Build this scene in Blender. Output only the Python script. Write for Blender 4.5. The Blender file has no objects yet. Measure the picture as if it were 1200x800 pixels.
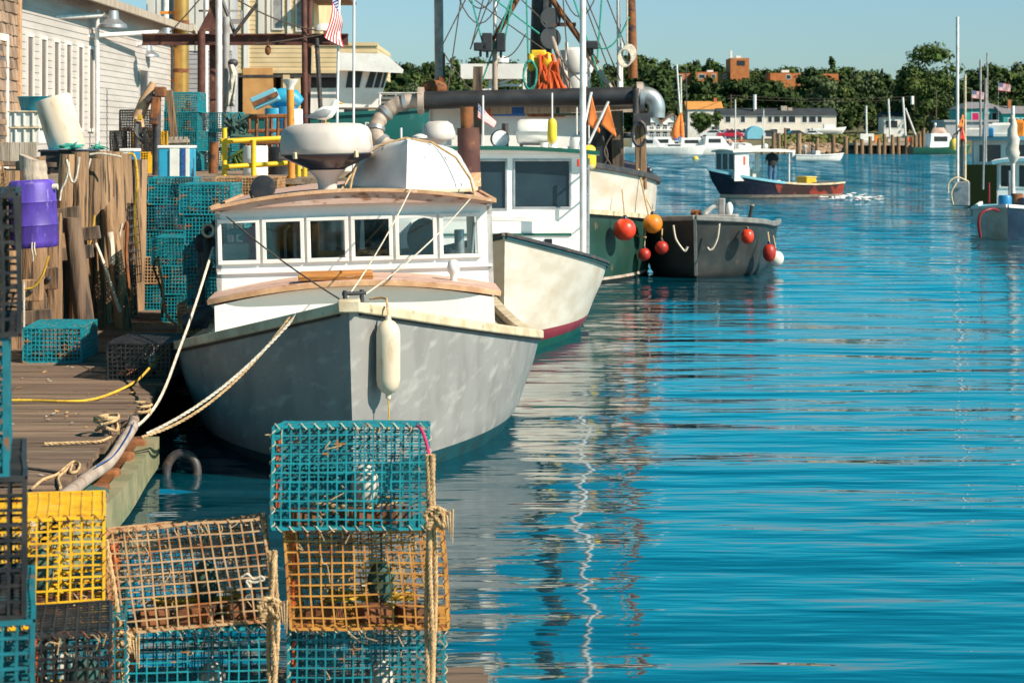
import bpy, math, random
from mathutils import Vector, Matrix, Euler, noise
R = math.radians
rnd = random.Random(7)
F, YH, CH = 2400.0, 160.0, 2.5          # focal length in photo pixels, horizon row, camera height
scene = bpy.context.scene
COL = scene.collection

def at(px, py, d):
    return Vector(((px-600)/F*d, d, CH-(py-YH)/F*d))
def ground_d(py, z=0.0):
    return (CH-z)*F/(py-YH)

# ------------------------------------------------------------------ materials
MATS = {}
def M(name, c, c2=None, scale=4.0, stretch=(1,1,1), lo=.42, hi=.62, rough=.6, metal=0.0, bump=0.0, bscale=None,
      spots=None, sscale=9.0, slo=.62, shi=.68, island=0.0, spec=.5, detail=6, coat=0.0, objrand=0.0, srot=None, sstretch=None):
    """paint / wood / metal: base colour broken up by noise, optional spots of a second colour, bump."""
    m = bpy.data.materials.new(name); m.use_nodes = True
    nt = m.node_tree; N = nt.nodes; L = nt.links
    bs = N['Principled BSDF']
    tc = N.new('ShaderNodeTexCoord'); mp = N.new('ShaderNodeMapping'); L.new(tc.outputs['Object'], mp.inputs['Vector'])
    mp.inputs['Scale'].default_value = stretch
    n1 = N.new('ShaderNodeTexNoise'); n1.inputs['Scale'].default_value = scale; n1.inputs['Detail'].default_value = detail
    L.new(mp.outputs[0], n1.inputs['Vector'])
    if c2 is None: c2 = tuple(min(1, x*.72) for x in c)
    rp = N.new('ShaderNodeMapRange'); rp.inputs['From Min'].default_value = lo; rp.inputs['From Max'].default_value = hi
    L.new(n1.outputs['Fac'], rp.inputs['Value'])
    mx = N.new('ShaderNodeMix'); mx.data_type = 'RGBA'
    mx.inputs['A'].default_value = (*c, 1); mx.inputs['B'].default_value = (*c2, 1)
    L.new(rp.outputs[0], mx.inputs['Factor'])
    out = mx.outputs['Result']
    if spots:
        n2 = N.new('ShaderNodeTexNoise'); n2.inputs['Scale'].default_value = sscale; n2.inputs['Detail'].default_value = 5
        
        if srot or sstretch:
            m3 = N.new('ShaderNodeMapping'); L.new(tc.outputs['Object'], m3.inputs[0]); m3.inputs['Rotation'].default_value = srot or (0,0,0); m3.inputs['Scale'].default_value = tuple(1/x for x in (sstretch or (1,1,1)))
            m3.vector_type = 'TEXTURE'; L.new(m3.outputs[0], n2.inputs['Vector'])
        else: L.new(mp.outputs[0], n2.inputs['Vector'])
        r2 = N.new('ShaderNodeMapRange'); r2.inputs['From Min'].default_value = slo; r2.inputs['From Max'].default_value = shi
        L.new(n2.outputs['Fac'], r2.inputs['Value'])
        m2 = N.new('ShaderNodeMix'); m2.data_type = 'RGBA'; m2.inputs['B'].default_value = (*spots, 1)
        L.new(out, m2.inputs['A']); L.new(r2.outputs[0], m2.inputs['Factor']); out = m2.outputs['Result']
    if island or objrand:
        hs = N.new('ShaderNodeHueSaturation')
        mr = N.new('ShaderNodeMapRange')
        if island:
            g = N.new('ShaderNodeNewGeometry'); L.new(g.outputs['Random Per Island'], mr.inputs['Value'])
        else:
            g = N.new('ShaderNodeObjectInfo'); L.new(g.outputs['Random'], mr.inputs['Value'])
        a = island or objrand
        mr.inputs['To Min'].default_value = 1-a; mr.inputs['To Max'].default_value = 1+a
        L.new(mr.outputs[0], hs.inputs['Value']); L.new(out, hs.inputs['Color']); out = hs.outputs['Color']
    L.new(out, bs.inputs['Base Color'])
    bs.inputs['Metallic'].default_value = metal
    bs.inputs['Specular IOR Level'].default_value = spec
    bs.inputs['Coat Weight'].default_value = coat
    rr = N.new('ShaderNodeMapRange'); rr.inputs['To Min'].default_value = max(0, rough-.1); rr.inputs['To Max'].default_value = min(1, rough+.15)
    L.new(n1.outputs['Fac'], rr.inputs['Value']); L.new(rr.outputs[0], bs.inputs['Roughness'])
    if bump:
        n3 = N.new('ShaderNodeTexNoise'); n3.inputs['Scale'].default_value = bscale or scale*3; n3.inputs['Detail'].default_value = 4
        L.new(mp.outputs[0], n3.inputs['Vector'])
        b = N.new('ShaderNodeBump'); b.inputs['Strength'].default_value = min(1, bump); b.inputs['Distance'].default_value = .02
        L.new(n3.outputs['Fac'], b.inputs['Height']); L.new(b.outputs[0], bs.inputs['Normal'])
    MATS[name] = m
    return m

def glass(name, tint=(.45,.5,.5), clear=.7):
    m = bpy.data.materials.new(name); m.use_nodes = True
    nt = m.node_tree; N = nt.nodes; L = nt.links; N.remove(N['Principled BSDF'])
    t = N.new('ShaderNodeBsdfTransparent'); t.inputs[0].default_value = (*tint, 1)
    g = N.new('ShaderNodeBsdfGlossy'); g.inputs['Roughness'].default_value = .03
    fr = N.new('ShaderNodeFresnel'); fr.inputs[0].default_value = 1.6
    ad = N.new('ShaderNodeMath'); ad.operation = 'ADD'; ad.inputs[1].default_value = 1-clear; ad.use_clamp = True
    L.new(fr.outputs[0], ad.inputs[0])
    ms = N.new('ShaderNodeMixShader'); L.new(ad.outputs[0], ms.inputs[0]); L.new(t.outputs[0], ms.inputs[1]); L.new(g.outputs[0], ms.inputs[2])
    L.new(ms.outputs[0], N['Material Output'].inputs[0])
    MATS[name] = m
    return m

# ------------------------------------------------------------------ mesh builder
class MB:
    def __init__(s, T=None):
        s.v = []; s.f = []; s.mi = []; s.T = T.copy() if T else Matrix.Identity(4); s.cur = 0
    def add(s, vs, fs):
        b = len(s.v); s.v += [s.T @ Vector(v) for v in vs]
        s.f += [tuple(i+b for i in f) for f in fs]; s.mi += [s.cur]*len(fs)
    def box(s, c, size, rot=None):
        c = Vector(c); h = Vector(size)*.5
        Q = Matrix.Identity(3) if rot is None else (rot if isinstance(rot, Matrix) else Euler(rot).to_matrix())
        vs = [c+Q@Vector((x*h.x, y*h.y, z*h.z)) for z in (-1,1) for y in (-1,1) for x in (-1,1)]
        s.add(vs, [(0,2,3,1),(4,5,7,6),(0,1,5,4),(1,3,7,5),(3,2,6,7),(2,0,4,6)])
    def bx(s, x0, x1, y0, y1, z0, z1):
        s.box(((x0+x1)/2, (y0+y1)/2, (z0+z1)/2), (x1-x0, y1-y0, z1-z0))
    def bar(s, a, b, w, h=None, up=(0,0,1)):
        a = Vector(a); b = Vector(b); h = h or w
        d = (b-a).normalized(); u = Vector(up)
        if abs(d.dot(u)) > .98: u = Vector((0,1,0))
        x = d.cross(u).normalized()*w/2; z = x.cross(d).normalized()*h/2
        vs = [p+i*x+j*z for p in (a,b) for j in (-1,1) for i in (-1,1)]
        s.add(vs, [(0,2,3,1),(4,5,7,6),(0,1,5,4),(1,3,7,5),(3,2,6,7),(2,0,4,6)])
    def tube(s, pts, r, n=8, cap=True, ell=None):
        pts = [Vector(p) for p in pts]; k = len(pts)
        rs = r if isinstance(r, (list, tuple)) else [r]*k
        vs = []; fs = []; nrm = None
        for i, p in enumerate(pts):
            t = (pts[min(i+1,k-1)]-pts[max(i-1,0)])
            t = t.normalized() if t.length > 1e-9 else Vector((0,0,1))
            if nrm is None:
                u = Vector((0,0,1)) if abs(t.z) < .9 else Vector((0,1,0))
                nrm = (u - t*u.dot(t)).normalized()
            else:
                nrm = nrm - t*nrm.dot(t)
                nrm = nrm.normalized() if nrm.length > 1e-6 else Vector((1,0,0))
            bn = t.cross(nrm)
            e = ell[i] if isinstance(ell, (list,tuple)) else (ell or 1.0)
            for j in range(n):
                a = 2*math.pi*j/n + (math.pi/4 if n == 4 else 0)
                vs.append(p + nrm*math.cos(a)*rs[i] + bn*math.sin(a)*rs[i]*e)
        for i in range(k-1):
            for j in range(n):
                fs.append((i*n+j, i*n+(j+1)%n, (i+1)*n+(j+1)%n, (i+1)*n+j))
        if cap:
            fs.append(tuple(range(n-1,-1,-1))); fs.append(tuple((k-1)*n+j for j in range(n)))
        s.add(vs, fs)
    def sweep(s, pts, w, h, up=(0,0,1)):
        """rectangular rail along a path"""
        pts = [Vector(p) for p in pts]; k = len(pts); vs = []; fs = []; up = Vector(up)
        for i, p in enumerate(pts):
            t = (pts[min(i+1,k-1)]-pts[max(i-1,0)]).normalized()
            x = t.cross(up).normalized(); z = x.cross(t).normalized()
            vs += [p-x*w/2-z*h/2, p+x*w/2-z*h/2, p+x*w/2+z*h/2, p-x*w/2+z*h/2]
        for i in range(k-1):
            for j in range(4): fs.append((i*4+j, i*4+(j+1)%4, i*4+4+(j+1)%4, i*4+4+j))
        fs += [(3,2,1,0), tuple((k-1)*4+j for j in range(4))]
        s.add(vs, fs)
    def lathe(s, prof, c=(0,0,0), n=24, Q=None, sx=1, sy=1):
        c = Vector(c); vs = []; fs = []; k = len(prof); Q = Q or Matrix.Identity(3)
        for r, z in prof:
            for j in range(n):
                a = 2*math.pi*j/n; vs.append(c+Q@Vector((r*sx*math.cos(a), r*sy*math.sin(a), z)))
        for i in range(k-1):
            for j in range(n): fs.append((i*n+j, i*n+(j+1)%n, (i+1)*n+(j+1)%n, (i+1)*n+j))
        if prof[0][0] > 1e-6: fs.append(tuple(range(n-1,-1,-1)))
        if prof[-1][0] > 1e-6: fs.append(tuple((k-1)*n+j for j in range(n)))
        s.add(vs, fs)
    def ball(s, c, r, n=14, m=10):
        rx, ry, rz = r if isinstance(r, (tuple,list)) else (r,r,r)
        c = Vector(c); vs = [c+Vector((0,0,-rz))]; fs = []
        for i in range(1, m):
            th = math.pi*i/m
            for j in range(n):
                a = 2*math.pi*j/n; vs.append(c+Vector((rx*math.sin(th)*math.cos(a), ry*math.sin(th)*math.sin(a), -rz*math.cos(th))))
        vs.append(c+Vector((0,0,rz))); T = len(vs)-1
        for j in range(n): fs.append((0, 1+(j+1)%n, 1+j)); fs.append((T, T-n+j, T-n+(j+1)%n))
        for i in range(m-2):
            for j in range(n): a = 1+i*n; fs.append((a+j, a+(j+1)%n, a+n+(j+1)%n, a+n+j))
        s.add(vs, fs)
    def prism(s, poly, a, b, ax='y'):
        """polygon in the plane across axis ax, extruded from a to b"""
        def P(u, v, w): return {'y': (u,w,v), 'x': (w,u,v), 'z': (u,v,w)}[ax]
        n = len(poly); vs = [P(u,v,a) for u,v in poly]+[P(u,v,b) for u,v in poly]
        fs = [tuple(range(n)), tuple(range(2*n-1, n-1, -1))] + [(i, i+n, (i+1)%n+n, (i+1)%n) for i in range(n)]
        s.add(vs, fs)
    def grid(s, fn, nu, nv):
        vs = [fn(i/nu, j/nv) for i in range(nu+1) for j in range(nv+1)]; w = nv+1
        s.add(vs, [(i*w+j, (i+1)*w+j, (i+1)*w+j+1, i*w+j+1) for i in range(nu) for j in range(nv)])
    def slab(s, fn, fn2, nu, nv):
        """closed solid between two grid surfaces (top fn, bottom fn2)"""
        w = nv+1; K = (nu+1)*w
        vs = [fn(i/nu, j/nv) for i in range(nu+1) for j in range(nv+1)]+[fn2(i/nu, j/nv) for i in range(nu+1) for j in range(nv+1)]
        fs = []
        for i in range(nu):
            for j in range(nv):
                q = (i*w+j, (i+1)*w+j, (i+1)*w+j+1, i*w+j+1); fs.append(q); fs.append(tuple(K+x for x in reversed(q)))
        for i in range(nu):
            for j in (0, nv):
                a, b = i*w+j, (i+1)*w+j; fs.append((a, a+K, b+K, b) if j == 0 else (b, b+K, a+K, a))
        for j in range(nv):
            for i in (0, nu):
                a, b = i*w+j, i*w+j+1; fs.append((b, b+K, a+K, a) if i == 0 else (a, a+K, b+K, b))
        s.add(vs, fs)
    def panel(s, o, ux, uz, W, Hh, holes=(), t=.04):
        """wall sheet with rectangular openings (x0,x1,z0,z1); thickness behind the face"""
        o = Vector(o); ux = Vector(ux).normalized(); uz = Vector(uz).normalized(); n = ux.cross(uz)
        xs = sorted({0, W, *[h[0] for h in holes], *[h[1] for h in holes]}); zs = sorted({0, Hh, *[h[2] for h in holes], *[h[3] for h in holes]})
        for j in range(len(zs)-1):
            z0, z1 = zs[j], zs[j+1]; run = None
            for i in range(len(xs)):
                solid = i < len(xs)-1 and not any(h[0]-1e-6 <= xs[i] and xs[i+1] <= h[1]+1e-6 and h[2]-1e-6 <= z0 and z1 <= h[3]+1e-6 for h in holes)
                if solid and run is None: run = xs[i]
                if not solid and run is not None:
                    s.slabq(o, ux, uz, n, run, xs[i], z0, z1, 0, -t); run = None
    def slabq(s, o, ux, uz, n, x0, x1, z0, z1, a, b):
        vs = [o+ux*x+uz*z+n*w for w in (b,a) for z in (z0,z1) for x in (x0,x1)]
        s.add(vs, [(0,2,3,1),(4,5,7,6),(0,1,5,4),(1,3,7,5),(3,2,6,7),(2,0,4,6)])
    def frame(s, o, ux, uz, h, w=.03, a=.012, b=-.05):
        o = Vector(o); ux = Vector(ux).normalized(); uz = Vector(uz).normalized(); n = ux.cross(uz); x0,x1,z0,z1 = h
        s.slabq(o,ux,uz,n,x0-w,x1+w,z0-w,z0,a,b); s.slabq(o,ux,uz,n,x0-w,x1+w,z1,z1+w,a,b)
        s.slabq(o,ux,uz,n,x0-w,x0,z0,z1,a,b); s.slabq(o,ux,uz,n,x1,x1+w,z0,z1,a,b)
    def build(s, name, mat, parent=None, smooth=None, local=False, bevel=0.0, seg=2):
        me = bpy.data.meshes.new(name)
        o = bpy.data.objects.new(name, me); COL.objects.link(o)
        vs = s.v
        if parent is not None:
            o.parent = parent
            if not local: I = TM[parent.name].inverted(); vs = [I@v for v in vs]
            TM[o.name] = TM[parent.name]
        elif not local:
            lo = Vector([min(v[i] for v in vs) for i in range(3)]); hi = Vector([max(v[i] for v in vs) for i in range(3)])
            base = Vector(((lo.x+hi.x)/2, (lo.y+hi.y)/2, lo.z)); o.location = base; vs = [v-base for v in vs]
            TM[o.name] = Matrix.Translation(base)
        me.from_pydata([tuple(v) for v in vs], [], s.f); me.update()
        for m in (mat if isinstance(mat, (list,tuple)) else [mat]): me.materials.append(MATS[m] if isinstance(m, str) else m)
        if any(s.mi): me.polygons.foreach_set('material_index', s.mi)
        if smooth is not None:
            me.shade_smooth(); me.set_sharp_from_angle(angle=R(smooth))
        if bevel:
            bm_ = o.modifiers.new('bevel', 'BEVEL'); bm_.width = bevel; bm_.segments = seg; bm_.limit_method = 'ANGLE'; bm_.angle_limit = R(40)
        return o
TM = {}      # world matrix of each thing / part

def tag(o, label, cat, group=None, kind=None):
    if label: o['label'] = label
    if cat: o['category'] = cat
    if group: o['group'] = group
    if kind: o['kind'] = kind
    return o
def thing(name, label, cat, loc=(0,0,0), rz=0.0, group=None, rx=0.0, ry=0.0):
    o = bpy.data.objects.new(name, None); COL.objects.link(o); o.empty_display_size = .2
    o.location = loc; o.rotation_euler = (rx, ry, rz)
    TM[o.name] = Matrix.Translation(Vector(loc)) @ Euler((rx,ry,rz)).to_matrix().to_4x4()
    return tag(o, label, cat, group)
def dup(root, loc, rz=0.0, label=None, group=None, rx=0.0, ry=0.0, scale=None):
    r = root.copy(); COL.objects.link(r); r.location = loc; r.rotation_euler = (rx, ry, rz)
    if scale: r.scale = scale
    if label: r['label'] = label
    if group: r['group'] = group
    TM[r.name] = Matrix.Translation(Vector(loc)) @ Euler((rx,ry,rz)).to_matrix().to_4x4()
    for ch in list(root.children):
        c = ch.copy(); COL.objects.link(c); c.parent = r; TM[c.name] = TM[r.name]
        for g in ch.children:
            d = g.copy(); COL.objects.link(d); d.parent = c; TM[d.name] = TM[r.name]
    return r
def sag(a, b, s, n=14, wob=0.0):
    a = Vector(a); b = Vector(b); out = []
    for i in range(n+1):
        t = i/n; p = a.lerp(b, t); p.z -= 4*s*t*(1-t)
        if wob and 0 < i < n: p += Vector((rnd.uniform(-wob,wob), rnd.uniform(-wob,wob), rnd.uniform(-wob,wob)))
        out.append(p)
    return out
def smoothpath(pts, n=6):
    """Catmull-Rom through the points"""
    P = [Vector(p) for p in pts]; P = [P[0]*2-P[1]]+P+[P[-1]*2-P[-2]]; out = []
    for i in range(1, len(P)-2):
        for k in range(n):
            t = k/n; a,b,c,d = P[i-1],P[i],P[i+1],P[i+2]
            out.append(.5*((2*b)+(c-a)*t+(2*a-5*b+4*c-d)*t*t+(3*b-a-3*c+d)*t**3))
    out.append(P[-2]); return out
def twisted(mb, pts, r, pitch=None, n=5):
    """three-strand laid rope"""
    pts = [Vector(p) for p in pts]; pitch = pitch or r*9
    dense = [pts[0]]
    for a, b in zip(pts, pts[1:]):
        k = max(1, int((b-a).length/(pitch/7)))
        dense += [a.lerp(b, i/k) for i in range(1, k+1)]
    for st in range(3):
        out = []; L = 0
        for i, p in enumerate(dense):
            if i: L += (p-dense[i-1]).length
            t = (dense[min(i+1,len(dense)-1)]-dense[max(i-1,0)]).normalized()
            u = Vector((0,0,1)) if abs(t.z) < .9 else Vector((0,1,0))
            x = t.cross(u).normalized(); y = t.cross(x); a = 2*math.pi*(L/pitch+st/3)
            out.append(p+(x*math.cos(a)+y*math.sin(a))*r*.5)
        mb.tube(out, r*.56, n)
def rope(name, pts, r, mat, label, group=None, n=6, lay=False, cat='rope'):
    mb = MB()
    if lay: twisted(mb, pts, r)
    else: mb.tube(pts, r, n)
    return tag(mb.build(name, mat, smooth=60), label, cat, group)

# ------------------------------------------------------------------ hulls
class Hull:
    """levels from sheer to keel: (y0 stem offset, z at bow, mid, stern, half breadth, fullness)"""
    def __init__(s, L, lv, sm=.45, taper=.0):
        s.L, s.lv, s.sm, s.taper = L, lv, sm, taper
    def _lv(s, i): return s.lv[max(0, min(len(s.lv)-1, i))]
    def p(s, k, t, side=1, off=0.0):
        i = int(min(max(k,0), len(s.lv)-1.0001)); f = k-i
        def cr(j):
            a,b,c,d = s._lv(i-1)[j], s._lv(i)[j], s._lv(i+1)[j], s._lv(i+2)[j]
            return .5*((2*b)+(c-a)*f+(2*a-5*b+4*c-d)*f*f+(3*b-a-3*c+d)*f**3)
        y0, z0, z1, z2, B, pw = [cr(j) for j in range(6)]
        u = min(t/s.sm, 1.0)
        b = B*(1-(1-u)**pw) if pw > 0 else B
        if t > s.sm: b *= 1-s.taper*((t-s.sm)/(1-s.sm))**2
        z = z0*(1-t)*(1-2*t)+4*z1*t*(1-t)+z2*t*(2*t-1)
        return Vector((side*(b+off), y0+t*(s.L-y0), z))
    def shell(s, mb, ka, kb, nk=6, ns=26, t0=0.0, t1=1.0, transom=True):
        ts = [t0+(t1-t0)*(i/ns)**1.25 for i in range(ns+1)]
        for side in (-1, 1):
            vs = [s.p(ka+(kb-ka)*j/nk, t, side) for t in ts for j in range(nk+1)]; w = nk+1; fs = []
            for i in range(ns):
                for j in range(nk):
                    q = (i*w+j, (i+1)*w+j, (i+1)*w+j+1, i*w+j+1); fs.append(q if side < 0 else tuple(reversed(q)))
            mb.add(vs, fs)
        if transom and t1 >= 1:
            ring = [s.p(ka+(kb-ka)*j/nk, 1, -1) for j in range(nk+1)]+[s.p(ka+(kb-ka)*j/nk, 1, 1) for j in range(nk, -1, -1)]
            mb.add(ring, [tuple(range(len(ring)))])
    def line(s, k, side, t0=0.0, t1=1.0, n=24, off=0.0, dz=0.0):
        return [s.p(k, t0+(t1-t0)*(i/n)**1.2, side, off)+Vector((0,0,dz)) for i in range(n+1)]
    def deck(s, mb, k=0, dz=-.03, t0=.01, t1=1.0, n=24, inset=.02):
        vs = []; fs = []
        for i in range(n+1):
            t = t0+(t1-t0)*(i/n)**1.2
            a = s.p(k,t,-1,-inset if t > .03 else 0); b = s.p(k,t,1,-inset if t > .03 else 0)
            for f in (0,.25,.5,.75,1): q = a.lerp(b, f); q.z += dz+.12*f*(1-f); vs.append(q)
        for i in range(n):
            for j in range(4): fs.append((i*5+j, i*5+j+1, (i+1)*5+j+1, (i+1)*5+j))
        mb.add(vs, fs)

def text_part(txt, size, mat, parent, Mx, depth=.004):
    cu = bpy.data.curves.new('lettering', 'FONT'); cu.body = txt; cu.size = size; cu.extrude = depth
    cu.align_x = 'CENTER'; cu.align_y = 'CENTER'
    tmp = bpy.data.objects.new('lettering', cu); COL.objects.link(tmp)
    dg = bpy.context.evaluated_depsgraph_get(); me = bpy.data.meshes.new_from_object(tmp.evaluated_get(dg))
    bpy.data.objects.remove(tmp)
    me.transform(TM[parent.name].inverted()@Mx)
    me.materials.clear(); me.materials.append(MATS[mat])
    o = bpy.data.objects.new('lettering', me); COL.objects.link(o); o.parent = parent; TM[o.name] = TM[parent.name]
    return o
# ------------------------------------------------------------------ palette
M('white_paint', (.80,.78,.74), (.70,.67,.62), scale=2.5, rough=.45, spots=(.45,.38,.28), sscale=7, slo=.66, shi=.80, bump=.05)
M('white_house_paint', (.82,.80,.77), (.74,.72,.68), scale=1.8, rough=.5, bump=.08, bscale=20, spots=(.55,.47,.38), sscale=5, slo=.68, shi=.85)
M('hull_white', (.64,.59,.51), (.54,.47,.38), scale=1.6, stretch=(1,1,2.5), rough=.4, spots=(.50,.36,.22), sscale=1.1, slo=.52, shi=.95, detail=9, sstretch=(1,1,2.2))
M('hull_grey', (.265,.255,.24), (.215,.205,.195), scale=3.5, stretch=(1,1,.5), rough=.45, spots=(.36,.35,.33), sscale=1.3, slo=.54, shi=.74, bump=.08, detail=10, srot=(0,R(64),0), sstretch=(9,4,.45))  # pale slanting spots paint in light thrown up from the water
M('cream_trim', (.66,.55,.38), (.50,.39,.25), scale=6, rough=.55, bump=.2, spots=(.26,.18,.10), sscale=11, slo=.64, shi=.74)
M('pink_wood', (.52,.32,.25), (.62,.44,.36), scale=5, stretch=(.5,2,1), rough=.7, bump=.3, spots=(.30,.13,.07), sscale=16, slo=.56, shi=.66)
M('orange_trim', (.60,.36,.20), (.46,.25,.13), scale=7, rough=.6, bump=.2, spots=(.70,.5,.34), sscale=14, slo=.6, shi=.7)
M('varnished_board', (.62,.27,.07), (.42,.16,.04), scale=7, stretch=(.3,2,2), rough=.5, bump=.2, spots=(.75,.55,.35), sscale=14, slo=.64, shi=.72)
M('radome', (.62,.57,.52), (.50,.44,.40), scale=3, rough=.6, spots=(.34,.27,.22), sscale=5, slo=.62, shi=.8, stretch=(1,1,.6))
M('dinghy_paint', (.72,.71,.69), (.60,.58,.56), scale=3, rough=.5, spots=(.10,.08,.07), sscale=11, slo=.68, shi=.72, bump=.1)
M('dark_metal', (.035,.035,.04), (.07,.06,.055), scale=6, rough=.5, spots=(.16,.08,.04), sscale=10, slo=.6, shi=.7)
M('black_rubber', (.02,.02,.022), (.035,.035,.035), scale=8, rough=.6, bump=.2)
M('navy_black', (.012,.014,.03), (.02,.02,.04), scale=3, rough=.3, coat=.3)
M('rust', (.16,.06,.025), (.28,.10,.03), scale=5, rough=.85, bump=.4, spots=(.05,.03,.03), sscale=6, slo=.55, shi=.65)
M('maroon_steel', (.075,.025,.02), (.13,.05,.035), scale=4, rough=.75, bump=.3, spots=(.22,.10,.05), sscale=8, slo=.62, shi=.72)
M('galvanised', (.42,.43,.44), (.30,.31,.32), scale=5, rough=.4, metal=.6)
M('brass_pipe', (.62,.34,.09), (.48,.26,.08), scale=3, rough=.38, metal=.7, spots=(.25,.14,.06), sscale=5, slo=.6, shi=.75)
M('grey_pipe', (.36,.34,.33), (.25,.22,.20), scale=5, rough=.6)
M('white_pipe', (.78,.76,.73), (.62,.58,.54), scale=4, rough=.5, spots=(.30,.2,.13), sscale=6, slo=.66, shi=.75)
M('teal_wire', (.006,.25,.30), (.004,.16,.20), scale=14, rough=.5, spots=(.36,.16,.05), sscale=13, slo=.63, shi=.68, objrand=.15)
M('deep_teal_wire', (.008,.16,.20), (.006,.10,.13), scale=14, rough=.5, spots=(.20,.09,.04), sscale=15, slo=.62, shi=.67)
M('tan_wire', (.50,.32,.17), (.36,.18,.07), scale=12, rough=.6, spots=(.34,.11,.03), sscale=12, slo=.58, shi=.66)
M('ochre_wire', (.58,.28,.05), (.42,.16,.03), scale=12, rough=.6, spots=(.27,.09,.02), sscale=12, slo=.58, shi=.66)
M('yellow_wire', (.80,.46,.015), (.66,.34,.01), scale=12, rough=.5, spots=(.55,.19,.03), sscale=12, slo=.64, shi=.70)
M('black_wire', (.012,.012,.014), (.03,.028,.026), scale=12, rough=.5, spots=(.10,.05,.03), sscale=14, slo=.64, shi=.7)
M('net_green', (.03,.10,.09), (.05,.07,.05), scale=20, rough=.9)
M('net_white', (.55,.52,.45), (.4,.36,.3), scale=20, rough=.9)
M('orange_plastic', (.72,.13,.02), (.55,.09,.02), scale=4, rough=.45)
M('buoy_red', (.80,.055,.012), (.66,.04,.01), scale=3, rough=.32, coat=.3, spots=(.45,.10,.06), sscale=6, slo=.66, shi=.8)
M('buoy_orange', (.82,.26,.015), (.66,.17,.01), scale=4, rough=.4, coat=.1, spots=(.35,.12,.04), sscale=7, slo=.6, shi=.75, bump=.1)
M('buoy_dark_red', (.46,.03,.015), (.35,.02,.012), scale=4, rough=.4)
M('buoy_white', (.76,.74,.70), (.62,.58,.5), scale=4, rough=.4)
M('buoy_yellow', (.78,.56,.03), (.70,.46,.04), scale=5, rough=.5, spots=(.75,.70,.55), sscale=6, slo=.56, shi=.66)
M('fender', (.72,.62,.47), (.64,.52,.37), scale=4, rough=.5, spots=(.34,.23,.13), sscale=7, slo=.58, shi=.78, stretch=(1,1,.5), bump=.08)
M('flag_orange', (.84,.24,.05), (.76,.19,.04), scale=3, rough=.75)
M('flag_red', (.60,.02,.03), (.5,.015,.025), scale=3, rough=.8)
M('flag_white', (.80,.78,.76), (.72,.7,.68), scale=3, rough=.8)
M('flag_blue', (.02,.045,.20), (.015,.03,.15), scale=3, rough=.8)
M('rope_tan', (.55,.37,.19), (.40,.25,.12), scale=25, rough=.9, bump=.4)
M('rope_white', (.66,.60,.50), (.50,.43,.33), scale=25, rough=.9, bump=.4)
M('rope_yellow', (.66,.42,.04), (.5,.28,.03), scale=25, rough=.9)
M('rope_green', (.05,.36,.27), (.03,.25,.20), scale=25, rough=.9)
M('rope_dark', (.07,.055,.045), (.12,.09,.07), scale=25, rough=.9)
M('rope_blue', (.02,.10,.36), (.02,.06,.2), scale=25, rough=.9)
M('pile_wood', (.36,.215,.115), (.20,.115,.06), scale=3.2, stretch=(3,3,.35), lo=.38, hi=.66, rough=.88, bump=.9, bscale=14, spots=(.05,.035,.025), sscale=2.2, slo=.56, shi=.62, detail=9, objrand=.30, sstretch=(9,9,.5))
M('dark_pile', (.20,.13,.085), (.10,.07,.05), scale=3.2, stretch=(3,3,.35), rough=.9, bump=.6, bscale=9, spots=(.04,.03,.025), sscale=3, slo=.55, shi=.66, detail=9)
M('deck_plank', (.205,.135,.088), (.125,.08,.055), scale=2.6, stretch=(.35,5,5), rough=.85, bump=.5, bscale=8, spots=(.40,.33,.26), sscale=5, slo=.66, shi=.74, island=.24, detail=9)
M('wharf_plank', (.26,.19,.13), (.17,.12,.08), scale=2.6, stretch=(5,.35,5), rough=.85, bump=.5, island=.2)
M('green_timber', (.26,.23,.13), (.17,.17,.09), scale=4, stretch=(1,1,1), rough=.9, bump=.5, spots=(.10,.16,.08), sscale=6, slo=.55, shi=.66)
M('grey_board', (.46,.38,.30), (.33,.26,.20), scale=4, stretch=(4,4,.5), rough=.85, bump=.4, spots=(.2,.13,.09), sscale=7, slo=.62, shi=.7, island=.15)
M('purple_plastic', (.105,.055,.42), (.065,.035,.27), scale=4, stretch=(2,2,.6), rough=.5, spots=(.30,.25,.50), sscale=9, slo=.60, shi=.74, bump=.12)
M('teal_plastic', (.015,.27,.34), (.01,.21,.28), scale=3, rough=.4)
M('blue_plastic', (.015,.20,.42), (.01,.15,.33), scale=3, rough=.45, spots=(.3,.35,.38), sscale=8, slo=.66, shi=.72)
M('sky_blue_plastic', (.03,.34,.52), (.02,.25,.42), scale=3, rough=.45, spots=(.45,.35,.22), sscale=7, slo=.64, shi=.7)
M('cream_drum', (.72,.62,.50), (.60,.48,.35), scale=3, stretch=(2,2,.6), rough=.55, spots=(.40,.24,.12), sscale=5, slo=.60, shi=.75)
M('white_plastic', (.80,.78,.73), (.70,.67,.6), scale=3, rough=.45, spots=(.5,.38,.25), sscale=6, slo=.66, shi=.76)
M('black_plastic', (.022,.022,.025), (.035,.035,.04), scale=3, rough=.45)
M('yellow_rail', (.78,.50,.015), (.68,.40,.015), scale=5, rough=.5, spots=(.30,.14,.04), sscale=9, slo=.66, shi=.72)
M('orange_post', (.70,.27,.03), (.58,.2,.03), scale=5, rough=.6, spots=(.25,.1,.03), sscale=8, slo=.62, shi=.7)
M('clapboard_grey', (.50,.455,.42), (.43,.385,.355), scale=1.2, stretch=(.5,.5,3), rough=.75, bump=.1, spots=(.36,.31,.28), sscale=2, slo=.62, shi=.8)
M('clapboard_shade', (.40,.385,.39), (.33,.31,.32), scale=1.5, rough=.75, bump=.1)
M('clapboard_cream', (.66,.50,.29), (.56,.41,.22), scale=1.2, rough=.75, bump=.1)
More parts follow.
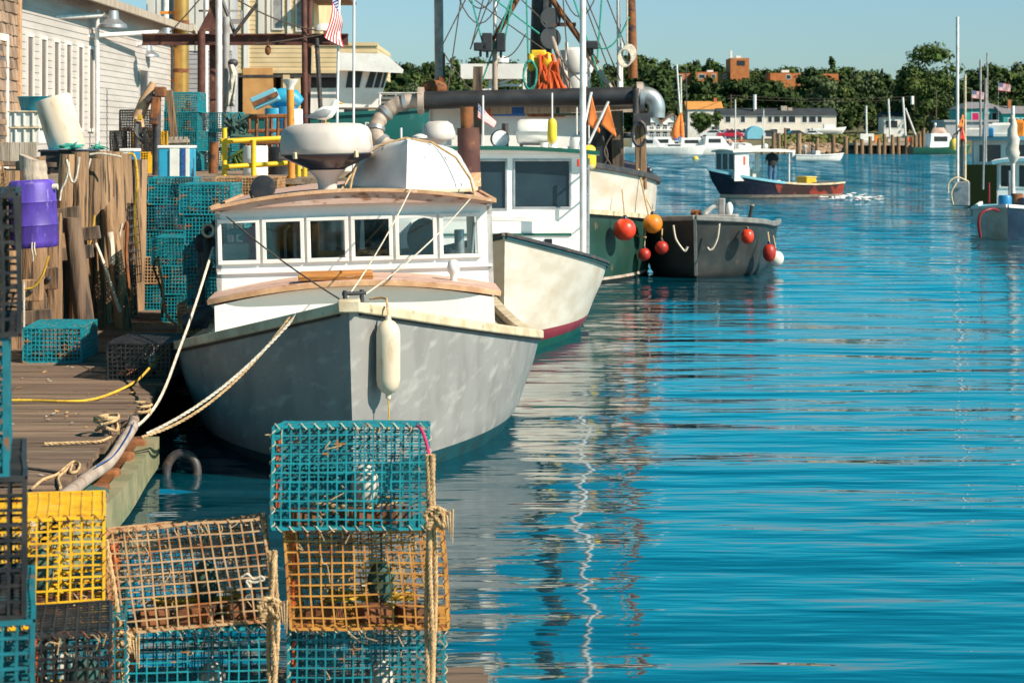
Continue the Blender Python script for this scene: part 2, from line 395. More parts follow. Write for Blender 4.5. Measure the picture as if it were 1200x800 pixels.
M('board_white', (.74,.71,.66), (.62,.58,.53), scale=1.5, stretch=(2,2,.4), rough=.7)
M('block_orange', (.58,.30,.10), (.46,.23,.08), scale=2, rough=.85, bump=.2)
M('shingle', (.33,.22,.15), (.22,.14,.09), scale=3, rough=.9, bump=.5, island=.35)
M('roof_grey', (.24,.23,.24), (.16,.15,.16), scale=3, rough=.85, bump=.4)
M('window_dark', (.02,.025,.03), (.03,.035,.04), scale=2, rough=.08)
M('window_brown', (.16,.115,.10), (.12,.085,.08), scale=2, rough=.25)
M('window_blue', (.022,.045,.06), (.016,.03,.045), scale=2, rough=.12)
M('hull_green', (.010,.042,.030), (.016,.058,.042), scale=2, stretch=(1,1,.6), rough=.45, spots=(.16,.10,.05), sscale=5, slo=.66, shi=.74)
M('ship_green', (.006,.105,.095), (.008,.085,.078), scale=1, rough=.4, spots=(.05,.15,.13), sscale=3, slo=.64, shi=.76)
M('skiff_dark', (.022,.027,.027), (.036,.038,.036), scale=3, rough=.45, spots=(.06,.05,.04), sscale=6, slo=.62, shi=.72)
M('skiff_rail', (.22,.22,.21), (.15,.15,.14), scale=5, rough=.5)
M('stripe_green', (.008,.10,.07), (.01,.08,.05), scale=4, rough=.4)
M('stripe_maroon', (.22,.015,.02), (.18,.012,.02), scale=4, rough=.4)
M('boot_teal', (.01,.07,.085), (.01,.045,.05), scale=4, rough=.5)
M('dark_slime', (.012,.016,.014), (.02,.025,.02), scale=4, rough=.6)
M('pink_interior', (.56,.53,.48), (.5,.46,.4), scale=2, rough=.7)
M('magenta_cloth', (.62,.02,.12), (.5,.015,.1), scale=4, rough=.9)
M('turquoise_cloth', (.02,.38,.45), (.015,.3,.36), scale=4, rough=.9)
M('orange_net', (.72,.13,.03), (.6,.09,.02), scale=6, rough=.9)
M('skin', (.42,.24,.16), (.36,.2,.13), scale=5, rough=.6)
M('shirt_black', (.018,.017,.02), (.03,.028,.03), scale=5, rough=.9)
M('jeans', (.07,.14,.24), (.05,.11,.19), scale=5, rough=.9)
M('hair_dark', (.02,.014,.01), (.03,.02,.015), scale=9, rough=.8)
M('gull_white', (.78,.76,.73), (.68,.66,.63), scale=8, rough=.85)
M('gull_grey', (.27,.27,.28), (.20,.20,.21), scale=8, rough=.85)
M('gull_beak', (.75,.42,.04), (.65,.33,.03), scale=8, rough=.5)
M('brick_hill', (.50,.17,.05), (.42,.13,.04), scale=1, rough=.85)
M('hotel_wall', (.72,.63,.53), (.66,.57,.48), scale=.6, rough=.8)
M('hotel_roof', (.028,.033,.04), (.04,.045,.05), scale=.6, rough=.7)
M('orange_roof', (.62,.27,.06), (.52,.22,.06), scale=.8, rough=.8)
M('teal_house', (.05,.36,.33), (.04,.3,.28), scale=.8, rough=.8)
M('grey_shed', (.40,.40,.41), (.34,.34,.35), scale=.4, stretch=(3,3,.3), rough=.6)
M('rock', (.36,.24,.15), (.24,.16,.10), scale=.8, rough=.95, bump=.5, island=.3)
M('grass_bank', (.13,.15,.035), (.20,.16,.05), scale=.7, rough=.95, island=.3)
M('land', (.10,.10,.045), (.15,.13,.07), scale=.1, rough=.95)
M('gravel', (.34,.31,.28), (.28,.25,.22), scale=.3, rough=.95)
M('leaf_dark', (.028,.052,.012), (.050,.075,.018), scale=.10, rough=.75, island=.35, spec=.2)
M('leaf_mid', (.048,.085,.018), (.080,.105,.026), scale=.15, rough=.75, island=.35, spec=.2)
M('leaf_pale', (.085,.11,.05), (.06,.09,.03), scale=.15, rough=.75, island=.3, spec=.2)
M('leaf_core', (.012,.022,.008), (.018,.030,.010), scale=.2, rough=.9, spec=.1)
M('bark', (.10,.075,.05), (.07,.05,.035), scale=4, stretch=(3,3,.5), rough=.9, bump=.4)
M('red_car_paint', (.45,.015,.04), (.4,.012,.03), scale=2, rough=.25, coat=.5)
M('white_car_paint', (.75,.75,.74), (.7,.7,.69), scale=2, rough=.25, coat=.5)
M('dark_car_paint', (.025,.03,.04), (.03,.035,.05), scale=2, rough=.25, coat=.5)
M('silver_car_paint', (.40,.42,.43), (.36,.38,.4), scale=2, rough=.25, coat=.5)
M('sail_blue', (.02,.13,.42), (.015,.1,.34), scale=3, rough=.8)
M('foam', (.72,.75,.76), (.6,.65,.67), scale=6, rough=.9)
M('canvas', (.60,.56,.50), (.5,.46,.4), scale=5, rough=.85, bump=.3)
M('pale_blue_paint', (.20,.48,.58), (.17,.42,.52), scale=3, rough=.4)
M('maroon_hull', (.05,.022,.02), (.035,.016,.016), scale=1.5, rough=.45, spots=(.32,.045,.025), sscale=.6, slo=.46, shi=.48)
M('lamp_glass', (.70,.74,.74), (.6,.64,.64), scale=5, rough=.1)
M('hose', (.46,.37,.30), (.34,.26,.21), scale=5, rough=.6, spots=(.22,.15,.10), sscale=6, slo=.6, shi=.7)
M('fallen_leaf', (.62,.26,.05), (.7,.4,.12), scale=3, rough=.9)
glass('clear_glass', (.88,.92,.92), .975)
glass('smoke_glass', (.03,.045,.06), .9)

# ------------------------------------------------------------------ camera
cam = bpy.data.cameras.new('camera'); cam_o = bpy.data.objects.new('camera', cam); COL.objects.link(cam_o)
cam_o.location = (0,0,CH); cam_o.rotation_euler = (R(90),0,0)
cam.sensor_width = 36; cam.lens = 72; cam.shift_y = -(400-YH)/1200
cam.clip_start = .1; cam.clip_end = 6000
cam.dof.use_dof = True; cam.dof.focus_distance = 13.5; cam.dof.aperture_fstop = 9
scene.camera = cam_o

# ------------------------------------------------------------------ daylight
SUN_AZ, SUN_EL = R(121), R(39)          # azimuth clockwise from +Y
world = bpy.data.worlds.new('World'); scene.world = world; world.use_nodes = True
nt = world.node_tree; N = nt.nodes; L = nt.links
sky = N.new('ShaderNodeTexSky'); sky.sky_type = 'NISHITA'; sky.sun_disc = False
sky.sun_elevation = SUN_EL; sky.sun_rotation = SUN_AZ; sky.air_density = 1.0; sky.dust_density = .6; sky.ozone_density = 1.0
tint = N.new('ShaderNodeMix'); tint.data_type = 'RGBA'; tint.blend_type = 'MULTIPLY'; tint.inputs['Factor'].default_value = 1

wtc = N.new('ShaderNodeTexCoord'); wsp = N.new('ShaderNodeSeparateXYZ'); L.new(wtc.outputs['Generated'], wsp.inputs[0])
wmr = N.new('ShaderNodeMapRange'); wmr.inputs['From Min'].default_value = .07; wmr.inputs['From Max'].default_value = .30; L.new(wsp.outputs['Z'], wmr.inputs['Value'])
wcr = N.new('ShaderNodeValToRGB'); cr = wcr.color_ramp; wmr.inputs['From Min'].default_value = 0; wmr.inputs['From Max'].default_value = 1
cr.elements[0].position = .075; cr.elements[0].color = (.95,1.34,1.66,1); cr.elements[1].position = .17; cr.elements[1].color = (.14,2.45,2.6,1)
for p_,c_ in ((.36,(.08,2.0,2.15,1)),(.50,(.12,.45,.48,1)),(1.0,(.12,.30,.32,1))):
    e_ = cr.elements.new(p_); e_.color = c_
L.new(wmr.outputs[0], wcr.inputs[0]); L.new(wcr.outputs['Color'], tint.inputs['B'])
L.new(sky.outputs[0], tint.inputs['A']); L.new(tint.outputs['Result'], N['Background'].inputs[0])
N['Background'].inputs[1].default_value = .05
sd = Vector((math.sin(SUN_AZ)*math.cos(SUN_EL), math.cos(SUN_AZ)*math.cos(SUN_EL), math.sin(SUN_EL)))
sl = bpy.data.lights.new('sun', 'SUN'); sl.energy = 5.0; sl.angle = R(.5); sl.color = (1,.90,.76)
so = bpy.data.objects.new('sun', sl); COL.objects.link(so); so.rotation_euler = sd.to_track_quat('Z','Y').to_euler()
vs = scene.view_settings; vs.view_transform = 'Standard'; vs.look = 'None'; vs.gamma = 1; vs.exposure = 0.6
scene.render.resolution_x = 1024; scene.render.resolution_y = 682

# ------------------------------------------------------------------ water
wm = bpy.data.materials.new('harbour_water'); wm.use_nodes = True; MATS['harbour_water'] = wm
nt = wm.node_tree; N = nt.nodes; L = nt.links; bs = N['Principled BSDF']
bs.inputs['Base Color'].default_value = (.0,.042,.065,1); bs.inputs['Roughness'].default_value = .035; bs.inputs['IOR'].default_value = 1.8
tc = N.new('ShaderNodeTexCoord')
def wnoise(scale, sx, sy, detail, rot=0.0, rough=.5, dist=0.0):
    mp = N.new('ShaderNodeMapping'); mp.inputs['Scale'].default_value = (sx, sy, 1); mp.inputs['Rotation'].default_value = (0,0,rot)
    L.new(tc.outputs['Object'], mp.inputs[0])
    n = N.new('ShaderNodeTexNoise'); n.inputs['Scale'].default_value = scale; n.inputs['Detail'].default_value = detail
    n.inputs['Roughness'].default_value = rough; n.inputs['Distortion'].default_value = dist
    L.new(mp.outputs[0], n.inputs['Vector']); return n.outputs['Fac']
def madd(a, k, b=None):
    m = N.new('ShaderNodeMath'); m.operation = 'MULTIPLY_ADD'; L.new(a, m.inputs[0])
    if isinstance(k, float): m.inputs[1].default_value = k
    else: L.new(k, m.inputs[1])
    if b is None: m.inputs[2].default_value = 0
    else: L.new(b, m.inputs[2])
    return m.outputs[0]
geo = N.new('ShaderNodeNewGeometry'); sx = N.new('ShaderNodeSeparateXYZ'); L.new(geo.outputs['Position'], sx.inputs[0])
far = N.new('ShaderNodeMapRange'); far.inputs['From Min'].default_value = 30; far.inputs['From Max'].default_value = 75; far.inputs['To Min'].default_value = 0; far.inputs['To Max'].default_value = 1
L.new(sx.outputs['Y'], far.inputs['Value'])
sw = wnoise(1.0, .30, 1.0, 1.5, .04, .45, .3)
rp = wnoise(3.2, .34, 1.0, 2, -.05, .5, .2)
ch = wnoise(1.1, .55, 1.0, 3, .08, .55, .4)
h = madd(sw, .072); h = madd(rp, .0135, h); h = madd(wnoise(7.5, .16, 1.0, 2, .02, .5, .15), .0058, h)
chs = madd(ch, .30); h = madd(far.outputs[0], chs, h)
bp = N.new('ShaderNodeBump'); bp.inputs['Strength'].default_value = 1; bp.inputs['Distance'].default_value = 1.0
L.new(h, bp.inputs['Height'])
def cnoise(scale, sx_, sy_, detail):
    mp = N.new('ShaderNodeMapping'); mp.inputs['Scale'].default_value = (sx_, sy_, 1); L.new(tc.outputs['Object'], mp.inputs[0])
    n = N.new('ShaderNodeTexNoise'); n.inputs['Scale'].default_value = scale; n.inputs['Detail'].default_value = detail; L.new(mp.outputs[0], n.inputs['Vector'])
    s_ = N.new('ShaderNodeVectorMath'); s_.operation = 'SUBTRACT'; L.new(n.outputs['Color'], s_.inputs[0]); s_.inputs[1].default_value = (.5,.5,.5); return s_.outputs[0]
cn = cnoise(1.3, .35, 1.0, 3)
am = N.new('ShaderNodeMapRange'); am.inputs['From Min'].default_value = 20; am.inputs['From Max'].default_value = 90; am.inputs['To Min'].default_value = .0; am.inputs['To Max'].default_value = .62
L.new(sx.outputs['Y'], am.inputs['Value'])
sc_ = N.new('ShaderNodeVectorMath'); sc_.operation = 'SCALE'; L.new(cn, sc_.inputs[0]); L.new(am.outputs[0], sc_.inputs['Scale'])
fl_ = N.new('ShaderNodeVectorMath'); fl_.operation = 'MULTIPLY'; L.new(sc_.outputs[0], fl_.inputs[0]); fl_.inputs[1].default_value = (.4,1,0)
ad_ = N.new('ShaderNodeVectorMath'); ad_.operation = 'ADD'; 
cn2 = cnoise(1.0, .75, .115, 2)
sc2 = N.new('ShaderNodeVectorMath'); sc2.operation = 'SCALE'; L.new(cn2, sc2.inputs[0]); L.new(am.outputs[0], sc2.inputs['Scale'])
fl2 = N.new('ShaderNodeVectorMath'); fl2.operation = 'MULTIPLY_ADD'; L.new(sc2.outputs[0], fl2.inputs[0]); fl2.inputs[1].default_value = (.3,1.1,0); L.new(fl_.outputs[0], fl2.inputs[2])
bz = N.new('ShaderNodeVectorMath'); bz.operation = 'SCALE'; bz.inputs[0].default_value = (0,-.24,0); L.new(am.outputs[0], bz.inputs['Scale'])
a0 = N.new('ShaderNodeVectorMath'); a0.operation = 'ADD'; L.new(fl2.outputs[0], a0.inputs[0]); L.new(bz.outputs[0], a0.inputs[1])
L.new(bp.outputs[0], ad_.inputs[0]); L.new(a0.outputs[0], ad_.inputs[1])
nz_ = N.new('ShaderNodeVectorMath'); nz_.operation = 'NORMALIZE'; L.new(ad_.outputs[0], nz_.inputs[0]); L.new(nz_.outputs[0], bs.inputs['Normal'])
mb = MB(); mb.add([(-900,-30,0),(900,-30,0),(900,2600,0),(-900,2600,0)], [(0,1,2,3)])
me_o = mb.build('water', 'harbour_water'); me_o['kind'] = 'structure'
# object origin to the world origin so the ripple scale is in metres
me_o.data.transform(Matrix.Translation(me_o.location)); me_o.location = (0,0,0)
# ================================================================== the grey fishing boat at the float
boat = thing('fishing_boat', 'weathered grey hulled fishing boat with white six-windowed wheelhouse, tied to the wooden float', 'boat',
             (-1.12,14.5,0), rz=R(3.58), ry=R(-1.5))
BI = TM[boat.name].inverted()
def bl(px, py, d): return BI @ at(px, py, d)
HB = Hull(9.0, [(0,1.28,.60,.62,1.63,1.8), (.03,.9,.42,.45,1.575,1.9), (.08,.45,.22,.25,1.48,2.05), (.14,.05,.05,.05,1.37,2.2), (.4,-.35,-.35,-.2,1.0,2.2), (.7,-.6,-.6,-.4,0,2)], sm=.444, taper=.12)
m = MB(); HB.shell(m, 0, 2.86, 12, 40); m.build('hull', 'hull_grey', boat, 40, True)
m = MB(); HB.shell(m, 2.86, 5, 8, 30); m.build('boot_stripe', 'boot_teal', boat, 40, True)
m = MB(); HB.deck(m, 0, -.02); m.build('deck', 'cream_trim', boat, 30, True)
m = MB()
for s in (-1,1):
    m.sweep([p+Vector((0,0,.022)) for p in HB.line(0, s, .004, 1, 40, -.02)], .12, .075)
m.bar((-1.43,9.0,.64), (1.43,9.0,.64), .09, .08)
m.box((0,.03,1.30), (.16,.14,.09))
m.build('sheer_rail', 'cream_trim', boat, 40, True, bevel=.012)
# dark strip under the cap, drawing the rail's shadow line as a part
m = MB()
for s in (-1,1): m.sweep(HB.line(0, s, .01, 1, 40, .008, -.028), .022, .018)
m.build('rub_or_shadow_strip', 'black_rubber', boat, 40, True)
# trunk cabin and its wooden brow
def arc(x, half, c): return c*(1-(x/half)**2)
xs = [-1.18+2.36*i/20 for i in range(21)]
m = MB(); m.prism([(-1.16,.55),(1.16,.55)]+[(x*.983, 1.125+arc(x,1.18,.13)) for x in reversed(xs)], 2.55, 3.34); m.build('trunk_cabin', 'white_house_paint', boat, 30, True)
def brow(zt):
    def f(u, v):
        x = -1.22+2.44*u; bow = .07*(1-(x/1.22)**2)
        y0 = 2.53-bow+.10*(abs(x)/1.22)**6
        y = y0+(3.40-y0)*v; return (x, y, 1.13+arc(x,1.22,.135)+zt)
    return f
m = MB(); m.slab(brow(.05), brow(.0), 24, 4); b = m.build('trunk_roof', 'pink_wood', boat, 35, True)
m = MB()
m.sweep([Vector(brow(.022)(i/24, 0))+Vector((0,-.008,0)) for i in range(25)], .02, .042); m.build('trunk_roof_edge', 'orange_trim', boat, 35, True)
m = MB(); m.box((-.15,2.62,1.335), (.62,.26,.035)); m.box((-.15,2.62,1.366), (.60,.24,.028)); m.box((-.15,2.50,1.345),(.62,.02,.06))
m.build('hatch_board', 'varnished_board', boat, 30, True, bevel=.006)
m = MB(); m.lathe([(.030,0),(.030,.10),(.034,.13),(.05,.15),(.055,.19),(.045,.23),(.02,.25),(0,.252)], (.84,2.9,1.18), 16); m.build('cowl_vent', 'white_paint', boat, 50, True)
# wheelhouse
WF = 3.38; WX = 1.205
wins = []
for cpx in (-1.005,-.62,-.235,.15,.535,.92): wins.append((cpx-.148+WX, cpx+.148+WX, .45, .775))
ZB = 1.0
m = MB(); m.panel((-WX,WF,ZB), (1,0,0), (0,0,1), 2*WX, .86, wins, .05)
m.prism([(-WX,1.86),(WX,1.86)]+[(x*WX/1.18, 1.862+arc(x,1.18,.13)) for x in reversed(xs)], WF+.002, WF+.05)
for s in (-1,1):
    o = (-WX, WF+2.7, .75) if s < 0 else (WX, WF, .75); ux = (0,-1,0) if s < 0 else (0,1,0)
    m.panel(o, ux, (0,0,1), 2.7, 1.13, [(.2,1.2,.55,1.04),(1.4,2.55,.55,1.04)], .045)
m.panel((WX,WF+2.7,.6), (-1,0,0), (0,0,1), 2*WX, 1.3, [(.12,2.38,.0,1.17)], .045)
m.box((0, WF-.012, ZB+.345), (2*WX-.02, .03, .02))
m.build('wheelhouse', 'white_house_paint', boat, 30, True)
for h in wins:
    m = MB(); m.frame((-WX,WF,ZB), (1,0,0), (0,0,1), h, .034, .028, -.045); w = m.build('window', 'white_paint', boat, None, True, bevel=.004)
    m = MB(); m.bx(h[0]-WX+.001, h[1]-WX-.001, WF+.018, WF+.023, ZB+h[2]+.001, ZB+h[3]-.001); m.build('pane', 'clear_glass', w, None, True)
# what one sees through the panes
m = MB(); m.box((-1.06,3.85,1.47), (.24,.3,.22)); m.box((-1.05,3.68,1.43),(.2,.02,.1)); m.build('instrument_box', 'canvas', boat, None, True, bevel=.01)
m = MB(); m.ball((-.90,3.95,1.60), (.10,.15,.13)); m.box((-.90,4.0,1.45),(.16,.2,.25)); m.build('jacket', 'magenta_cloth', boat, 60, True)
m = MB(); m.box((-1.03,4.0,1.675), (.24,.2,.05)); m.box((-.97,3.98,1.62),(.16,.2,.04)); m.build('towel', 'turquoise_cloth', boat, None, True, bevel=.02)
m = MB(); m.tube([(-.50,4.3,.9),(-.50,4.3,1.95)], .075, 12); m.tube([(-.24,4.6,.9),(-.24,4.6,1.95)], .12, 14); m.tube([(-.62,3.7,1.4),(-.62,3.7,1.68),(-.58,3.7,1.73)], .012, 8); m.build('stanchion', 'galvanised', boat, 40, True)
m = MB(); m.box((-.03,3.62,1.475), (.62,.05,.045)); m.build('chart_rail', 'varnished_board', boat, None, True, bevel=.005)
m = MB(); m.box((0,3.65,1.30), (2.36,.42,.10)); m.build('dashboard', 'pink_interior', boat, None, True, bevel=.01)
m = MB(); m.ball((.62,4.0,1.56), (.16,.12,.19)); m.box((.62,4.05,1.30),(.42,.25,.34)); m.box((.2,4.5,1.5),(.25,.3,.7)); m.build('seat', 'black_rubber', boat, 60, True)
m = MB(); m.tube([(.93,3.85,1.3),(.93,3.85,1.64)], .045, 12); m.tube([(1.03,3.9,1.3),(1.07,3.9,1.70)], .014, 8); m.lathe([(.09,0),(.07,.06),(.02,.12)], (.83,3.8,1.36), 12); m.build('thermos', 'galvanised', boat, 40, True)
m = MB(); m.ball((.30,3.62,1.73), (.05,.04,.07)); m.tube([(.27,3.6,1.84),(.3,3.6,1.78)], .008); m.build('mirror', 'dark_metal', boat, 60, True)
# roof: cambered, thick brow in front that thins out to the sides
def rtop(x): return 1.905+arc(x,1.24,.13)
def rbot(x): return 1.885+arc(x,1.24,.035)
m = MB(); m.slab(lambda u,v: (-1.215+2.43*u, 3.25+3.9*v, rtop(-1.215+2.43*u)), lambda u,v: (-1.215+2.43*u, 3.27+3.88*v, rbot(-1.215+2.43*u)), 24, 3)
rf = m.build('roof', 'pink_wood', boat, 35, True)
m = MB()
m.sweep([(-1.228+2.456*i/30, 3.238, rtop(-1.215+2.43*i/30)+.002) for i in range(31)], .03, .03)
for s in (-1,1): m.sweep([(s*1.225, 3.235+3.9*i/4, rtop(1.215)+.002) for i in range(5)], .03, .035)
m.build('roof_edge', 'orange_trim', rf, 35, True)
# radar with its seagull, searchlight, exhaust
c = bl(384,226,18.35); zb = rtop(c.x)-.055
m = MB(); m.lathe([(.395,.355),(.41,.37),(.415,.42),(.405,.54),(.375,.595),(.31,.625),(.2,.635),(0,.637)], (c.x,c.y,zb+.015), 40); rd = m.build('radar_dome', 'radome', boat, 50, True)
m = MB(); m.lathe([(.15,.215),(.19,.24),(.33,.30),(.40,.335),(.412,.354)], (c.x,c.y,zb+.015), 40); m.build('radar_base', 'navy_black', rd, 50, True)
m = MB(); m.lathe([(.085,-.04),(.085,.10),(.10,.16),(.17,.235)], (c.x,c.y,zb), 20); m.build('pedestal', 'radome', rd, 50, True)
for a in (-130,-50,20,100,170):
    m = MB(); m.box((c.x+.415*math.cos(R(a)), c.y+.415*math.sin(R(a)), zb+.37), (.035,.035,.06), (0,0,R(a))); m.build('clip', 'cream_trim', rd, None, True, bevel=.006)
RAD = TM[boat.name] @ Vector((c.x,c.y,zb+.652))
c = bl(310,221,17.9)
m = MB(); Q = Euler((R(80),0,R(-18))).to_matrix()
m.lathe([(.0,-.10),(.03,-.095),(.06,-.07),(.10,.0),(.112,.02),(.112,.05),(.09,.055)], c, 24, Q); sl_ = m.build('searchlight', 'dark_metal', boat, 50, True)
m = MB(); m.tube([c+Vector((-.02,.05,-.1)), c+Vector((-.1,.03,-.12)), c+Vector((-.13,0,-.02))], .012, 8); m.box(c+Vector((-.03,.05,-.13)), (.07,.07,.06)); m.build('bracket', 'dark_metal', sl_, 50, True)
c = bl(550,200,20.6)
m = MB(); m.tube([(c.x,c.y,1.9),(c.x,c.y,c.z+.02),(c.x,c.y,c.z+.43)], [.112]*3, 24); st = m.build('exhaust_stack', 'maroon_steel', boat, 40, True)
m = MB(); m.tube([(c.x-.01,c.y,c.z+.40),(c.x-.01,c.y,c.z+.64)], .066, 20); m.build('inner_pipe', 'rust', st, 40, True)
m = MB(); m.tube([(c.x,c.y,c.z-.16),(c.x,c.y,c.z-.02)], .115, 24); m.build('rust_band', 'orange_trim', st, 40, True)
# pot hauler davit on the port side
m = MB(); a = bl(236,352,18.4); b2 = bl(242,268,18.4)
m.tube([a+Vector((0,0,-.25)), a, b2+Vector((-.05,0,-.1)), b2, b2+Vector((.1,0,.03))], .035, 10); m.tube([b2+Vector((.02,0,.0)), bl(262,248,18.3)], .018, 8); hz = m.build('pot_hauler', 'black_rubber', boat, 50, True)
m = MB(); cc = bl(240,285,18.3); m.lathe([(.0,-.03),(.09,-.03),(.07,0),(.09,.03),(.0,.03)], cc, 18, Euler((R(90),0,R(30))).to_matrix()); m.tube([cc+Vector((0,0,.05)), cc+Vector((.02,0,-.2)), cc+Vector((-.03,0,-.3))], .05, 8); m.build('hauler_block', 'black_rubber', hz, 50, True)
cc = bl(244,270,18.25); m = MB(); m.tube([cc+Vector((.05*math.cos(R(a)),0,.055*math.sin(R(a)))) for a in range(0,361,30)], .014, 8); m.build('hauler_ring', 'cream_trim', hz, 50, True)
cc = bl(232,372,18.1); m = MB(); m.tube([cc+Vector((-.14,0,-.05)), cc+Vector((.02,0,.0)), cc+Vector((.13,0,.08))], [.06,.11,.05], 12); m.box(cc, (.2,.18,.12), (0,.5,.3)); m.build('winch', 'dark_metal', boat, 50, True, bevel=.01)
# bow fittings
m = MB(); m.tube([(-.03,.16,1.30),(-.03,.16,1.40)], .016); m.tube([(.09,.2,1.30),(.09,.2,1.40)], .016); m.tube([(-.05,.17,1.375),(.12,.2,1.375)], .014); m.build('bow_cleat', 'dark_metal', boat, 50, True)
m = MB(); m.tube([bl(413,190,21.5)+Vector((0,0,-.3)), bl(415,-40,21.5)], .014, 8); m.build('antenna', 'white_pipe', boat, 50, True)
m = MB(); m.tube([bl(470,205,20.8)+Vector((0,0,-.1)), bl(470,150,20.8)], .012, 8); m.lathe([(.05,0),(.075,.01),(.075,.03),(.03,.05),(0,.055)], bl(492,163,20.9), 16); m.tube([bl(492,200,20.9), bl(492,163,20.9)], .018); m.build('gps_antenna', 'white_pipe', boat, 50, True)
# small closed radar on a post
c = bl(515,205,21.6)
m = MB(); m.lathe([(.165,.0),(.18,.02),(.18,.07),(.15,.16),(.10,.195),(0,.2)], c+Vector((0,0,.37)), 28); r2 = m.build('small_radar', 'radome', boat, 40, True)
m = MB(); m.lathe([(.06,-.1),(.06,.3),(.1,.37)], c, 16); m.build('radar_post', 'white_pipe', r2, 40, True)

# ------------------------------------------------------------------ dinghy upside down on the roof
dg = thing('dinghy', 'white dinghy lying upside down on the wheelhouse roof, scuffed black along its bow', 'dinghy', TM[boat.name]@Vector((.46,3.36,2.0)), rz=R(1), ry=R(1.2))
HD = Hull(2.7, [(0,0,0,0,.60,2.3), (.0,.10,.08,.10,.585,2.3), (.02,.28,.24,.24,.50,2.2), (.06,.41,.37,.32,.40,2.0), (.09,.45,.42,.36,.20,1.8), (.10,.465,.44,.37,0,1.6)], sm=.5, taper=.2)
m = MB(); HD.shell(m, 0, 5, 16, 26)
m.v = m.v; m.f = [tuple(reversed(f)) for f in m.f]; m.build('hull', 'dinghy_paint', dg, 50, True)
m = MB()
for s in (-1,1): m.sweep(HD.line(0, s, .0, 1, 24, .012, .012), .035, .035)
m.build('gunwale', 'cream_trim', dg, 40, True, bevel=.008)
m = MB(); m.sweep([(0,.12+2.5*i/8,.455-.05*(i/8)) for i in range(9)], .025, .03); m.build('keel', 'dinghy_paint', dg, 40, True)
m = MB(); m.bx(-.5,-.38,.35,2.5,-.09,-.002); m.bx(.38,.5,.35,2.5,-.10,-.002); m.build('chock', 'dark_metal', dg, None, True)
DI = TM[dg.name]
def dline(pts): return [DI@Vector(p) for p in pts]
rope('lashing_rope', dline([(-.62,.32,-.05),(-.56,.50,.06),(-.44,.55,.28),(-.27,.55,.40),(-.03,.52,.475),(.2,.52,.44),(.42,.50,.31),(.555,.5,.12),(.60,.36,-.03),(.64,.30,-.07)]), .011, 'rope_tan', 'tan rope lashed over the upturned white dinghy', n=6)
rope('lashing_rope', dline([(-.52,.36,-.06),(-.50,.40,.10),(-.47,.42,.20),(-.46,.42,.24)]), .012, 'rope_tan', 'short knotted tan rope end hanging on the shaded side of the dinghy')
# stays from the bow up to the roof
W = TM[boat.name]
rope('stay_line', sag(W@Vector((-.03,.14,1.33)), at(485,214,17.72), .05, 10), .006, 'rope_white', 'thin pale line running from the bow cleat up to the dinghy bow')
rope('stay_line', sag(W@Vector((.05,.14,1.33)), at(551,233,17.6), .06, 10), .006, 'rope_white', 'thin pale line running from the bow cleat to the lit side of the roof edge')
rope('stay_line', sag(at(266,254,17.72), W@Vector((-.06,.10,1.34)), .03, 10), .007, 'rope_dark', 'thin dark line from the wheelhouse corner down to the bow')

# ------------------------------------------------------------------ seagull on the radar
gp = RAD
gull = thing('seagull', 'grey and white seagull standing on the big radar dome', 'seagull', gp)
G = lambda x,y,z: (x,y,z)
m = MB()
m.tube([(-.135,0,.060),(-.115,0,.064),(-.075,0,.074),(-.02,0,.085),(.035,0,.10),(.062,0,.125),(.073,0,.155),(.085,0,.178),(.105,0,.184),(.12,0,.180)],
       [.006,.02,.045,.062,.056,.040,.029,.030,.026,.010], 14, ell=[1.5,1.3,1.0,.95,.95,.95,.95,1,1,1])
m.build('body', 'gull_white', gull, 80, True)
for s in (-1,1):
    m = MB(); m.tube([(.05,s*.045,.105),(.0,s*.055,.09),(-.07,s*.045,.07),(-.13,s*.02,.06),(-.19,s*.005,.058)], [.012,.04,.035,.02,.004], 10, ell=.45)
    m.build('wing', 'gull_grey', gull, 80, True)
m = MB(); m.tube([(.115,0,.181),(.135,0,.178),(.152,0,.170)], [.010,.009,.003], 8); m.build('beak', 'gull_beak', gull, 60, True)
for s in (-1,1):
    m = MB(); m.tube([(0,s*.022,.05),(.0,s*.022,.0)], .005, 6); m.box((.012,s*.022,.003), (.04,.03,.005)); m.build('leg', 'gull_beak', gull, 60, True)
    m = MB(); m.ball((.098,s*.026,.186), .0045, 8, 6); m.build('eye', 'black_plastic', gull, 60, True)

# ------------------------------------------------------------------ fender on the bow
fc = at(455,418,14.72)
fd = thing('fender', 'long white boat fender hanging beside the stem of the grey fishing boat', 'fender', fc)
m = MB(); m.lathe([(0,-.30),(.018,-.30),(.022,-.265),(.05,-.25),(.078,-.21),(.086,-.16),(.086,.16),(.078,.21),(.05,.25),(.022,.265),(.018,.30),(0,.30)], (0,0,0), 24); m.build('body', 'fender', fd, 50, True)
rope('fender_rope', [fc+Vector((0,0,.29)), fc+Vector((-.008,.03,.36)), fc+Vector((-.02,.14,.405)), fc+Vector((-.06,.20,.41)), fc+Vector((-.15,.22,.40))], .010, 'rope_tan', 'tan rope holding the white fender to the bow rail')
rope('fender_rope', [fc+Vector((0,0,-.29)), fc+Vector((.004,.0,-.40)), fc+Vector((0,.01,-.52))], .006, 'rope_yellow', 'yellow line trailing below the white fender')

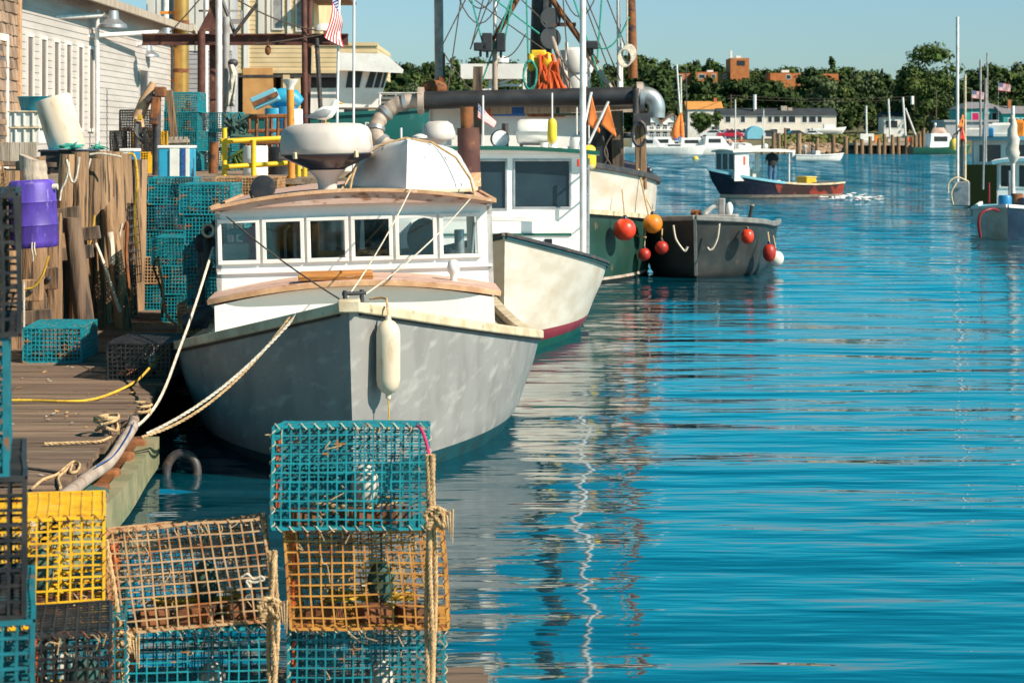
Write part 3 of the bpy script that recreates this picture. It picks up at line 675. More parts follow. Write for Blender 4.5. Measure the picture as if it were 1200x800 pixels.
# ================================================================== white boat with green trim behind it
b2 = thing('fishing_boat', 'white fishing boat with green roof trim and large dark window behind the grey one', 'boat', (-.08,23.0,0), rz=R(3.4))
B2I = TM[b2.name].inverted()
def b2l(px,py,d): return B2I@at(px,py,d)
H2 = Hull(9.5, [(0,1.40,.76,.8,1.60,2.0), (.08,1.0,.56,.58,1.54,2.0), (.16,.55,.36,.36,1.44,2.0), (.2,.24,.19,.19,1.36,2.05), (.24,.10,.09,.09,1.30,2.1), (.6,-.4,-.4,-.3,.9,2.2), (1.0,-.6,-.6,-.4,0,2)], sm=.48, taper=.1)
m = MB(); H2.shell(m, 0, 3, 9, 36); m.build('hull', 'hull_white', b2, 40, True)
m = MB(); H2.shell(m, 3, 4, 3, 36); m.build('boot_stripe', 'stripe_maroon', b2, 40, True)
m = MB(); H2.shell(m, 4, 6, 6, 30); m.build('bottom', 'stripe_green', b2, 40, True)
m = MB(); H2.deck(m, 0, -.04); m.build('deck', 'white_paint', b2, 30, True)
m = MB()
for s in (-1,1): m.sweep(H2.line(0, s, .0, 1, 36, .01, .0), .06, .045)
m.build('sheer_rail', 'dark_metal', b2, 40, True, bevel=.01)
m = MB()
for s in (-1,1): m.sweep(H2.line(0, s, .0, 1, 36, .010, -.04), .03, .022)
m.build('rub_or_shadow_strip', 'boot_teal', b2, 40, True)
CF = 5.0; CW = 1.42
hol = [(.12,.86,.72,1.36),(1.02,1.70,.72,1.36),(1.84,2.58,.74,1.36)]
m = MB(); m.panel((-CW,CF,.8), (1,0,0), (0,0,1), 2*CW, 1.46, hol, .05)
for s in (-1,1):
    o = (-CW, CF+3.0, .8) if s < 0 else (CW, CF, .8); ux = (0,-1,0) if s < 0 else (0,1,0)
    m.panel(o, ux, (0,0,1), 3.0, 1.46, [(.25,.9,.72,1.3),(1.1,1.9,.72,1.3)], .05)
m.prism([(-CW,2.262),(CW,2.262),(CW,2.28),(0,2.33),(-CW,2.28)], CF+.002, CF+.05)
m.build('wheelhouse', 'white_house_paint', b2, 30, True)
for h in hol:
    m = MB(); m.frame((-CW,CF,.8), (1,0,0), (0,0,1), h, .035, .012, -.03); w = m.build('window', 'galvanised', b2, None, True, bevel=.01)
    m = MB(); m.bx(h[0]-CW, h[1]-CW, CF+.02, CF+.026, .8+h[2], .8+h[3]); m.build('pane', 'window_blue', w, None, True)
m = MB(); m.bx(-CW+.03,CW-.03,CF+.5,CF+.52,.85,2.2); m.build('bulkhead', 'dark_metal', b2, None, True)
m = MB(); m.slab(lambda u,v: (-1.56+3.12*u, CF-.16+3.4*v, 2.36-.07*(2*u-1)**2), lambda u,v: (-1.56+3.12*u, CF-.16+3.4*v, 2.31-.07*(2*u-1)**2), 12, 2); rf = m.build('roof', 'white_house_paint', b2, 35, True)
m = MB(); m.sweep([(-1.56+3.12*i/12, CF-.175, 2.345-.07*(2*i/12-1)**2) for i in range(13)], .03, .055); m.build('roof_edge', 'stripe_green', rf, None, True)
m = MB(); m.prism([(-1.0,.8),(1.0,.8),(1.0,1.34),(.6,1.42),(-.6,1.42),(-1.0,1.34)], 3.0, CF); m.build('trunk_cabin', 'white_house_paint', b2, 30, True)
m = MB(); m.bx(-1.01,1.01,2.98,2.998,1.24,1.27); m.bx(1.002,1.015,3.0,CF,1.23,1.27); m.build('trunk_stripe', 'stripe_green', b2, None, True)
for x in (.42,.72):
    m = MB(); m.bx(x-.05,x+.05,2.985,2.999,1.02,1.2); m.build('porthole', 'window_dark', b2, None, True, bevel=.02)
c = b2l(683,300,25.6)
m = MB(); m.tube([(c.x,c.y,.85),(c.x,c.y,6.2)], [.042,.036], 12); m.build('whip_pole', 'white_pipe', b2, 50, True)
m = MB()
for dx in (.0,.2): m.tube([(1.36+dx*.3,CF-.25+dx,.85),(1.36+dx*.3,CF-.25+dx,2.2)], .018, 8)
for z in (1.0,1.35,1.7,2.05): m.tube([(1.36,CF-.25,z),(1.42,CF-.05,z)], .014, 8)
m.build('ladder_rail', 'galvanised', b2, 50, True)
c = b2l(679,191,26.8); m = MB(); m.box(c, (.06,.08,.1)); m.build('port_light', 'buoy_red', b2, None, True, bevel=.01)
# roof gear
c = b2l(585,163,28.8)
m = MB(); m.lathe([(0,-.13),(.07,-.12),(.12,-.05),(.135,.06),(.12,.08)], c, 20, Euler((R(90),0,R(10))).to_matrix()); fl = m.build('floodlight', 'dark_metal', b2, 50, True)
m = MB(); m.lathe([(.12,.081),(.05,.1),(0,.105)], c, 20, Euler((R(90),0,R(10))).to_matrix()); m.build('lens', 'lamp_glass', fl, 60, True)
m = MB(); m.tube([c+Vector((0,.02,-.13)),(c.x,c.y+.02,2.3)], .02); m.build('bracket', 'dark_metal', fl, 50, True)
c = b2l(626,155,28.6)
m = MB(); m.tube([c+Vector((-.25,0,.0)), c+Vector((-.235,0,0)), c+Vector((-.19,0,0)), c+Vector((0,0,0)), c+Vector((.19,0,0)), c+Vector((.235,0,0)), c+Vector((.25,0,0))], [.08,.15,.18,.185,.18,.15,.08], 18)
lr = m.build('life_raft_canister', 'white_paint', b2, 40, True)
m = MB(); m.box(c+Vector((0,0,0)), (.54,.40,.02)); m.build('canister_seam', 'galvanised', lr, None, True)
m = MB()
for dx in (-.16,.16):
    for dy in (-.12,.12): m.bar(c+Vector((dx*1.2,dy,-.17)), (c.x+dx*.8,c.y+dy,2.3), .025)
m.bar(c+Vector((-.2,-.12,-.17)),c+Vector((.2,-.12,-.17)),.025); m.build('cradle', 'dark_metal', lr, None, True)
m = MB(); c = b2l(592,168,28.9); m.tube([c+Vector((0,0,-.15)), c+Vector((0,0,.28))], .05, 8); m.build('pulley_block', 'dark_metal', b2, 40, True)
m = MB(); m.tube([b2l(566,190,28.7), b2l(566,112,28.7)], .014, 8); fs_ = m.build('flag_staff', 'white_pipe', b2, 40, True)
m = MB()
for px_, py_ in ((638,172),(648,172),(660,178)): c = b2l(px_,py_,28.4); m.tube([(c.x,c.y,2.3),c+Vector((0,0,.06))], .06, 10)
m.build('bait_jar', 'white_plastic', b2, 40, True)

# buoys and dahn flags standing on the roof
def marker_buoy(px, pt, pb, d, mat, label, r=None, group=None):
    a = at(px,pt,d); b = at(px,pb,d); r = r or (a.z-b.z)*.17; h = a.z-b.z
    t = thing('marker_buoy', label, 'buoy', b)
    m = MB(); m.lathe([(0,0),(r*.5,.005),(r*.9,h*.12),(r,h*.25),(r,h*.75),(r*.9,h*.9),(r*.45,h),(0,h)], (0,0,0), 16); m.build('float', mat, t, 50, True)
    m = MB(); m.tube([(0,0,-h*.1),(0,0,h*2.0)], .012, 8); m.build('stick', 'white_pipe', t, 50, True)
    return t
marker_buoy(647, 139, 169, 28.0, 'buoy_yellow', 'yellow pot buoy standing on its white stick beside the life raft canister', .065)
def flag_cloth(mb, corners, n=8, amp=.03, ph=0):
    A,B,C_,D = corners       # hoist top, hoist bottom, fly bottom, fly top
    nrm = ((B-A).cross(D-A)).normalized()
    mb.grid(lambda u,v: A.lerp(D,u).lerp(B.lerp(C_,u),v)+nrm*amp*math.sin(u*6+v*2.2+ph)*u, n, n)
for (p0,p1,ft,fb,tip,lab,lab2) in (((693,108),(672,205),(693,110),(689,146),(703,152),'orange pennant hanging on the upright marker pole beside the big black pipe','tall'),
                         ((713,119),(690,168),(713,121),(704,146),(722,157),'orange pennant on the slanted marker pole above the yellow and white buoys','slant')):
    d = 30.0; a = at(*p0,d); b = at(*p1,d)
    t = thing('marker_flag', lab, 'flag', b)
    m = MB(); m.tube([b, a], .02, 8); m.build('pole', 'white_pipe', t, 50)
    m = MB(); flag_cloth(m, (at(*ft,d), at(*fb,d), at(*tip,d)+Vector((0,.05,-.05)), at(*tip,d)), 8, .05); o = m.build('pennant', 'flag_orange', t, 80)
    so_ = o.modifiers.new('cloth', 'SOLIDIFY'); so_.thickness = .006
for (px,pt,pb,mt,lb) in ((676,158,190,'buoy_white','pale orange and white pot buoy leaning by the white pole'), (690,170,200,'buoy_yellow','yellow pot buoy low beside the slanted flag pole'),(683,190,206,'buoy_orange','small orange pot buoy behind the white pole')):
    marker_buoy(px, pt, pb, 30.2, mt, lb, .11)

# ================================================================== stars and stripes
def us_flag(label, hoist_top, hoist_bot, fly_bot, fly_top, staff_a, staff_b, amp, own_staff=True):
    t = thing('flag', label, 'flag', hoist_bot)
    A,B,C_,D = hoist_top, hoist_bot, fly_bot, fly_top
    nrm = ((B-A).cross(D-A)).normalized()
    def pos(u,v): return A.lerp(D,u).lerp(B.lerp(C_,u),v)+nrm*amp*math.sin(u*7+v*3.0)*min(1,u*3)
    m = MB(); NU = 20
    for k in range(13):
        m.cur = 0 if k % 2 == 0 else 1
        for i in range(NU):
            if k < 7 and i < 8: m.cur = 2
            else: m.cur = 0 if k % 2 == 0 else 1
            q = [pos(i/NU,k/13), pos((i+1)/NU,k/13), pos((i+1)/NU,(k+1)/13), pos(i/NU,(k+1)/13)]
            m.add(q, [(0,1,2,3)])
    m.cur = 1
    for r_ in range(9):
        for c_ in range(6 if r_ % 2 == 0 else 5):
            u = (.033+.066*c_+(0 if r_%2==0 else .033))*.4/.4; u *= 1.0; v = (r_+.7)/17.5*.93
            p = pos(u,v); e = (D-A).length*.012
            for sg in (-1,1):
                m.add([p+nrm*sg*.004+Vector((e*math.cos(k*math.pi/3),0,e*math.sin(k*math.pi/3))) for k in range(6)], [tuple(range(6))])
    m.build('cloth', ['flag_red','flag_white','flag_blue'], t, 80)
    if own_staff:
        m = MB(); m.tube([staff_a, staff_b], .016, 8); m.build('staff', 'white_pipe', t, 50)
    return t
d = 23.5
us_flag('large american flag hanging limp on its white staff behind the radar dome', at(396,-24,d), at(399,14,d), at(403,56,d)+Vector((0,-.03,0)), at(382,44,d)+Vector((0,-.12,0)), at(394,190,d), at(398,-28,d), .035)
# the hanging cloth: fly drops down beside the staff
d = 28.7
us_flag('small american flag drooping from the thin staff beside the rusty exhaust stack', at(560,121,d), at(560,138,d), at(579,150,d), at(581,142,d)+Vector((0,.1,0)), at(560,190,d), at(560,118,d), .025, False)

# mooring lines of the grey boat
rope('mooring_line', sag(at(349,367,14.98), at(172,508,14.4), .10, 16), .012, 'rope_white', 'doubled pale mooring line from bow rail to the float, upper strand', lay=True)
rope('mooring_line', sag(at(340,371,15.02), at(166,512,14.3), .15, 16), .011, 'rope_tan', 'doubled tan mooring line from bow rail to the float, lower strand', lay=True)
rope('mooring_line', smoothpath([at(250,290,18.0), at(228,360,17.2), at(210,410,16.3), at(190,462,15.4), at(168,493,14.7), at(140,510,14.35)], 5), .012, 'rope_white', 'pale mooring line rising steeply from the float to the pot hauler', lay=True)
# ================================================================== green trawler with the white bulwark
TRW_D = 37.0
tr = thing('trawler', 'green trawler with white bulwark, dark mast and long black pipe across its deck', 'boat', (.78,33.6,0), rz=R(2.6))
TI = TM[tr.name].inverted()
def tl(px,py,d): return TI@at(px,py,d)
H3 = Hull(13, [(0,2.1,1.55,1.5,2.2,2.0), (.08,1.7,1.22,1.1,2.18,2.05), (.14,1.3,.88,.8,2.15,2.1), (.2,.5,.4,.35,2.1,2.4), (.25,.10,.10,.10,2.0,2.5), (.27,.0,.0,.0,1.98,2.5), (.5,-.5,-.5,-.5,1.5,2.4), (.9,-.7,-.7,-.7,0,2)], sm=.42, taper=.1)
m = MB(); H3.shell(m, 0, 2, 6, 36); m.build('bulwark', 'hull_white', tr, 40, True)
m = MB(); H3.shell(m, 2, 4, 6, 36); m.build('hull', 'hull_green', tr, 40, True)
m = MB(); H3.shell(m, 4, 4.6, 2, 36); m.build('boot_stripe', 'hose', tr, 40, True)
m = MB(); H3.shell(m, 4.6, 7, 6, 30); m.build('bottom', 'dark_slime', tr, 40, True)
m = MB(); H3.deck(m, 1, -.1, .05); m.build('deck', 'grey_board', tr, 30, True)
m = MB()
for s in (-1,1): m.sweep(H3.line(0, s, .0, 1, 30, 0, .02), .14, .09)
m.build('cap_rail', 'dark_metal', tr, 40, True)
m = MB()
for s in (-1,1): m.sweep(H3.line(2, s, .0, 1, 30, .02), .12, .08)
m.build('rub_rail', 'cream_trim', tr, 40, True)
# deckhouse
m = MB(); a = tl(560,190,35.5); 
m.panel((-2.1,3.6,1.3), (1,0,0), (0,0,1), 3.5, 1.72, [(2.75,3.35,.35,1.5)], .06)
m.panel((1.4,3.6,1.3), (0,1,0), (0,0,1), 4.0, 1.72, [(.5,1.3,.7,1.3),(1.8,2.6,.7,1.3)], .06)
m.panel((-2.1,7.6,1.3), (0,-1,0), (0,0,1), 4.0, 1.72, [], .06)
m.build('deckhouse', 'white_house_paint', tr, 30, True)
m = MB(); m.box((-.35,5.5,3.06), (3.9,4.5,.07)); rf = m.build('roof', 'dark_metal', tr, None, True, bevel=.01)
m = MB(); m.bx(.5,1.36,3.7,3.72,1.5,2.9); m.build('doorway_dark_sheet', 'window_dark', tr, None, True)  # dark sheet standing in for the dark inside of the open deckhouse
m = MB(); m.box((.62,3.56,2.15), (.14,.06,.9), (0,.1,0)); m.build('oilskin', 'leaf_pale', tr, None, True, bevel=.03)
# long black pipe with flange, flexible hose at one end and a steel elbow at the other
pa = at(492,118,36.4); pb = at(748,112,36.4)
m = MB(); m.tube([pa, pb], .158, 24); pp = m.build('cross_pipe', 'black_plastic', tr, 40)
for q in (at(493,118,36.4), at(749,112,36.4)):
    m = MB(); m.tube([q+Vector((-.05,0,0)), q+Vector((.06,0,0))], .24, 24); m.build('flange', 'hose', pp, 40)
path = smoothpath([at(491,118,36.4), at(470,121,36.4), at(452,132,36.4), at(441,148,36.3), at(443,163,36.2), at(460,173,36.1), at(485,178,36.0), at(520,186,36)], 10)
m = MB(); m.tube(path, [.135+.006*math.sin(i*1.3) for i in range(len(path))], 20); m.build('flexible_hose', 'hose', pp, 60)
m = MB()
for k in (8, 20, 32, 44):
    p = path[k]; t = (path[k+1]-path[k-1]).normalized(); m.tube([p-t*.035, p+t*.035], .165, 20)
m.build('hose_clamp', 'galvanised', pp, 40)
path = smoothpath([at(750,112,36.4), at(758,112,36.4), at(765,116,36.4), at(769,124,36.4), at(769,138,36.4)], 6)
m = MB(); m.tube(path, [.155]*len(path), 20); m.build('elbow', 'galvanised', pp, 50)
p = at(752,112,36.4); m = MB(); m.tube([p+Vector((-.04,0,-.04)), p+Vector((.04,0,-.04))], .26, 20); m.build('steel_collar', 'galvanised', pp, 40)
# wooden posts carrying the pipe
m = MB(); m.bar(at(750,112,36.5)+Vector((0,.1,0)), at(752,222,36.5)+Vector((0,.1,0)), .19, .19, (0,1,0)); m.build('post', 'pile_wood', tr, None)
m = MB(); m.bar(at(560,78,36.6)+Vector((0,.1,0)), at(558,200,36.6)+Vector((0,.1,0)), .17, .17, (0,1,0)); m.build('post', 'dark_pile', tr, None)
m = MB(); m.bar(at(723,130,36.7), at(725,215,36.7), .2, .2, (0,1,0)); m.build('post', 'dark_pile', tr, None)
m = MB(); m.bar(at(560,128,37.0), at(748,125,37.0), .12, .2); m.build('cross_beam', 'grey_board', tr, None)
p = at(752,140,36.2); m = MB(); m.box(p, (.3,.2,.22)); m.tube([p+Vector((.12*math.cos(R(a))-.05,-.1,-.25+.22*math.sin(R(a)))) for a in range(0,360,24)], .03, 8); m.tube([p+Vector((-.1,0,0)), p+Vector((-.1,0,.55))], .06, 8); m.build('warp_block', 'dark_metal', tr, 50)
# mast with block, net and derrick booms
m = MB(); m.tube([at(632,150,37.4), at(634,60,37.4), at(638,-170,37.4)], [.18,.20,.15], 12); ms = m.build('mast', 'black_rubber', tr, 50)
m = MB(); m.bar(at(645,-110,37.2), at(637,70,37.2), .1, .1); m.bar(at(627,-50,37.3), at(629,120,37.3), .05, .05); m.build('mast_cleat', 'dark_metal', ms)
m = MB(); m.bar(at(645,29,37.2), at(675,29,37.2), .07); m.build('crosstree', 'rust', ms)
for py in (22, 45):
    p = at(644,py,37.2); m = MB(); m.lathe([(0,-.06),(.2,-.06),(.16,0),(.2,.06),(0,.06)], p, 18, Euler((R(90),0,R(20))).to_matrix()); m.build('mast_block', 'black_plastic', ms, 40)
p = at(631,70,37.0); m = MB(); m.box(p, (.28,.2,.34)); m.ball(p+Vector((.16,-.05,-.03)), (.12,.1,.16)); m.ball(p+Vector((-.13,-.05,-.05)), (.08,.1,.17)); m.build('hauling_block', 'yellow_rail', ms, 40, bevel=.03)
m = MB(); p = at(643,90,36.9)
for k in range(46):
    a = p+Vector((rnd.gauss(-.02,.08), rnd.gauss(0,.05), .32+rnd.uniform(-.1,.1))); q = p+Vector((rnd.gauss(0,.13), rnd.gauss(0,.06), -.28+rnd.uniform(-.12,.1)))
    m.tube([a, a.lerp(q,.5)+Vector((rnd.uniform(-.06,.06),rnd.uniform(-.05,.05),0)), q], .022, 5)
tag(m.build('fishing_net', 'orange_net', smooth=60), 'orange netting bundled below the yellow block of the trawler mast', 'net')
m = MB()
p = at(621,85,36.8)
for k in range(8): m.tube([p+Vector((.11*math.cos(R(a))*(1+.1*k/8)+rnd.uniform(-.01,.01), -.02*k, .26*math.sin(R(a))-.05+rnd.uniform(-.02,.02))) for a in range(0,361,20)], .014, 5)
tag(m.build('rope_coil', 'rope_green', smooth=60), 'green rope coil hanging beside the dark trawler mast', 'rope')
def boom(a, b, r, mat, nm='boom', d=37.2, d2=None): 
    m = MB(); m.tube([at(*a,d), at(*b,d2 or d)], r, 8); return m.build(nm, mat, tr, 50)
boom((642,30),(668,105),.05,'hose'); boom((612,-50),(700,75),.055,'rust'); boom((683,57),(717,105),.05,'hose')
boom((636,-54),(578,48),.055,'rust'); boom((580,42),(580,110),.05,'hose'); boom((580,-80),(580,48),.035,'white_pipe','antenna')
boom((736,-110),(742,92),.085,'rust','fore_mast'); boom((724,-70),(727,215),.04,'white_pipe','antenna'); boom((728,50),(729,215),.03,'white_pipe','antenna')
boom((513,-110),(515,110),.085,'grey_pipe','fore_mast',38.5); boom((519,62),(520,110),.04,'rust','boom',38.5)
boom((690,62),(690,108),.03,'white_pipe','antenna'); boom((664,50),(663,105),.03,'white_pipe','antenna')
p = at(516,105,38.3); m = MB(); m.ball(p+Vector((-.1,0,.02)), (.26,.2,.16)); m.box(p+Vector((.03,0,.1)), (.14,.14,.3)); m.build('winch_drum', 'rust', tr, 50, bevel=.02)
# lamps on the gallows
for (px,py,w,h) in ((571,50,.19,.34),(587,50,.17,.34),(563,55,.24,.15),(694,53,.22,.15)):
    p = at(px,py,37.0); m = MB(); m.box(p, (w,.16,h)); m.box(p+Vector((0,.02,-h*.5-.05)), (.05,.05,.12)); m.build('deck_lamp', 'black_plastic', tr, None, bevel=.02)
# radars
for (px,py,r) in ((675,73,.33),(675,95,.26)):
    p = at(px,py,38.3); m = MB(); m.lathe([(r*.9,-.2),(r,-.12),(r,.14),(r*.9,.22),(r*.6,.27),(0,.28)], p, 24); q = m.build('radar_dome', 'white_paint', tr, 40)
    m = MB(); m.tube([p+Vector((0,0,-.2)), p+Vector((0,0,-.75))], .08, 10); m.box(p+Vector((0,0,-.25)), (.55,.3,.05)); m.build('radar_post', 'galvanised', q, 40)
# white frame behind the mast (gallows top)
m = MB(); m.bar(at(540,84,41), at(617,84,41), .3, .3); m.bar(at(577,100,41), at(614,100,41), .05); m.bar(at(556,110,41), at(616,86,41), .05); m.bar(at(575,84,41), at(574,112,41), .06); m.bar(at(615,84,41), at(615,130,41), .08); m.build('gantry', 'white_paint', tr)
p = at(587,71,41); m = MB(); m.lathe([(.04,-.4),(.04,-.05),(.16,-.04),(.16,.04),(.06,.09),(0,.09)], p, 14); m.build('gps_dome', 'white_paint', tr, 40)
# deck clutter
rr = random.Random(3)
for (px,py,w,h,mt,nm) in ((597,123,.6,.22,'sail_blue','tarpaulin'),(640,127,.7,.25,'rust','fish_tray'),(565,124,.4,.25,'orange_net','net_heap'),(665,122,.5,.2,'net_green','net_heap')):
    p = at(px,py,37.2); p.z = 2.98; m = MB(); m.box(p, (w,.5,h), (0,0,rr.uniform(-.3,.3))); m.ball(p+Vector((w*.1,-.05,h*.4)), (w*.3,.2,h*.4)); m.build(nm, mt, tr, 50, bevel=.04)
m = MB(); m.box(at(735,225,37.8), (.9,.7,.9)); m.box(at(735,205,37.8), (.7,.6,.5),(0,.2,.1)); m.build('engine_cover', 'navy_black', tr, None, bevel=.05)
# rigging
i = 0
for (a,b,s,mt) in (((537,0),(590,30),.25,'rope_dark'),((553,0),(566,52),.02,'rope_green'),((566,0),(553,52),.02,'rope_dark'),((573,0),(551,58),.02,'rope_dark'),((598,0),(556,120),.03,'rope_green'),((616,40),(590,68),.12,'rope_dark'),
                   ((530,0),(595,2),.55,'rope_dark'),((673,0),(712,118),.02,'rope_green'),((684,0),(722,105),.02,'rope_dark'),((688,0),(727,95),.02,'rope_dark'),((655,0),(705,0),.42,'rope_dark'),((705,0),(700,70),.03,'rope_green'),
                   ((700,55),(737,20),.25,'rope_green'),((617,-5),(620,110),.03,'rope_green'),((648,92),(649,140),.0,'rope_white'),((600,0),(590,55),.03,'rope_green'),((735,0),(735,62),.02,'rope_white'),((540,0),(524,110),.02,'rope_dark'),((545,0),(515,60),.02,'rope_dark'),((560,0),(640,60),.05,'rope_dark'),((612,0),(640,28),.02,'rope_dark'),((660,0),(668,105),.02,'rope_dark'),((712,0),(735,60),.02,'rope_dark'),((583,0),(632,40),.04,'rope_green'),((650,60),(690,105),.03,'rope_dark'),((520,62),(556,110),.05,'rope_dark')):
    A = at(*a,37.1); B = at(*b,37.1)
    if a[1] <= 0 and b[1] > 10 and s < .1: A = B+(A-B)*(1+90/(b[1]-a[1]))      # on up to the mast heads above the frame
    elif a[1] <= 0: A = at(a[0]-6,-45,37.1); B = B if b[1] > 30 else at(b[0]+5,-45,37.1); s += .7 if b[1] <= 30 else .35
    m = MB(); m.tube(sag(A,B,s*.9,12), .017 if 'green' in mt or 'white' in mt else .012, 5); m.build('rigging_line', mt, tr, 60)
m = MB(); p = at(737,63,36.9)
for k in range(5): m.tube([p+Vector((.12*math.cos(R(a))-.02*k, -.02*k, .16*math.sin(R(a))-.02*k)) for a in range(0,361,24)], .018, 5)
m.build('mast_lashing', 'rope_white', tr, 60)
# ball fenders
def ball_fender(px, py, rpx, d, mat, label, group=None, up=None, ell=1.0):
    p = at(px,py,d); r = rpx/F*d
    t = thing('ball_fender', label, 'fender', p, group=group)
    m = MB(); m.lathe([(0,-r*ell)]+[(r*math.sin(math.pi*i/14), -r*ell*math.cos(math.pi*i/14)) for i in range(1,13)]+[(r*.26,r*ell*.93),(r*.2,r*ell*1.12),(0,r*ell*1.14)], (0,0,0), 20); m.build('ball', mat, t, 60, True)
    m = MB(); m.lathe([(r*.29,r*ell*.9),(r*.27,r*ell*1.06),(r*.14,r*ell*1.25),(0,r*ell*1.25)], (0,0,0), 14); m.build('eye_cap', 'navy_black', t, 60, True)
    if up:
        m = MB(); m.tube([Vector((0,0,r*ell*1.2)), at(*up,d+.1)-p], .013, 6); m.build('lanyard', 'rope_tan', t, 60, True)
    return t
ball_fender(732,269,13.4,34.95,'buoy_red','big glossy red ball fender hanging from the trawler bulwark',up=(729,222))
ball_fender(765,262,11.5,36.0,'buoy_orange','orange ball fender between trawler bow and dark skiff',up=(757,232))
ball_fender(755,298,7.6,36.0,'buoy_dark_red','dark red ball fender low between trawler and skiff, darker than its neighbours',up=(757,262))
rope('mooring_line', sag(at(698,192,37.0), at(757,278,35.9), .35, 14), .014, 'rope_tan', 'tan line looping along the white trawler bulwark')
rope('mooring_line', sag(at(748,198,36.3), at(762,262,35.9), -.02, 8), .016, 'rope_tan', 'tan line from the trawler post to the orange ball fender')
rope('rope_tangle', smoothpath([at(706,160,36.3),at(712,185,36.2),at(702,200,36.2),at(716,196,36.2),at(708,176,36.2),at(722,150,36.2)],5), .018, 'rope_dark', 'dark rope tangle hanging behind the white pole above the trawler rail')
rope('rope_hank', smoothpath([at(708,204,36.3),at(712,225,36.0),at(709,243,35.9),at(713,232,35.9),at(710,238,35.9)],5), .02, 'rope_yellow', 'knotted yellow line dangling over the white trawler bulwark')

# ================================================================== big green ship further back
gs = thing('trawler', 'big teal green ship with white raked pilothouse showing behind the radar dome', 'boat', (.6,52.0,0), rz=math.atan2(.985,-.17))
GI = TM[gs.name].inverted()
H4 = Hull(9, [(0,3.55,3.05,3.0,2.9,2.0), (.3,2.6,2.3,2.2,2.85,2.1), (.9,1.4,1.2,1.2,2.6,2.2), (1.4,.2,.2,.2,2.3,2.3), (1.9,-.6,-.6,-.6,1.4,2.2), (2.2,-.8,-.8,-.8,0,2)], sm=.4, taper=.1)
m = MB(); H4.shell(m, 0, 5, 14, 36); m.build('hull', 'ship_green', gs, 40, True)
m = MB(); H4.deck(m, 0, -.5, .04); m.build('deck', 'grey_board', gs, 30, True)
m = MB()
for s in (-1,1): m.sweep(H4.line(0, s, .0, 1, 30, 0, .02), .12, .08)
m.build('cap_rail', 'ship_green', gs, 40, True)
# pilothouse drawn in world space: roof brow, raked windows
d = 52.0
def gp_(px,py,dd=0): return at(px,py,d+dd)
m = MB()
A = [gp_(395,126),gp_(444,126),gp_(456,83),gp_(395,83)]
vs = A+[v+Vector((-.3,4,0)) for v in A]
m.add(vs, [(0,1,2,3),(7,6,5,4),(0,4,5,1),(1,5,6,2),(2,6,7,3),(3,7,4,0)]); m.build('pilothouse', 'white_house_paint', gs)
m = MB()
top = [(395,62),(449,63),(456,67),(473,82),(472,86),(395,82)]
vs = [gp_(px,py,-.5) for px,py in top]+[gp_(px,py,4.2) for px,py in top]; n = len(top)
m.add(vs, [tuple(range(n)), tuple(range(2*n-1,n-1,-1))]+[(i,i+n,(i+1)%n+n,(i+1)%n) for i in range(n)]); m.build('roof', 'white_paint', gs)
for q in ((428,103,434,84,441,84,436,103),(438,103,443,84,449,84,444,103),(446,103,451,84,454.5,84,449,103),(405,103,408,84,425,84,421,103)):
    m = MB(); m.add([gp_(q[k],q[k+1],-.03) for k in (0,2,4,6)]+[gp_(q[k],q[k+1],.02) for k in (0,2,4,6)], [(0,1,2,3),(7,6,5,4),(0,4,5,1),(1,5,6,2),(2,6,7,3),(3,7,4,0)]); m.build('window', 'window_dark', gs)
m = MB()
for py in (110,115,120): m.tube([gp_(444,py,-.2), gp_(500,py,-1)], .035, 6)
for px in (445,464,484,500): m.tube([gp_(px,110,-.5), gp_(px,128,-.5)], .03, 6)
m.build('deck_railing', 'white_pipe', gs, 40)
# lettering on the flank, seen between staff and dome
hv = Vector((.985,.17,0)); nn = Vector((.17,-.985,0))
q = at(434,149,50.0)
side = 1 if (TM[gs.name].to_3x3()@Vector((1,0,0))).dot(nn) > 0 else -1
best = min((TM[gs.name]@H4.p(.45,t/100,side) for t in range(20,100)), key=lambda v: abs(v.x/v.y-q.x/q.y))
pos = Vector((best.x, best.y, CH-(149-YH)/F*best.y))+nn*.10
Mx = Matrix(((hv.x,0,nn.x,pos.x),(hv.y,0,nn.y,pos.y),(0,1,0,pos.z),(0,0,0,1)))
text_part('RG', .30, 'white_pipe', gs, Mx, .01)
# ================================================================== dark workskiff beside the trawler
sk = thing('skiff', 'dark open metal skiff with red ball fenders moored alongside the green trawler', 'boat', (3.22,36.0,0), rz=math.atan2(-.20,.98))
SI = TM[sk.name].inverted()
def skl(px,py,d): return SI@at(px,py,d)
HS = Hull(5.2, [(0,1.06,.86,.80,1.14,3.6), (.04,.8,.62,.58,1.10,3.6), (.10,.4,.3,.28,1.04,3.4), (.16,.04,.04,.04,.98,3.2), (.5,-.2,-.2,-.2,.7,3), (.8,-.3,-.3,-.3,0,3)], sm=.38, taper=.05)
HS.sm = .36
m = MB(); HS.shell(m, 0, 5, 14, 30); m.build('hull', 'skiff_dark', sk, 40, True)
m = MB(); HS.deck(m, 2, .1, .06); m.build('sole', 'skiff_dark', sk, 30, True)
m = MB()
for s in (-1,1): m.sweep(HS.line(0, s, .0, 1, 30, .0, .01), .11, .10)
m.build('gunwale', 'skiff_rail', sk, 40, True, bevel=.02)
m = MB(); m.bar((0,-.03,1.05), (0,.13,.05), .05, .05); m.build('stem_bar', 'skiff_rail', sk, None, True)
c = skl(846,256,38.5); m = MB(); m.box(c+Vector((0,0,-.12)), (.6,.5,.4)); m.box(c+Vector((.0,0,.2)), (.12,.14,.36)); eng = m.build('engine', 'grey_pipe', sk, None, True, bevel=.02)
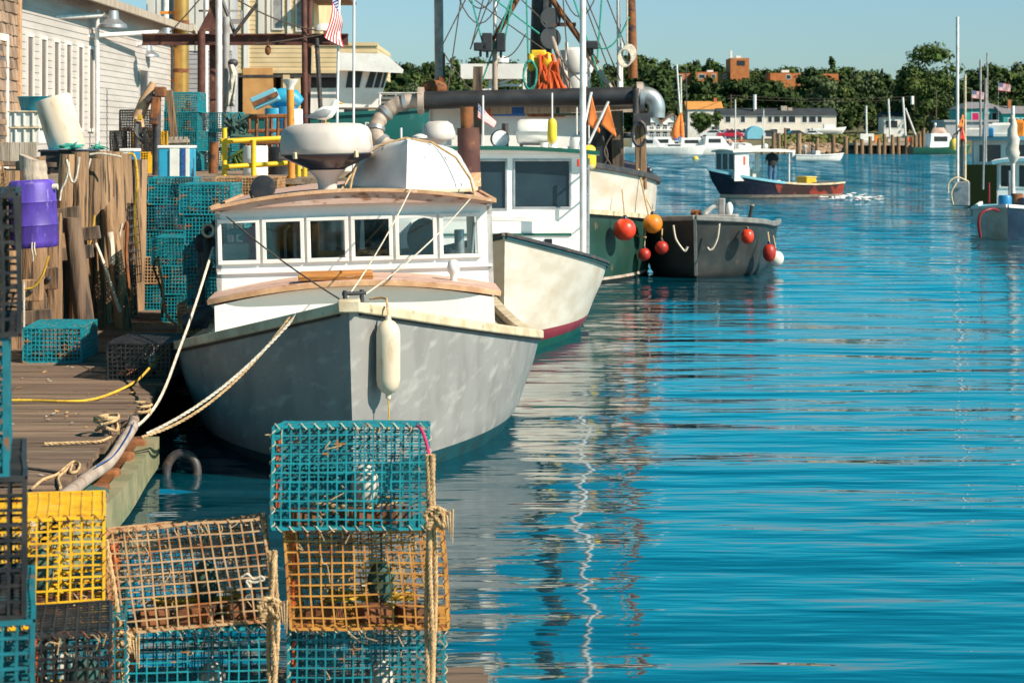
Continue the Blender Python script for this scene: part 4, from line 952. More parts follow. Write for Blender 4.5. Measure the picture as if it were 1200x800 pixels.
m = MB(); m.tube([c+Vector((-.32,0,.0)), c+Vector((-.3,0,.12)), c+Vector((-.15,0,.22)), c+Vector((0,0,.24))], .05, 10); m.ball(c+Vector((.14,0,.18)), (.07,.07,.13)); m.build('exhaust_hose', 'white_pipe', eng, 50, True)
c = skl(816,254,37.4); m = MB(); m.tube([c+Vector((0,0,-.2)), c+Vector((0,0,.1))], .06, 10); m.tube([c+Vector((-.1,0,.08)), c+Vector((.1,0,.08))], .05, 10); m.build('bow_bitt', 'rust', sk, 50, True)
m = MB(); a = skl(876,268,37.0); b = skl(881.5,241,37.0); m.tube([a, b], .035, 8); tl_ = m.build('upright_bar', 'black_rubber', sk, 50, True)
m = MB(); m.tube([b, b+(b-a)*.05], .036, 8); m.build('bar_tip', 'cream_trim', tl_, 50, True)
for px in (802,829):
    c = skl(px,268,36.35); m = MB(); m.box(c, (.035,.03,.06)); m.build('reflector', 'orange_plastic', sk, None, True)
def sk_fender(*a, **k): return ball_fender(*a, **k)
sk_fender(775.5,290,8.0,36.0,'buoy_dark_red','red ball fender on the shaded port bow of the dark skiff',up=(776,268))
sk_fender(876,277,7.6,36.2,'buoy_red','red ribbed fender on the gunwale below the upright black bar',up=(872,266),ell=1.2)
sk_fender(901.5,296,7.9,36.6,'buoy_dark_red','oval red fender at the outer quarter of the skiff touching the white ball',up=(900,272),ell=1.35)
sk_fender(909,303,9.6,37.0,'buoy_white','white ball fender touching the water at the skiff quarter',up=(906,276))
for pts,lab in (([(789,264),(792,280),(800,292),(803,294),(806,289)],'pale mooring rope hanging in a loop on the port bow of the skiff'),([(843,262),(841,278),(836,290),(832,293),(829,290)],'pale rope hanging in a loop on the starboard bow of the skiff')):
    rope('mooring_rope', smoothpath([at(*p,35.9) for p in pts],5), .02, 'rope_white', lab)

# ================================================================== person helper
def person(loc, rz, label, h=1.75, shirt='shirt_black', trousers='jeans', sit=False, hair='hair_dark', arms=((.35,.15),(-.35,.15))):
    t = thing('person', label, 'person', loc, rz)
    k = h/1.75
    m = MB()
    pel = .95 if not sit else .52
    def S(*p): return [Vector(q)*k for q in p]
    tz = pel
    # torso + neck + head as one swept body
    m.tube(S((0,0,tz-.06),(0,0,tz+.05),(0,-.01,tz+.20),(0,-.02,tz+.36),(0,-.02,tz+.48),(0,-.02,tz+.54),(0,-.03,tz+.60),(0,-.045,tz+.66),(0,-.05,tz+.73),(0,-.045,tz+.79),(0,-.04,tz+.825)),
           [x*k for x in (.10,.13,.12,.135,.12,.055,.056,.082,.092,.08,.03)], 16, ell=[1.35,1.35,1.35,1.45,1.55,1.1,1,.85,.85,.85,.85])
    for s in (-1,1):
        if sit: m.tube(S((s*.09,0,tz),(s*.11,-.22,tz+.02),(s*.12,-.44,tz),(s*.12,-.46,tz-.22),(s*.12,-.46,tz-.42),(s*.12,-.56,tz-.44)), [x*k for x in (.09,.085,.06,.055,.04,.035)], 10)
        else: m.tube(S((s*.085,0,tz),(s*.10,-.01,tz-.25),(s*.10,-.02,tz-.45),(s*.10,.0,tz-.68),(s*.10,.01,tz-.88),(s*.11,-.10,tz-.92)), [x*k for x in (.095,.085,.06,.058,.042,.035)], 10)
        fx, fz = arms[0] if s > 0 else arms[1]
        m.tube(S((s*.17,-.02,tz+.46),(s*.22,-.03,tz+.36),(s*.26,-.02,tz+.20),(s*.20,-.22,tz+.14),(s*.17,-.30,tz+.13),(s*.16,-.37,tz+.12)), [x*k for x in (.055,.055,.042,.034,.03,.018)], 10)
    body = m.build('body', 'skin', t, 80, True)
    m = MB()
    m.tube(S((0,0,tz-.08),(0,0,tz+.05),(0,-.01,tz+.20),(0,-.02,tz+.36),(0,-.02,tz+.49),(0,-.02,tz+.535)), [x*k for x in (.115,.142,.135,.15,.135,.07)], 16, ell=[1.35,1.35,1.35,1.45,1.55,1.2])
    for s in (-1,1): m.tube(S((s*.15,-.02,tz+.47),(s*.22,-.03,tz+.36),(s*.255,-.02,tz+.24)), [x*k for x in (.07,.068,.056)], 10)
    m.build('shirt', shirt, t, 80, True)
    m = MB()
    for s in (-1,1):
        if sit: m.tube(S((s*.06,0,tz),(s*.11,-.22,tz+.02),(s*.12,-.45,tz),(s*.12,-.46,tz-.22),(s*.12,-.46,tz-.38)), [x*k for x in (.11,.1,.075,.07,.06)], 10)
        else: m.tube(S((s*.06,0,tz+.03),(s*.10,-.01,tz-.25),(s*.10,-.02,tz-.45),(s*.10,.0,tz-.68),(s*.10,.01,tz-.86)), [x*k for x in (.12,.102,.078,.07,.065)], 10)
    m.build('trousers', trousers, t, 80, True)
    m = MB(); m.ball(Vector((0,-.028,tz+.755))*k, (.088*k,.10*k,.085*k), 14, 10); m.build('hair', hair, t, 80, True)
    return t

# ================================================================== lobster boat under way
lo = thing('lobster_boat', 'dark lobster boat with white wheelhouse and red patched stern heading across the harbour', 'boat', (7.95,83.0,0), rz=math.atan2(-.90,.44))
LI = TM[lo.name].inverted()
HL = Hull(6.0, [(0,1.18,.62,.60,1.05,2.0), (.12,.8,.45,.43,1.02,2.1), (.38,.4,.24,.24,.95,2.2), (.62,.06,.06,.06,.88,2.3), (.9,-.3,-.3,-.3,.6,2.2), (1.2,-.45,-.45,-.45,0,2)], sm=.45, taper=.08)
m = MB(); HL.shell(m, 0, 2.72, 8, 16, 0, .42, False); m.build('hull', 'navy_black', lo, 40, True)
m = MB(); HL.shell(m, 0, 2.72, 8, 16, .42, 1); m.build('hull_patched', 'maroon_hull', lo, 40, True)['label'] = 'dark hull side with bare red patches toward the stern'
m = MB(); HL.shell(m, 2.72, 3.15, 2, 30); m.build('boot_stripe', 'hose', lo, 40, True)
m = MB(); HL.shell(m, 3.15, 5, 6, 30); m.build('bottom', 'dark_slime', lo, 40, True)
m = MB(); HL.deck(m, 0, -.02, .0, .52); m.build('foredeck', 'pale_blue_paint', lo, 30, True)
m = MB(); HL.deck(m, 1.6, .0, .40); m.build('sole', 'grey_pipe', lo, 30, True)
m = MB()
for s in (-1,1): m.sweep(HL.line(0, s, .0, .5, 20, .0, .0), .09, .10)
m.build('bow_rail', 'pale_blue_paint', lo, 40, True)
m = MB()
for s in (-1,1): m.sweep(HL.line(0, s, .5, 1, 16, .0, .0), .09, .07)
p1 = HL.p(0,1,-1); p2 = HL.p(0,1,1); m.bar(p1,p2,.09,.07); m.build('cap_rail', 'cream_trim', lo, 40, True)
m = MB()
m.panel((-.72,.8,.80), (1,0,0), (0,0,1), 1.44, 1.10, [(.06,.44,.36,1.0),(.52,.92,.36,1.0),(1.00,1.38,.36,1.0)], .05)
m.panel((.72,.8,.70), (0,1,0), (0,0,1), .68, 1.20, [], .05)
m.panel((-.72,2.9,.80), (0,-1,0), (0,0,1), 2.1, 1.10, [(.2,.8,.36,1.0),(1.0,1.8,.36,1.0)], .05)
m.build('wheelhouse', 'white_paint', lo, None, True)
for x0,x1 in ((.06,.44),(.52,.92),(1.00,1.38)):
    m = MB(); m.bx(x0-.72,x1-.72,.82,.83,1.16,1.80); m.build('window', 'window_dark', lo, None, True)
m = MB(); m.slab(lambda u,v: (-.84+1.68*u, .66+2.9*v, 1.98-.06*(2*u-1)**2+.03*math.sin(v*3)), lambda u,v: (-.84+1.68*u, .66+2.9*v, 1.91-.06*(2*u-1)**2+.03*math.sin(v*3)), 8, 8); m.build('roof', 'board_white', lo, 35, True)
m = MB(); m.bx(-.66,.30,1.75,1.80,.45,1.25); m.bx(-.66,-.1,2.2,2.6,.45,1.05); m.build('bulkhead', 'pink_interior', lo, None, True)
m = MB(); m.bx(.05,.45,2.3,2.55,.45,.62); m.bx(.1,.2,2.25,2.3,.62,.75); m.build('bait_tray', 'buoy_yellow', lo, None, True)
for x,y in ((-.76,3.4),(.76,3.4)):
    m = MB(); m.tube([(x,y,.55),(x,y,1.93)], .035, 8); m.build('roof_post', 'white_pipe', lo, 40, True)
m = MB(); m.tube([(.55,.95,1.95),(.55,.95,4.0)], .024, 8); m.build('antenna', 'white_pipe', lo, 40, True)
m = MB(); m.tube([(.1,2.6,1.95),(.1,2.6,3.6)], .018, 8); m.build('antenna', 'white_pipe', lo, 40, True)
m = MB(); m.ball((.3,2.55,2.10), .11); m.build('radar_dome', 'white_paint', lo, 50, True)
m = MB(); m.lathe([(.22,0),(.24,.05),(.2,.16),(0,.2)], (.0,1.5,1.98), 16); m.build('roof_light', 'white_paint', lo, 50, True)
m = MB(); m.bx(.722,.735,1.22,1.32,1.35,1.70); m.build('number_plate', 'orange_plastic', lo, None, True, bevel=.02)
m = MB(); m.bx(-.6,.3,2.9,3.3,.42,.70); m.build('bait_box', 'white_paint', lo, None, True, bevel=.02)
q = TM[lo.name]@Vector((-.2,4.9,.40))
t = thing('fish_crate', 'yellow crate standing in the stern of the lobster boat', 'crate', q, TM[lo.name].to_euler().z)
m = MB(); m.box((0,0,.20), (.75,.5,.40)); m.build('body', 'yellow_wire', t, None, True, bevel=.04)
m = MB(); m.box((0,0,.415), (.8,.55,.05)); m.build('lid', 'buoy_yellow', t, None, True, bevel=.02)
q = TM[lo.name]@Vector((-.1,5.3,.34)); m = MB(T=Matrix.Translation(q)@Matrix.Rotation(TM[lo.name].to_euler().z,4,'Z')); m.box((0,0,.24), (1.3,.7,.05)); m.box((.3,0,.12),(.4,.5,.22)); m.box((-.35,0,.12),(.4,.5,.22))
tag(m.build('sorting_table', 'navy_black', bevel=.01), 'dark low table at the stern of the lobster boat beside the yellow crate', 'table')
q = TM[lo.name]@Vector((.35,2.85,.36))
pr = person(q, R(200), 'person in dark shirt and blue jeans standing at the lobster boat controls', 1.72)
# wake
m = MB(); rr = random.Random(5)
for k in range(75):
    x = rr.uniform(0,1)**1.3; px = 975+58*x; py = 231.0+rr.gauss(0,1.9)+1.5*x; dd = ground_d(py); p = at(px,py,dd); p.z = .03
    m.ball(p, (rr.uniform(.04,.18),rr.uniform(.05,.2),rr.uniform(.015,.06)*(1-.6*x)), 6, 4)
for k in range(70):
    px = rr.uniform(845,978); py = 230.5+rr.gauss(0,.5); p = at(px,py,ground_d(py)-.2); p.z = .01; m.ball(p, (rr.uniform(.05,.25),.1,.03), 6, 4)
o = m.build('wake_foam', 'foam', smooth=60); tag(o, 'white foam trailing behind the stern of the lobster boat', 'foam', kind='stuff')

# ================================================================== boats at the opposite berth (right of the picture)
rb = thing('fishing_boat', 'pale fishing boat with furled canvas on its mast and red hose over the bow', 'boat', (11.76,48.6,-.15), rz=math.atan2(-.25,.97))
RI = TM[rb.name].inverted()
def rl(px,py,d): return RI@at(px,py,d)
HR = Hull(8, [(0,.98,.80,.8,.92,2.0), (.1,.7,.55,.55,.89,2.0), (.35,.3,.28,.28,.82,2.1), (.5,.05,.05,.05,.76,2.2), (.8,-.4,-.4,-.3,.5,2.2), (1.1,-.5,-.5,-.4,0,2)], sm=.45, taper=.1)
m = MB(); HR.shell(m, 0, 2.85, 10, 30); n2 = len(m.f); m.mi = [1 if max(m.v[i].x for i in f) > .001 else 0 for f in m.f]; m.build('hull', ['hull_white','navy_black'], rb, 40, True)  # starboard faces coloured black, an off-frame shadow painted into the hull
m = MB(); HR.shell(m, 2.85, 5, 6, 30); m.build('bottom', 'boot_teal', rb, 40, True)
m = MB(); HR.deck(m, 0, -.03); m.build('deck', 'pale_blue_paint', rb, 30, True)
m = MB()
for s in (-1,1): m.sweep(HR.line(0, s, .0, 1, 30, .0, .02), .09, .08)
m.build('sheer_rail', 'white_paint', rb, 40, True, bevel=.01)
# wheelhouse squares up to the camera side
m = MB(); hol = [(.10,.46,.62,1.15),(.54,.90,.62,1.15),(.97,1.15,.62,1.15)]
m.panel((-.3,2.6,.78), (1,0,0), (0,0,1), 1.22, 1.22, hol, .05); m.panel((-.3,5.2,.78), (0,-1,0), (0,0,1), 2.6, 1.22, [(.3,.9,.1,1.15),(1.2,1.65,.5,1.12),(1.85,2.4,.5,1.12)], .05); m.panel((.92,2.6,.78), (0,1,0), (0,0,1), 2.6, 1.22, [(.4,1.1,.5,1.12)], .05)
m.build('wheelhouse', 'white_house_paint', rb, None, True)
for h in hol:
    m = MB(); m.frame((-.3,2.6,.78), (1,0,0), (0,0,1), h, .04, .02, -.04); w = m.build('window', 'white_paint', rb, None, True)
    m = MB(); m.bx(h[0]-.3, h[1]-.3, 2.62, 2.63, .78+h[2], .78+h[3]); m.build('pane', 'window_dark', w, None, True)
m = MB(); m.slab(lambda u,v: (-.42+1.46*u, 2.4+3.2*v, 2.12-.08*(2*u-1)**2), lambda u,v: (-.42+1.46*u, 2.4+3.2*v, 2.03-.08*(2*u-1)**2), 10, 3); rf = m.build('roof', 'white_paint', rb, 35, True)
m = MB(); m.sweep([(-.42+1.46*i/10, 2.385, 2.07-.08*(2*i/10-1)**2) for i in range(11)], .02, .08); m.sweep([(-.435, 2.4+3.2*i/4, 1.99) for i in range(5)], .02, .08); m.build('roof_edge', 'pale_blue_paint', rf, None, True)
c = rl(1187,240,50.3); m = MB(); m.tube([(c.x,c.y,.8),(c.x,c.y,3.4)], [.06,.045], 10); mst = m.build('mast', 'white_pipe', rb, 50, True)
m = MB(); m.tube([(c.x+.02*math.sin(i*1.7),c.y,2.0+i*.115) for i in range(12)], [.06,.13,.175,.16,.14,.15,.125,.12,.09,.07,.05,.015], 14); m.build('furled_canvas', 'canvas', mst, 50, True)
m = MB(); m.tube([rl(1152,222,49.5), rl(1154,122,49.5)], .025, 8); m.build('antenna', 'galvanised', rb, 50, True)
m = MB(); m.tube([rl(1183,243,50.3), rl(1183,200,50.3)], .03, 8); m.build('antenna', 'galvanised', rb, 50, True)
for (px,py,w,h,mt,nm) in ((1178,241,.34,.42,'blue_plastic','barrel'),(1192,236,.3,.3,'rust','bucket'),(1197,241,.4,.3,'navy_black','deck_box'),(1159,228,.05,.5,'stripe_maroon','boat_hook')):
    c = rl(px,py-2,49.9); m = MB(); m.lathe([(w*.45,-h*.5),(w*.5,-h*.3),(w*.5,h*.4),(w*.42,h*.5),(0,h*.5)], c, 14); m.build(nm, mt, rb, 40, True)
m = MB(); m.tube(smoothpath([rl(1170,247,48.7), rl(1162,245,48.4), rl(1150,250,48.3), rl(1147,262,48.3), rl(1149,278,48.4)], 6), .035, 8); tag(m.build('hose', 'stripe_maroon', rb, 50, True), None, None)

rc = thing('fishing_boat', 'larger fishing boat with grey stern box, moored behind the boat with the furled canvas', 'boat', (17.4,72.5,0), rz=-R(14))
CI = TM[rc.name].inverted()
def cl(px,py,d): return CI@at(px,py,d)
m = MB(); m.prism([(-1.35,0.02),(3.2,-.1),(3.3,1.3),(-1.5,1.1)], .4, 9); m.build('hull', 'navy_black', rc, None, True, bevel=.1)
m = MB(); m.prism([(-1.3,.05),(-.2,.05),(-.2,1.5),(-1.3,1.5)], .0, .38); m.build('stern_panel', 'leaf_core', rc, None, True)
m = MB(); hol = [(.25,1.0,.35,.95),(1.35,2.1,.35,.95),(2.4,3.0,.35,.95)]
m.panel((-1.1,.5,1.25), (1,0,0), (0,0,1), 4.2, 1.15, hol, .06); m.panel((-1.1,6.5,1.25), (0,-1,0), (0,0,1), 6, 1.15, [(1,2,.3,.95),(3,4,.3,.95)], .06); m.build('cabin', 'white_house_paint', rc, None, True)
for h in hol:
    m = MB(); m.frame((-1.1,.5,1.25), (1,0,0), (0,0,1), h, .05, .02, -.04); w = m.build('window', 'white_paint', rc, None, True)
    m = MB(); m.bx(h[0]-1.1, h[1]-1.1, .53, .55, 1.25+h[2], 1.25+h[3]); m.build('pane', 'window_brown', w, None, True)
m = MB(); m.box((1.0,3.4,2.44), (4.9,6.6,.1)); rf = m.build('roof', 'white_paint', rc, None, True, bevel=.02)
m = MB(); m.box((1.0,.08,2.44), (4.94,.05,.14)); m.build('roof_edge', 'pale_blue_paint', rf, None, True)
m = MB(); m.box(cl(1126.5,227,71.5), (.58,.7,.85)); gb = m.build('stern_box', 'galvanised', rc, None, True, bevel=.04)
m = MB(); m.tube(smoothpath([cl(1135,213,71), cl(1122,208,71), cl(1112,214,71), cl(1111,226,71)], 6), .03, 8); m.tube(smoothpath([cl(1121,214,71), cl(1115,226,71), cl(1117,240,71)], 6), .03, 8); m.build('hose_loop', 'cream_trim', rc, 50, True)
for (a,b,r,mt) in (((1122,238),(1122,20),.055,'white_pipe'),((1131,232),(1131,88),.045,'cream_trim'),((1155,190),(1155,92),.045,'grey_pipe'),((1149,160),(1149,70),.04,'grey_pipe'),((1157,160),(1157,62),.03,'grey_pipe')):
    m = MB(); m.tube([cl(*a,72), cl(*b,72)], r, 8); m.build('pole', mt, rc, 50, True)
d = 71.6
for (A,B,C_,D,lab,mt) in (((1128,134),(1122,150),(1127,150),(1131,140),'orange flag flying highest on the poles of the moored boat','flag_orange'),((1127,148),(1125,163),(1129,166),(1130,150),'red orange flag hanging below the orange one on the boat pole','buoy_red'),((1126,150),(1117,158),(1115,163),(1124,157),'dark grey flag stretched beside the red flag','dark_metal')):
    t = thing('marker_flag', lab, 'flag', at(*B,d)); m = MB(); flag_cloth(m, (at(*A,d),at(*B,d),at(*C_,d),at(*D,d)+Vector((0,.1,0))), 6, .06); o = m.build('pennant', mt, t, 80); s_ = o.modifiers.new('cloth','SOLIDIFY'); s_.thickness = .01
    m = MB(); m.tube([at(A[0],A[1]-3,d+.05), at(A[0],236,d+.05)], .02, 6); m.build('pole', 'black_rubber', t, 50)
for (px,w,h,mt,nm) in ((1141,.5,.28,'white_paint','life_raft'),(1158,.35,.3,'blue_plastic','tote'),(1172,.8,.45,'white_plastic','fish_box'),(1167,1.1,.12,'white_paint','roof_rack'),(1182,.4,.4,'rust','winch'),(1193,.4,.55,'buoy_orange','drum')):
    c = cl(px,163,72.8); c.z = 2.49+h/2; m = MB(); m.box(c, (w*1.1,.5,h)); m.box(c+Vector((.03,0,h*.5)), (w*.8,.4,h*.2)); m.build(nm, mt, rc, None, True, bevel=.06)
# ================================================================== floating dock
def edge_x(y): return -2.68-.058*(y-12.5)
FZ = .42
fdk = thing('floating_dock', 'worn floating dock of dark planks along the grey fishing boat', 'dock', (-4,16,0))
m = MB(); y = 8.4; rr = random.Random(11)
while y < 26.5:
    w = rr.uniform(.13,.17); x1 = edge_x(y)+rr.uniform(-.035,.03); zz_ = FZ+rr.uniform(-.006,.006)
    m.bx(-6.4, x1, y, y+w-.012, zz_-.045, zz_); y += w
m.build('planking', 'deck_plank', fdk)
m = MB(); m.bar((edge_x(8.4)-.16,8.4,FZ-.16),(edge_x(26)-.16,26.4,FZ-.16),.12,.22); m.bar((-4.4,8.4,FZ-.16),(-4.4,26.4,FZ-.16),.14,.22); m.bar((-6.2,8.4,FZ-.16),(-6.2,26.4,FZ-.16),.14,.22)
m.build('stringer', 'dark_pile', fdk)
m = MB()
for k in range(9): m.bx(-6.2, edge_x(9+2*k)-.35, 8.6+2*k, 9.9+2*k, -.35, FZ-.28)
m.build('float_tank', 'black_plastic', fdk, bevel=.05)
# timber wale and old fire hose along the edge
m = MB(); m.sweep(smoothpath([(-2.50,11.0,.17),(-2.50,12.2,.17),(-2.54,13.3,.16),(-2.64,14.5,.15),(-2.69,15.3,.15)],6), .11, .22)
w_ = m.build('wale_timber', 'green_timber', fdk, 30)
for y in (12.0,12.9,13.5,14.2,14.9):
    m = MB(); m.box((edge_x(y)+.07,y,.24), (.16,.16,.14), (0,0,rr.uniform(-.3,.3))); m.build('rubber_block', 'rust', fdk, bevel=.02)
m = MB(); m.box((-2.56,12.35,.28), (.16,.7,.12), (0,.2,.05)); m.build('green_block', 'net_green', fdk, bevel=.03)
rope('old_hose', smoothpath([(-2.60,10.6,.40),(-2.60,11.5,.41),(-2.59,12.4,.42),(-2.60,13.2,.40),(-2.64,13.9,.43),(-2.69,14.5,.44),(-2.74,14.85,.45)],8), .04, 'hose', 'flattened white hose lying along the float edge as a rubbing strip', n=10, cat='hose')
rope('hose_stripe', smoothpath([(-2.555,12.6,.475),(-2.56,13.2,.452),(-2.60,13.9,.482),(-2.66,14.4,.49)],6), .004, 'rope_blue', 'blue line lying on the white hose at the float edge')
# white half-sunk hoop between float and hull
c = at(213,548,15.2); m = MB(); m.tube([c+Vector((.115*math.cos(R(a)), .02*math.sin(R(a)), .135*math.sin(R(a))-.03)) for a in range(-20,201,11)], .035, 10); tag(m.build('tyre_fender', 'dark_metal', smooth=60), 'dim hoop of a half sunk tyre in the dark water under the hull', 'tyre')
# deck rope work
p = Vector((-2.82,14.25,FZ))
cl_ = thing('dock_cleat', 'iron dock cleat wound with tan rope at the edge of the float', 'cleat', p)
m = MB(); m.tube([(0,-.12,.07),(0,-.05,.085),(0,.05,.085),(0,.12,.07)], [.018,.026,.026,.018], 10); m.tube([(0,-.045,0),(0,-.04,.08)], .024); m.tube([(0,.045,0),(0,.04,.08)], .024); m.build('body', 'dark_metal', cl_, 50, True)
m = MB(); pts = []
for k in range(44):
    a = k*.62; pts.append(Vector((.075*math.cos(a)+rr.uniform(-.012,.012), .095*math.sin(a)+rr.uniform(-.01,.01), .03+.10*abs(math.sin(k*.21))+rr.uniform(0,.012))))
m.tube(smoothpath(pts,3), .011, 6); tag(m.build('rope_wrap', 'rope_tan', cl_, 60, True), None, None)
def deckpath(pp, z=FZ+.015): 
    out = []
    for px,py in pp: d = ground_d(py, z); v = at(px,py,d); out.append(v)
    return out
rope('mooring_tail', smoothpath(deckpath([(52,520),(75,519),(100,518),(118,517),(130,512)]),5), .012, 'rope_tan', 'straight tan rope tail lying across the planks to the cleat', lay=True)
rope('loose_rope', smoothpath(deckpath([(38,572),(50,562),(66,556),(76,548),(86,541),(93,544),(90,552),(82,553),(84,544),(76,552),(68,560),(71,571)]),5), .010, 'rope_tan', 'loose rope with a knot lying on the dock near the yellow trap')
rope('loose_rope', smoothpath(deckpath([(8,547),(30,548),(55,551),(72,554)]),5), .010, 'rope_dark', 'thin dark rope lying straight on the dock near the blue trap stack')
rope('yellow_line', smoothpath(deckpath([(12,469),(40,469),(80,470),(108,468)])+[at(135,459,16.6), at(160,446,17.0), at(176,430,17.4), at(199,406,17.9)],5), .011, 'rope_yellow', 'yellow line crossing the dock planks and rising to the grey boat')
m = MB()
for k in range(26):
    a = k*.55; m.cur = 0
q = at(168,489,14.85)
pts = [q+Vector((.05*math.cos(k*.7)+rr.uniform(-.02,.02), .07*math.sin(k*.7), .02+.004*k)) for k in range(26)]
m = MB(); m.tube(smoothpath(pts,3), .010, 6); tag(m.build('rope_knot', 'rope_tan', smooth=60), 'small tan rope knot on the outer corner of the float', 'rope')
# fallen leaves
m = MB()
for k in range(170):
    y = rr.uniform(11.6,24); x = rr.uniform(-4.5, edge_x(y)-.05); s_ = rr.uniform(.012,.035); a = rr.uniform(0,6.3)
    m.cur = 0 if rr.random() < .6 else 1
    z = FZ+.012; dx, dy = math.cos(a)*s_, math.sin(a)*s_
    m.add([(x-dx,y-dy,z),(x+dy*.5,y-dx*.5,z+.006),(x+dx,y+dy,z+rr.uniform(0,.014)),(x-dy*.5,y+dx*.5,z+.004)], [(0,1,2,3)])
o = m.build('fallen_leaves', ['fallen_leaf','net_white']); tag(o, 'fallen leaves and paint flakes scattered over the dock planks', 'leaves', kind='stuff')
# near platform that carries the stacks of traps
nd = thing('floating_dock', 'near end of the dock under the piles of lobster traps', 'dock', (-1.5,6,0))
m = MB(); x = -6.0
y = 2.6
while y < 8.0:
    w = rr.uniform(.13,.17); m.bx(-6.0, -.10+rr.uniform(-.02,.02), y, min(y+w-.012,8.05), FZ-.045-.003, FZ-.003); y += w
m.build('planking', 'deck_plank', nd)
m = MB(); m.bx(-6,-.14,7.8,8.0,FZ-.3,FZ-.05); m.bx(-.3,-.14,2.6,7.8,FZ-.3,FZ-.05); m.build('stringer', 'dark_pile', nd)
m = MB(); m.bx(-5.8,-.4,3,7.6,-.35,FZ-.31); m.build('float_tank', 'black_plastic', nd, bevel=.05)

# ================================================================== lobster traps
def cage_mb(w, h, d, step, r, seed=0, jit=.006, thick=1.7, dx=0.0):
    rr = random.Random(seed); m = MB(); off = Vector((rr.uniform(0,50),rr.uniform(0,50),rr.uniform(0,50)))
    def bend(p):
        p = Vector(p); n = noise.noise_vector(p*4.2+off)*jit+noise.noise_vector(p*13+off)*jit*.35; q = p+n; q.x += dx*(p.z/h-.5); return q
    def wire(a, b, rad):
        a = Vector(a); b = Vector(b); k = max(2, int((b-a).length/.09)); m.tube([bend(a.lerp(b, i/k)) for i in range(k+1)], rad, 4, False)
    nx = max(2, round(w/step)); ny = max(2, round(d/step)); nz = max(2, round(h/step))
    X = [-w/2+w*i/nx for i in range(nx+1)]; Y = [-d/2+d*i/ny for i in range(ny+1)]; Z = [h*i/nz for i in range(nz+1)]
    for y in (-d/2, d/2):
        for i,x in enumerate(X): wire((x,y,0),(x,y,h), r*thick if i in (0,nx) else r)
        for i,z in enumerate(Z): wire((-w/2,y,z),(w/2,y,z), r*thick if i in (0,nz) else r)
    for x in (-w/2, w/2):
        for y in Y[1:-1]: wire((x,y,0),(x,y,h), r)
        for i,z in enumerate(Z): wire((x,-d/2,z),(x,d/2,z), r*thick if i in (0,nz) else r)
    for z in (0, h):
        for x in X[1:-1]: wire((x,-d/2,z),(x,d/2,z), r)
        for y in Y[1:-1]: wire((-w/2,y,z),(w/2,y,z), r)
    yp = d*.06
    for x in X[1:-1:1]: wire((x,yp,0),(x,yp,h), r*.9)
    for z in Z[1:-1]: wire((-w/2,yp,z),(w/2,yp,z), r*.9)
    return m
def net_head(w, h, d, y0, y1, rr, ring=.075):
    """netting funnel with its ring"""
    m = MB(); N_ = 14; K = 5
    c = Vector((rr.uniform(-.03,.03), y1, h*.52))
    P = []
    for k in range(K+1):
        t = k/K; row = []
        for j in range(N_):
            a = 2*math.pi*j/N_; e = Vector((w*.48*max(-1,min(1,1.3*math.cos(a))), y0, h*.5+h*.46*max(-1,min(1,1.3*math.sin(a)))))
            g = c+Vector((ring*math.cos(a),0,ring*math.sin(a))); row.append(e.lerp(g, t**.8)+Vector((rr.uniform(-.006,.006),0,rr.uniform(-.006,.006))))
        P.append(row)
    for k in range(K):
        for j in range(N_):
            m.tube([P[k][j], P[k+1][(j+k%2)%N_]], .0016, 3, False); m.tube([P[k][(j+1)%N_], P[k+1][(j+k%2)%N_]], .0016, 3, False)
    return m, c
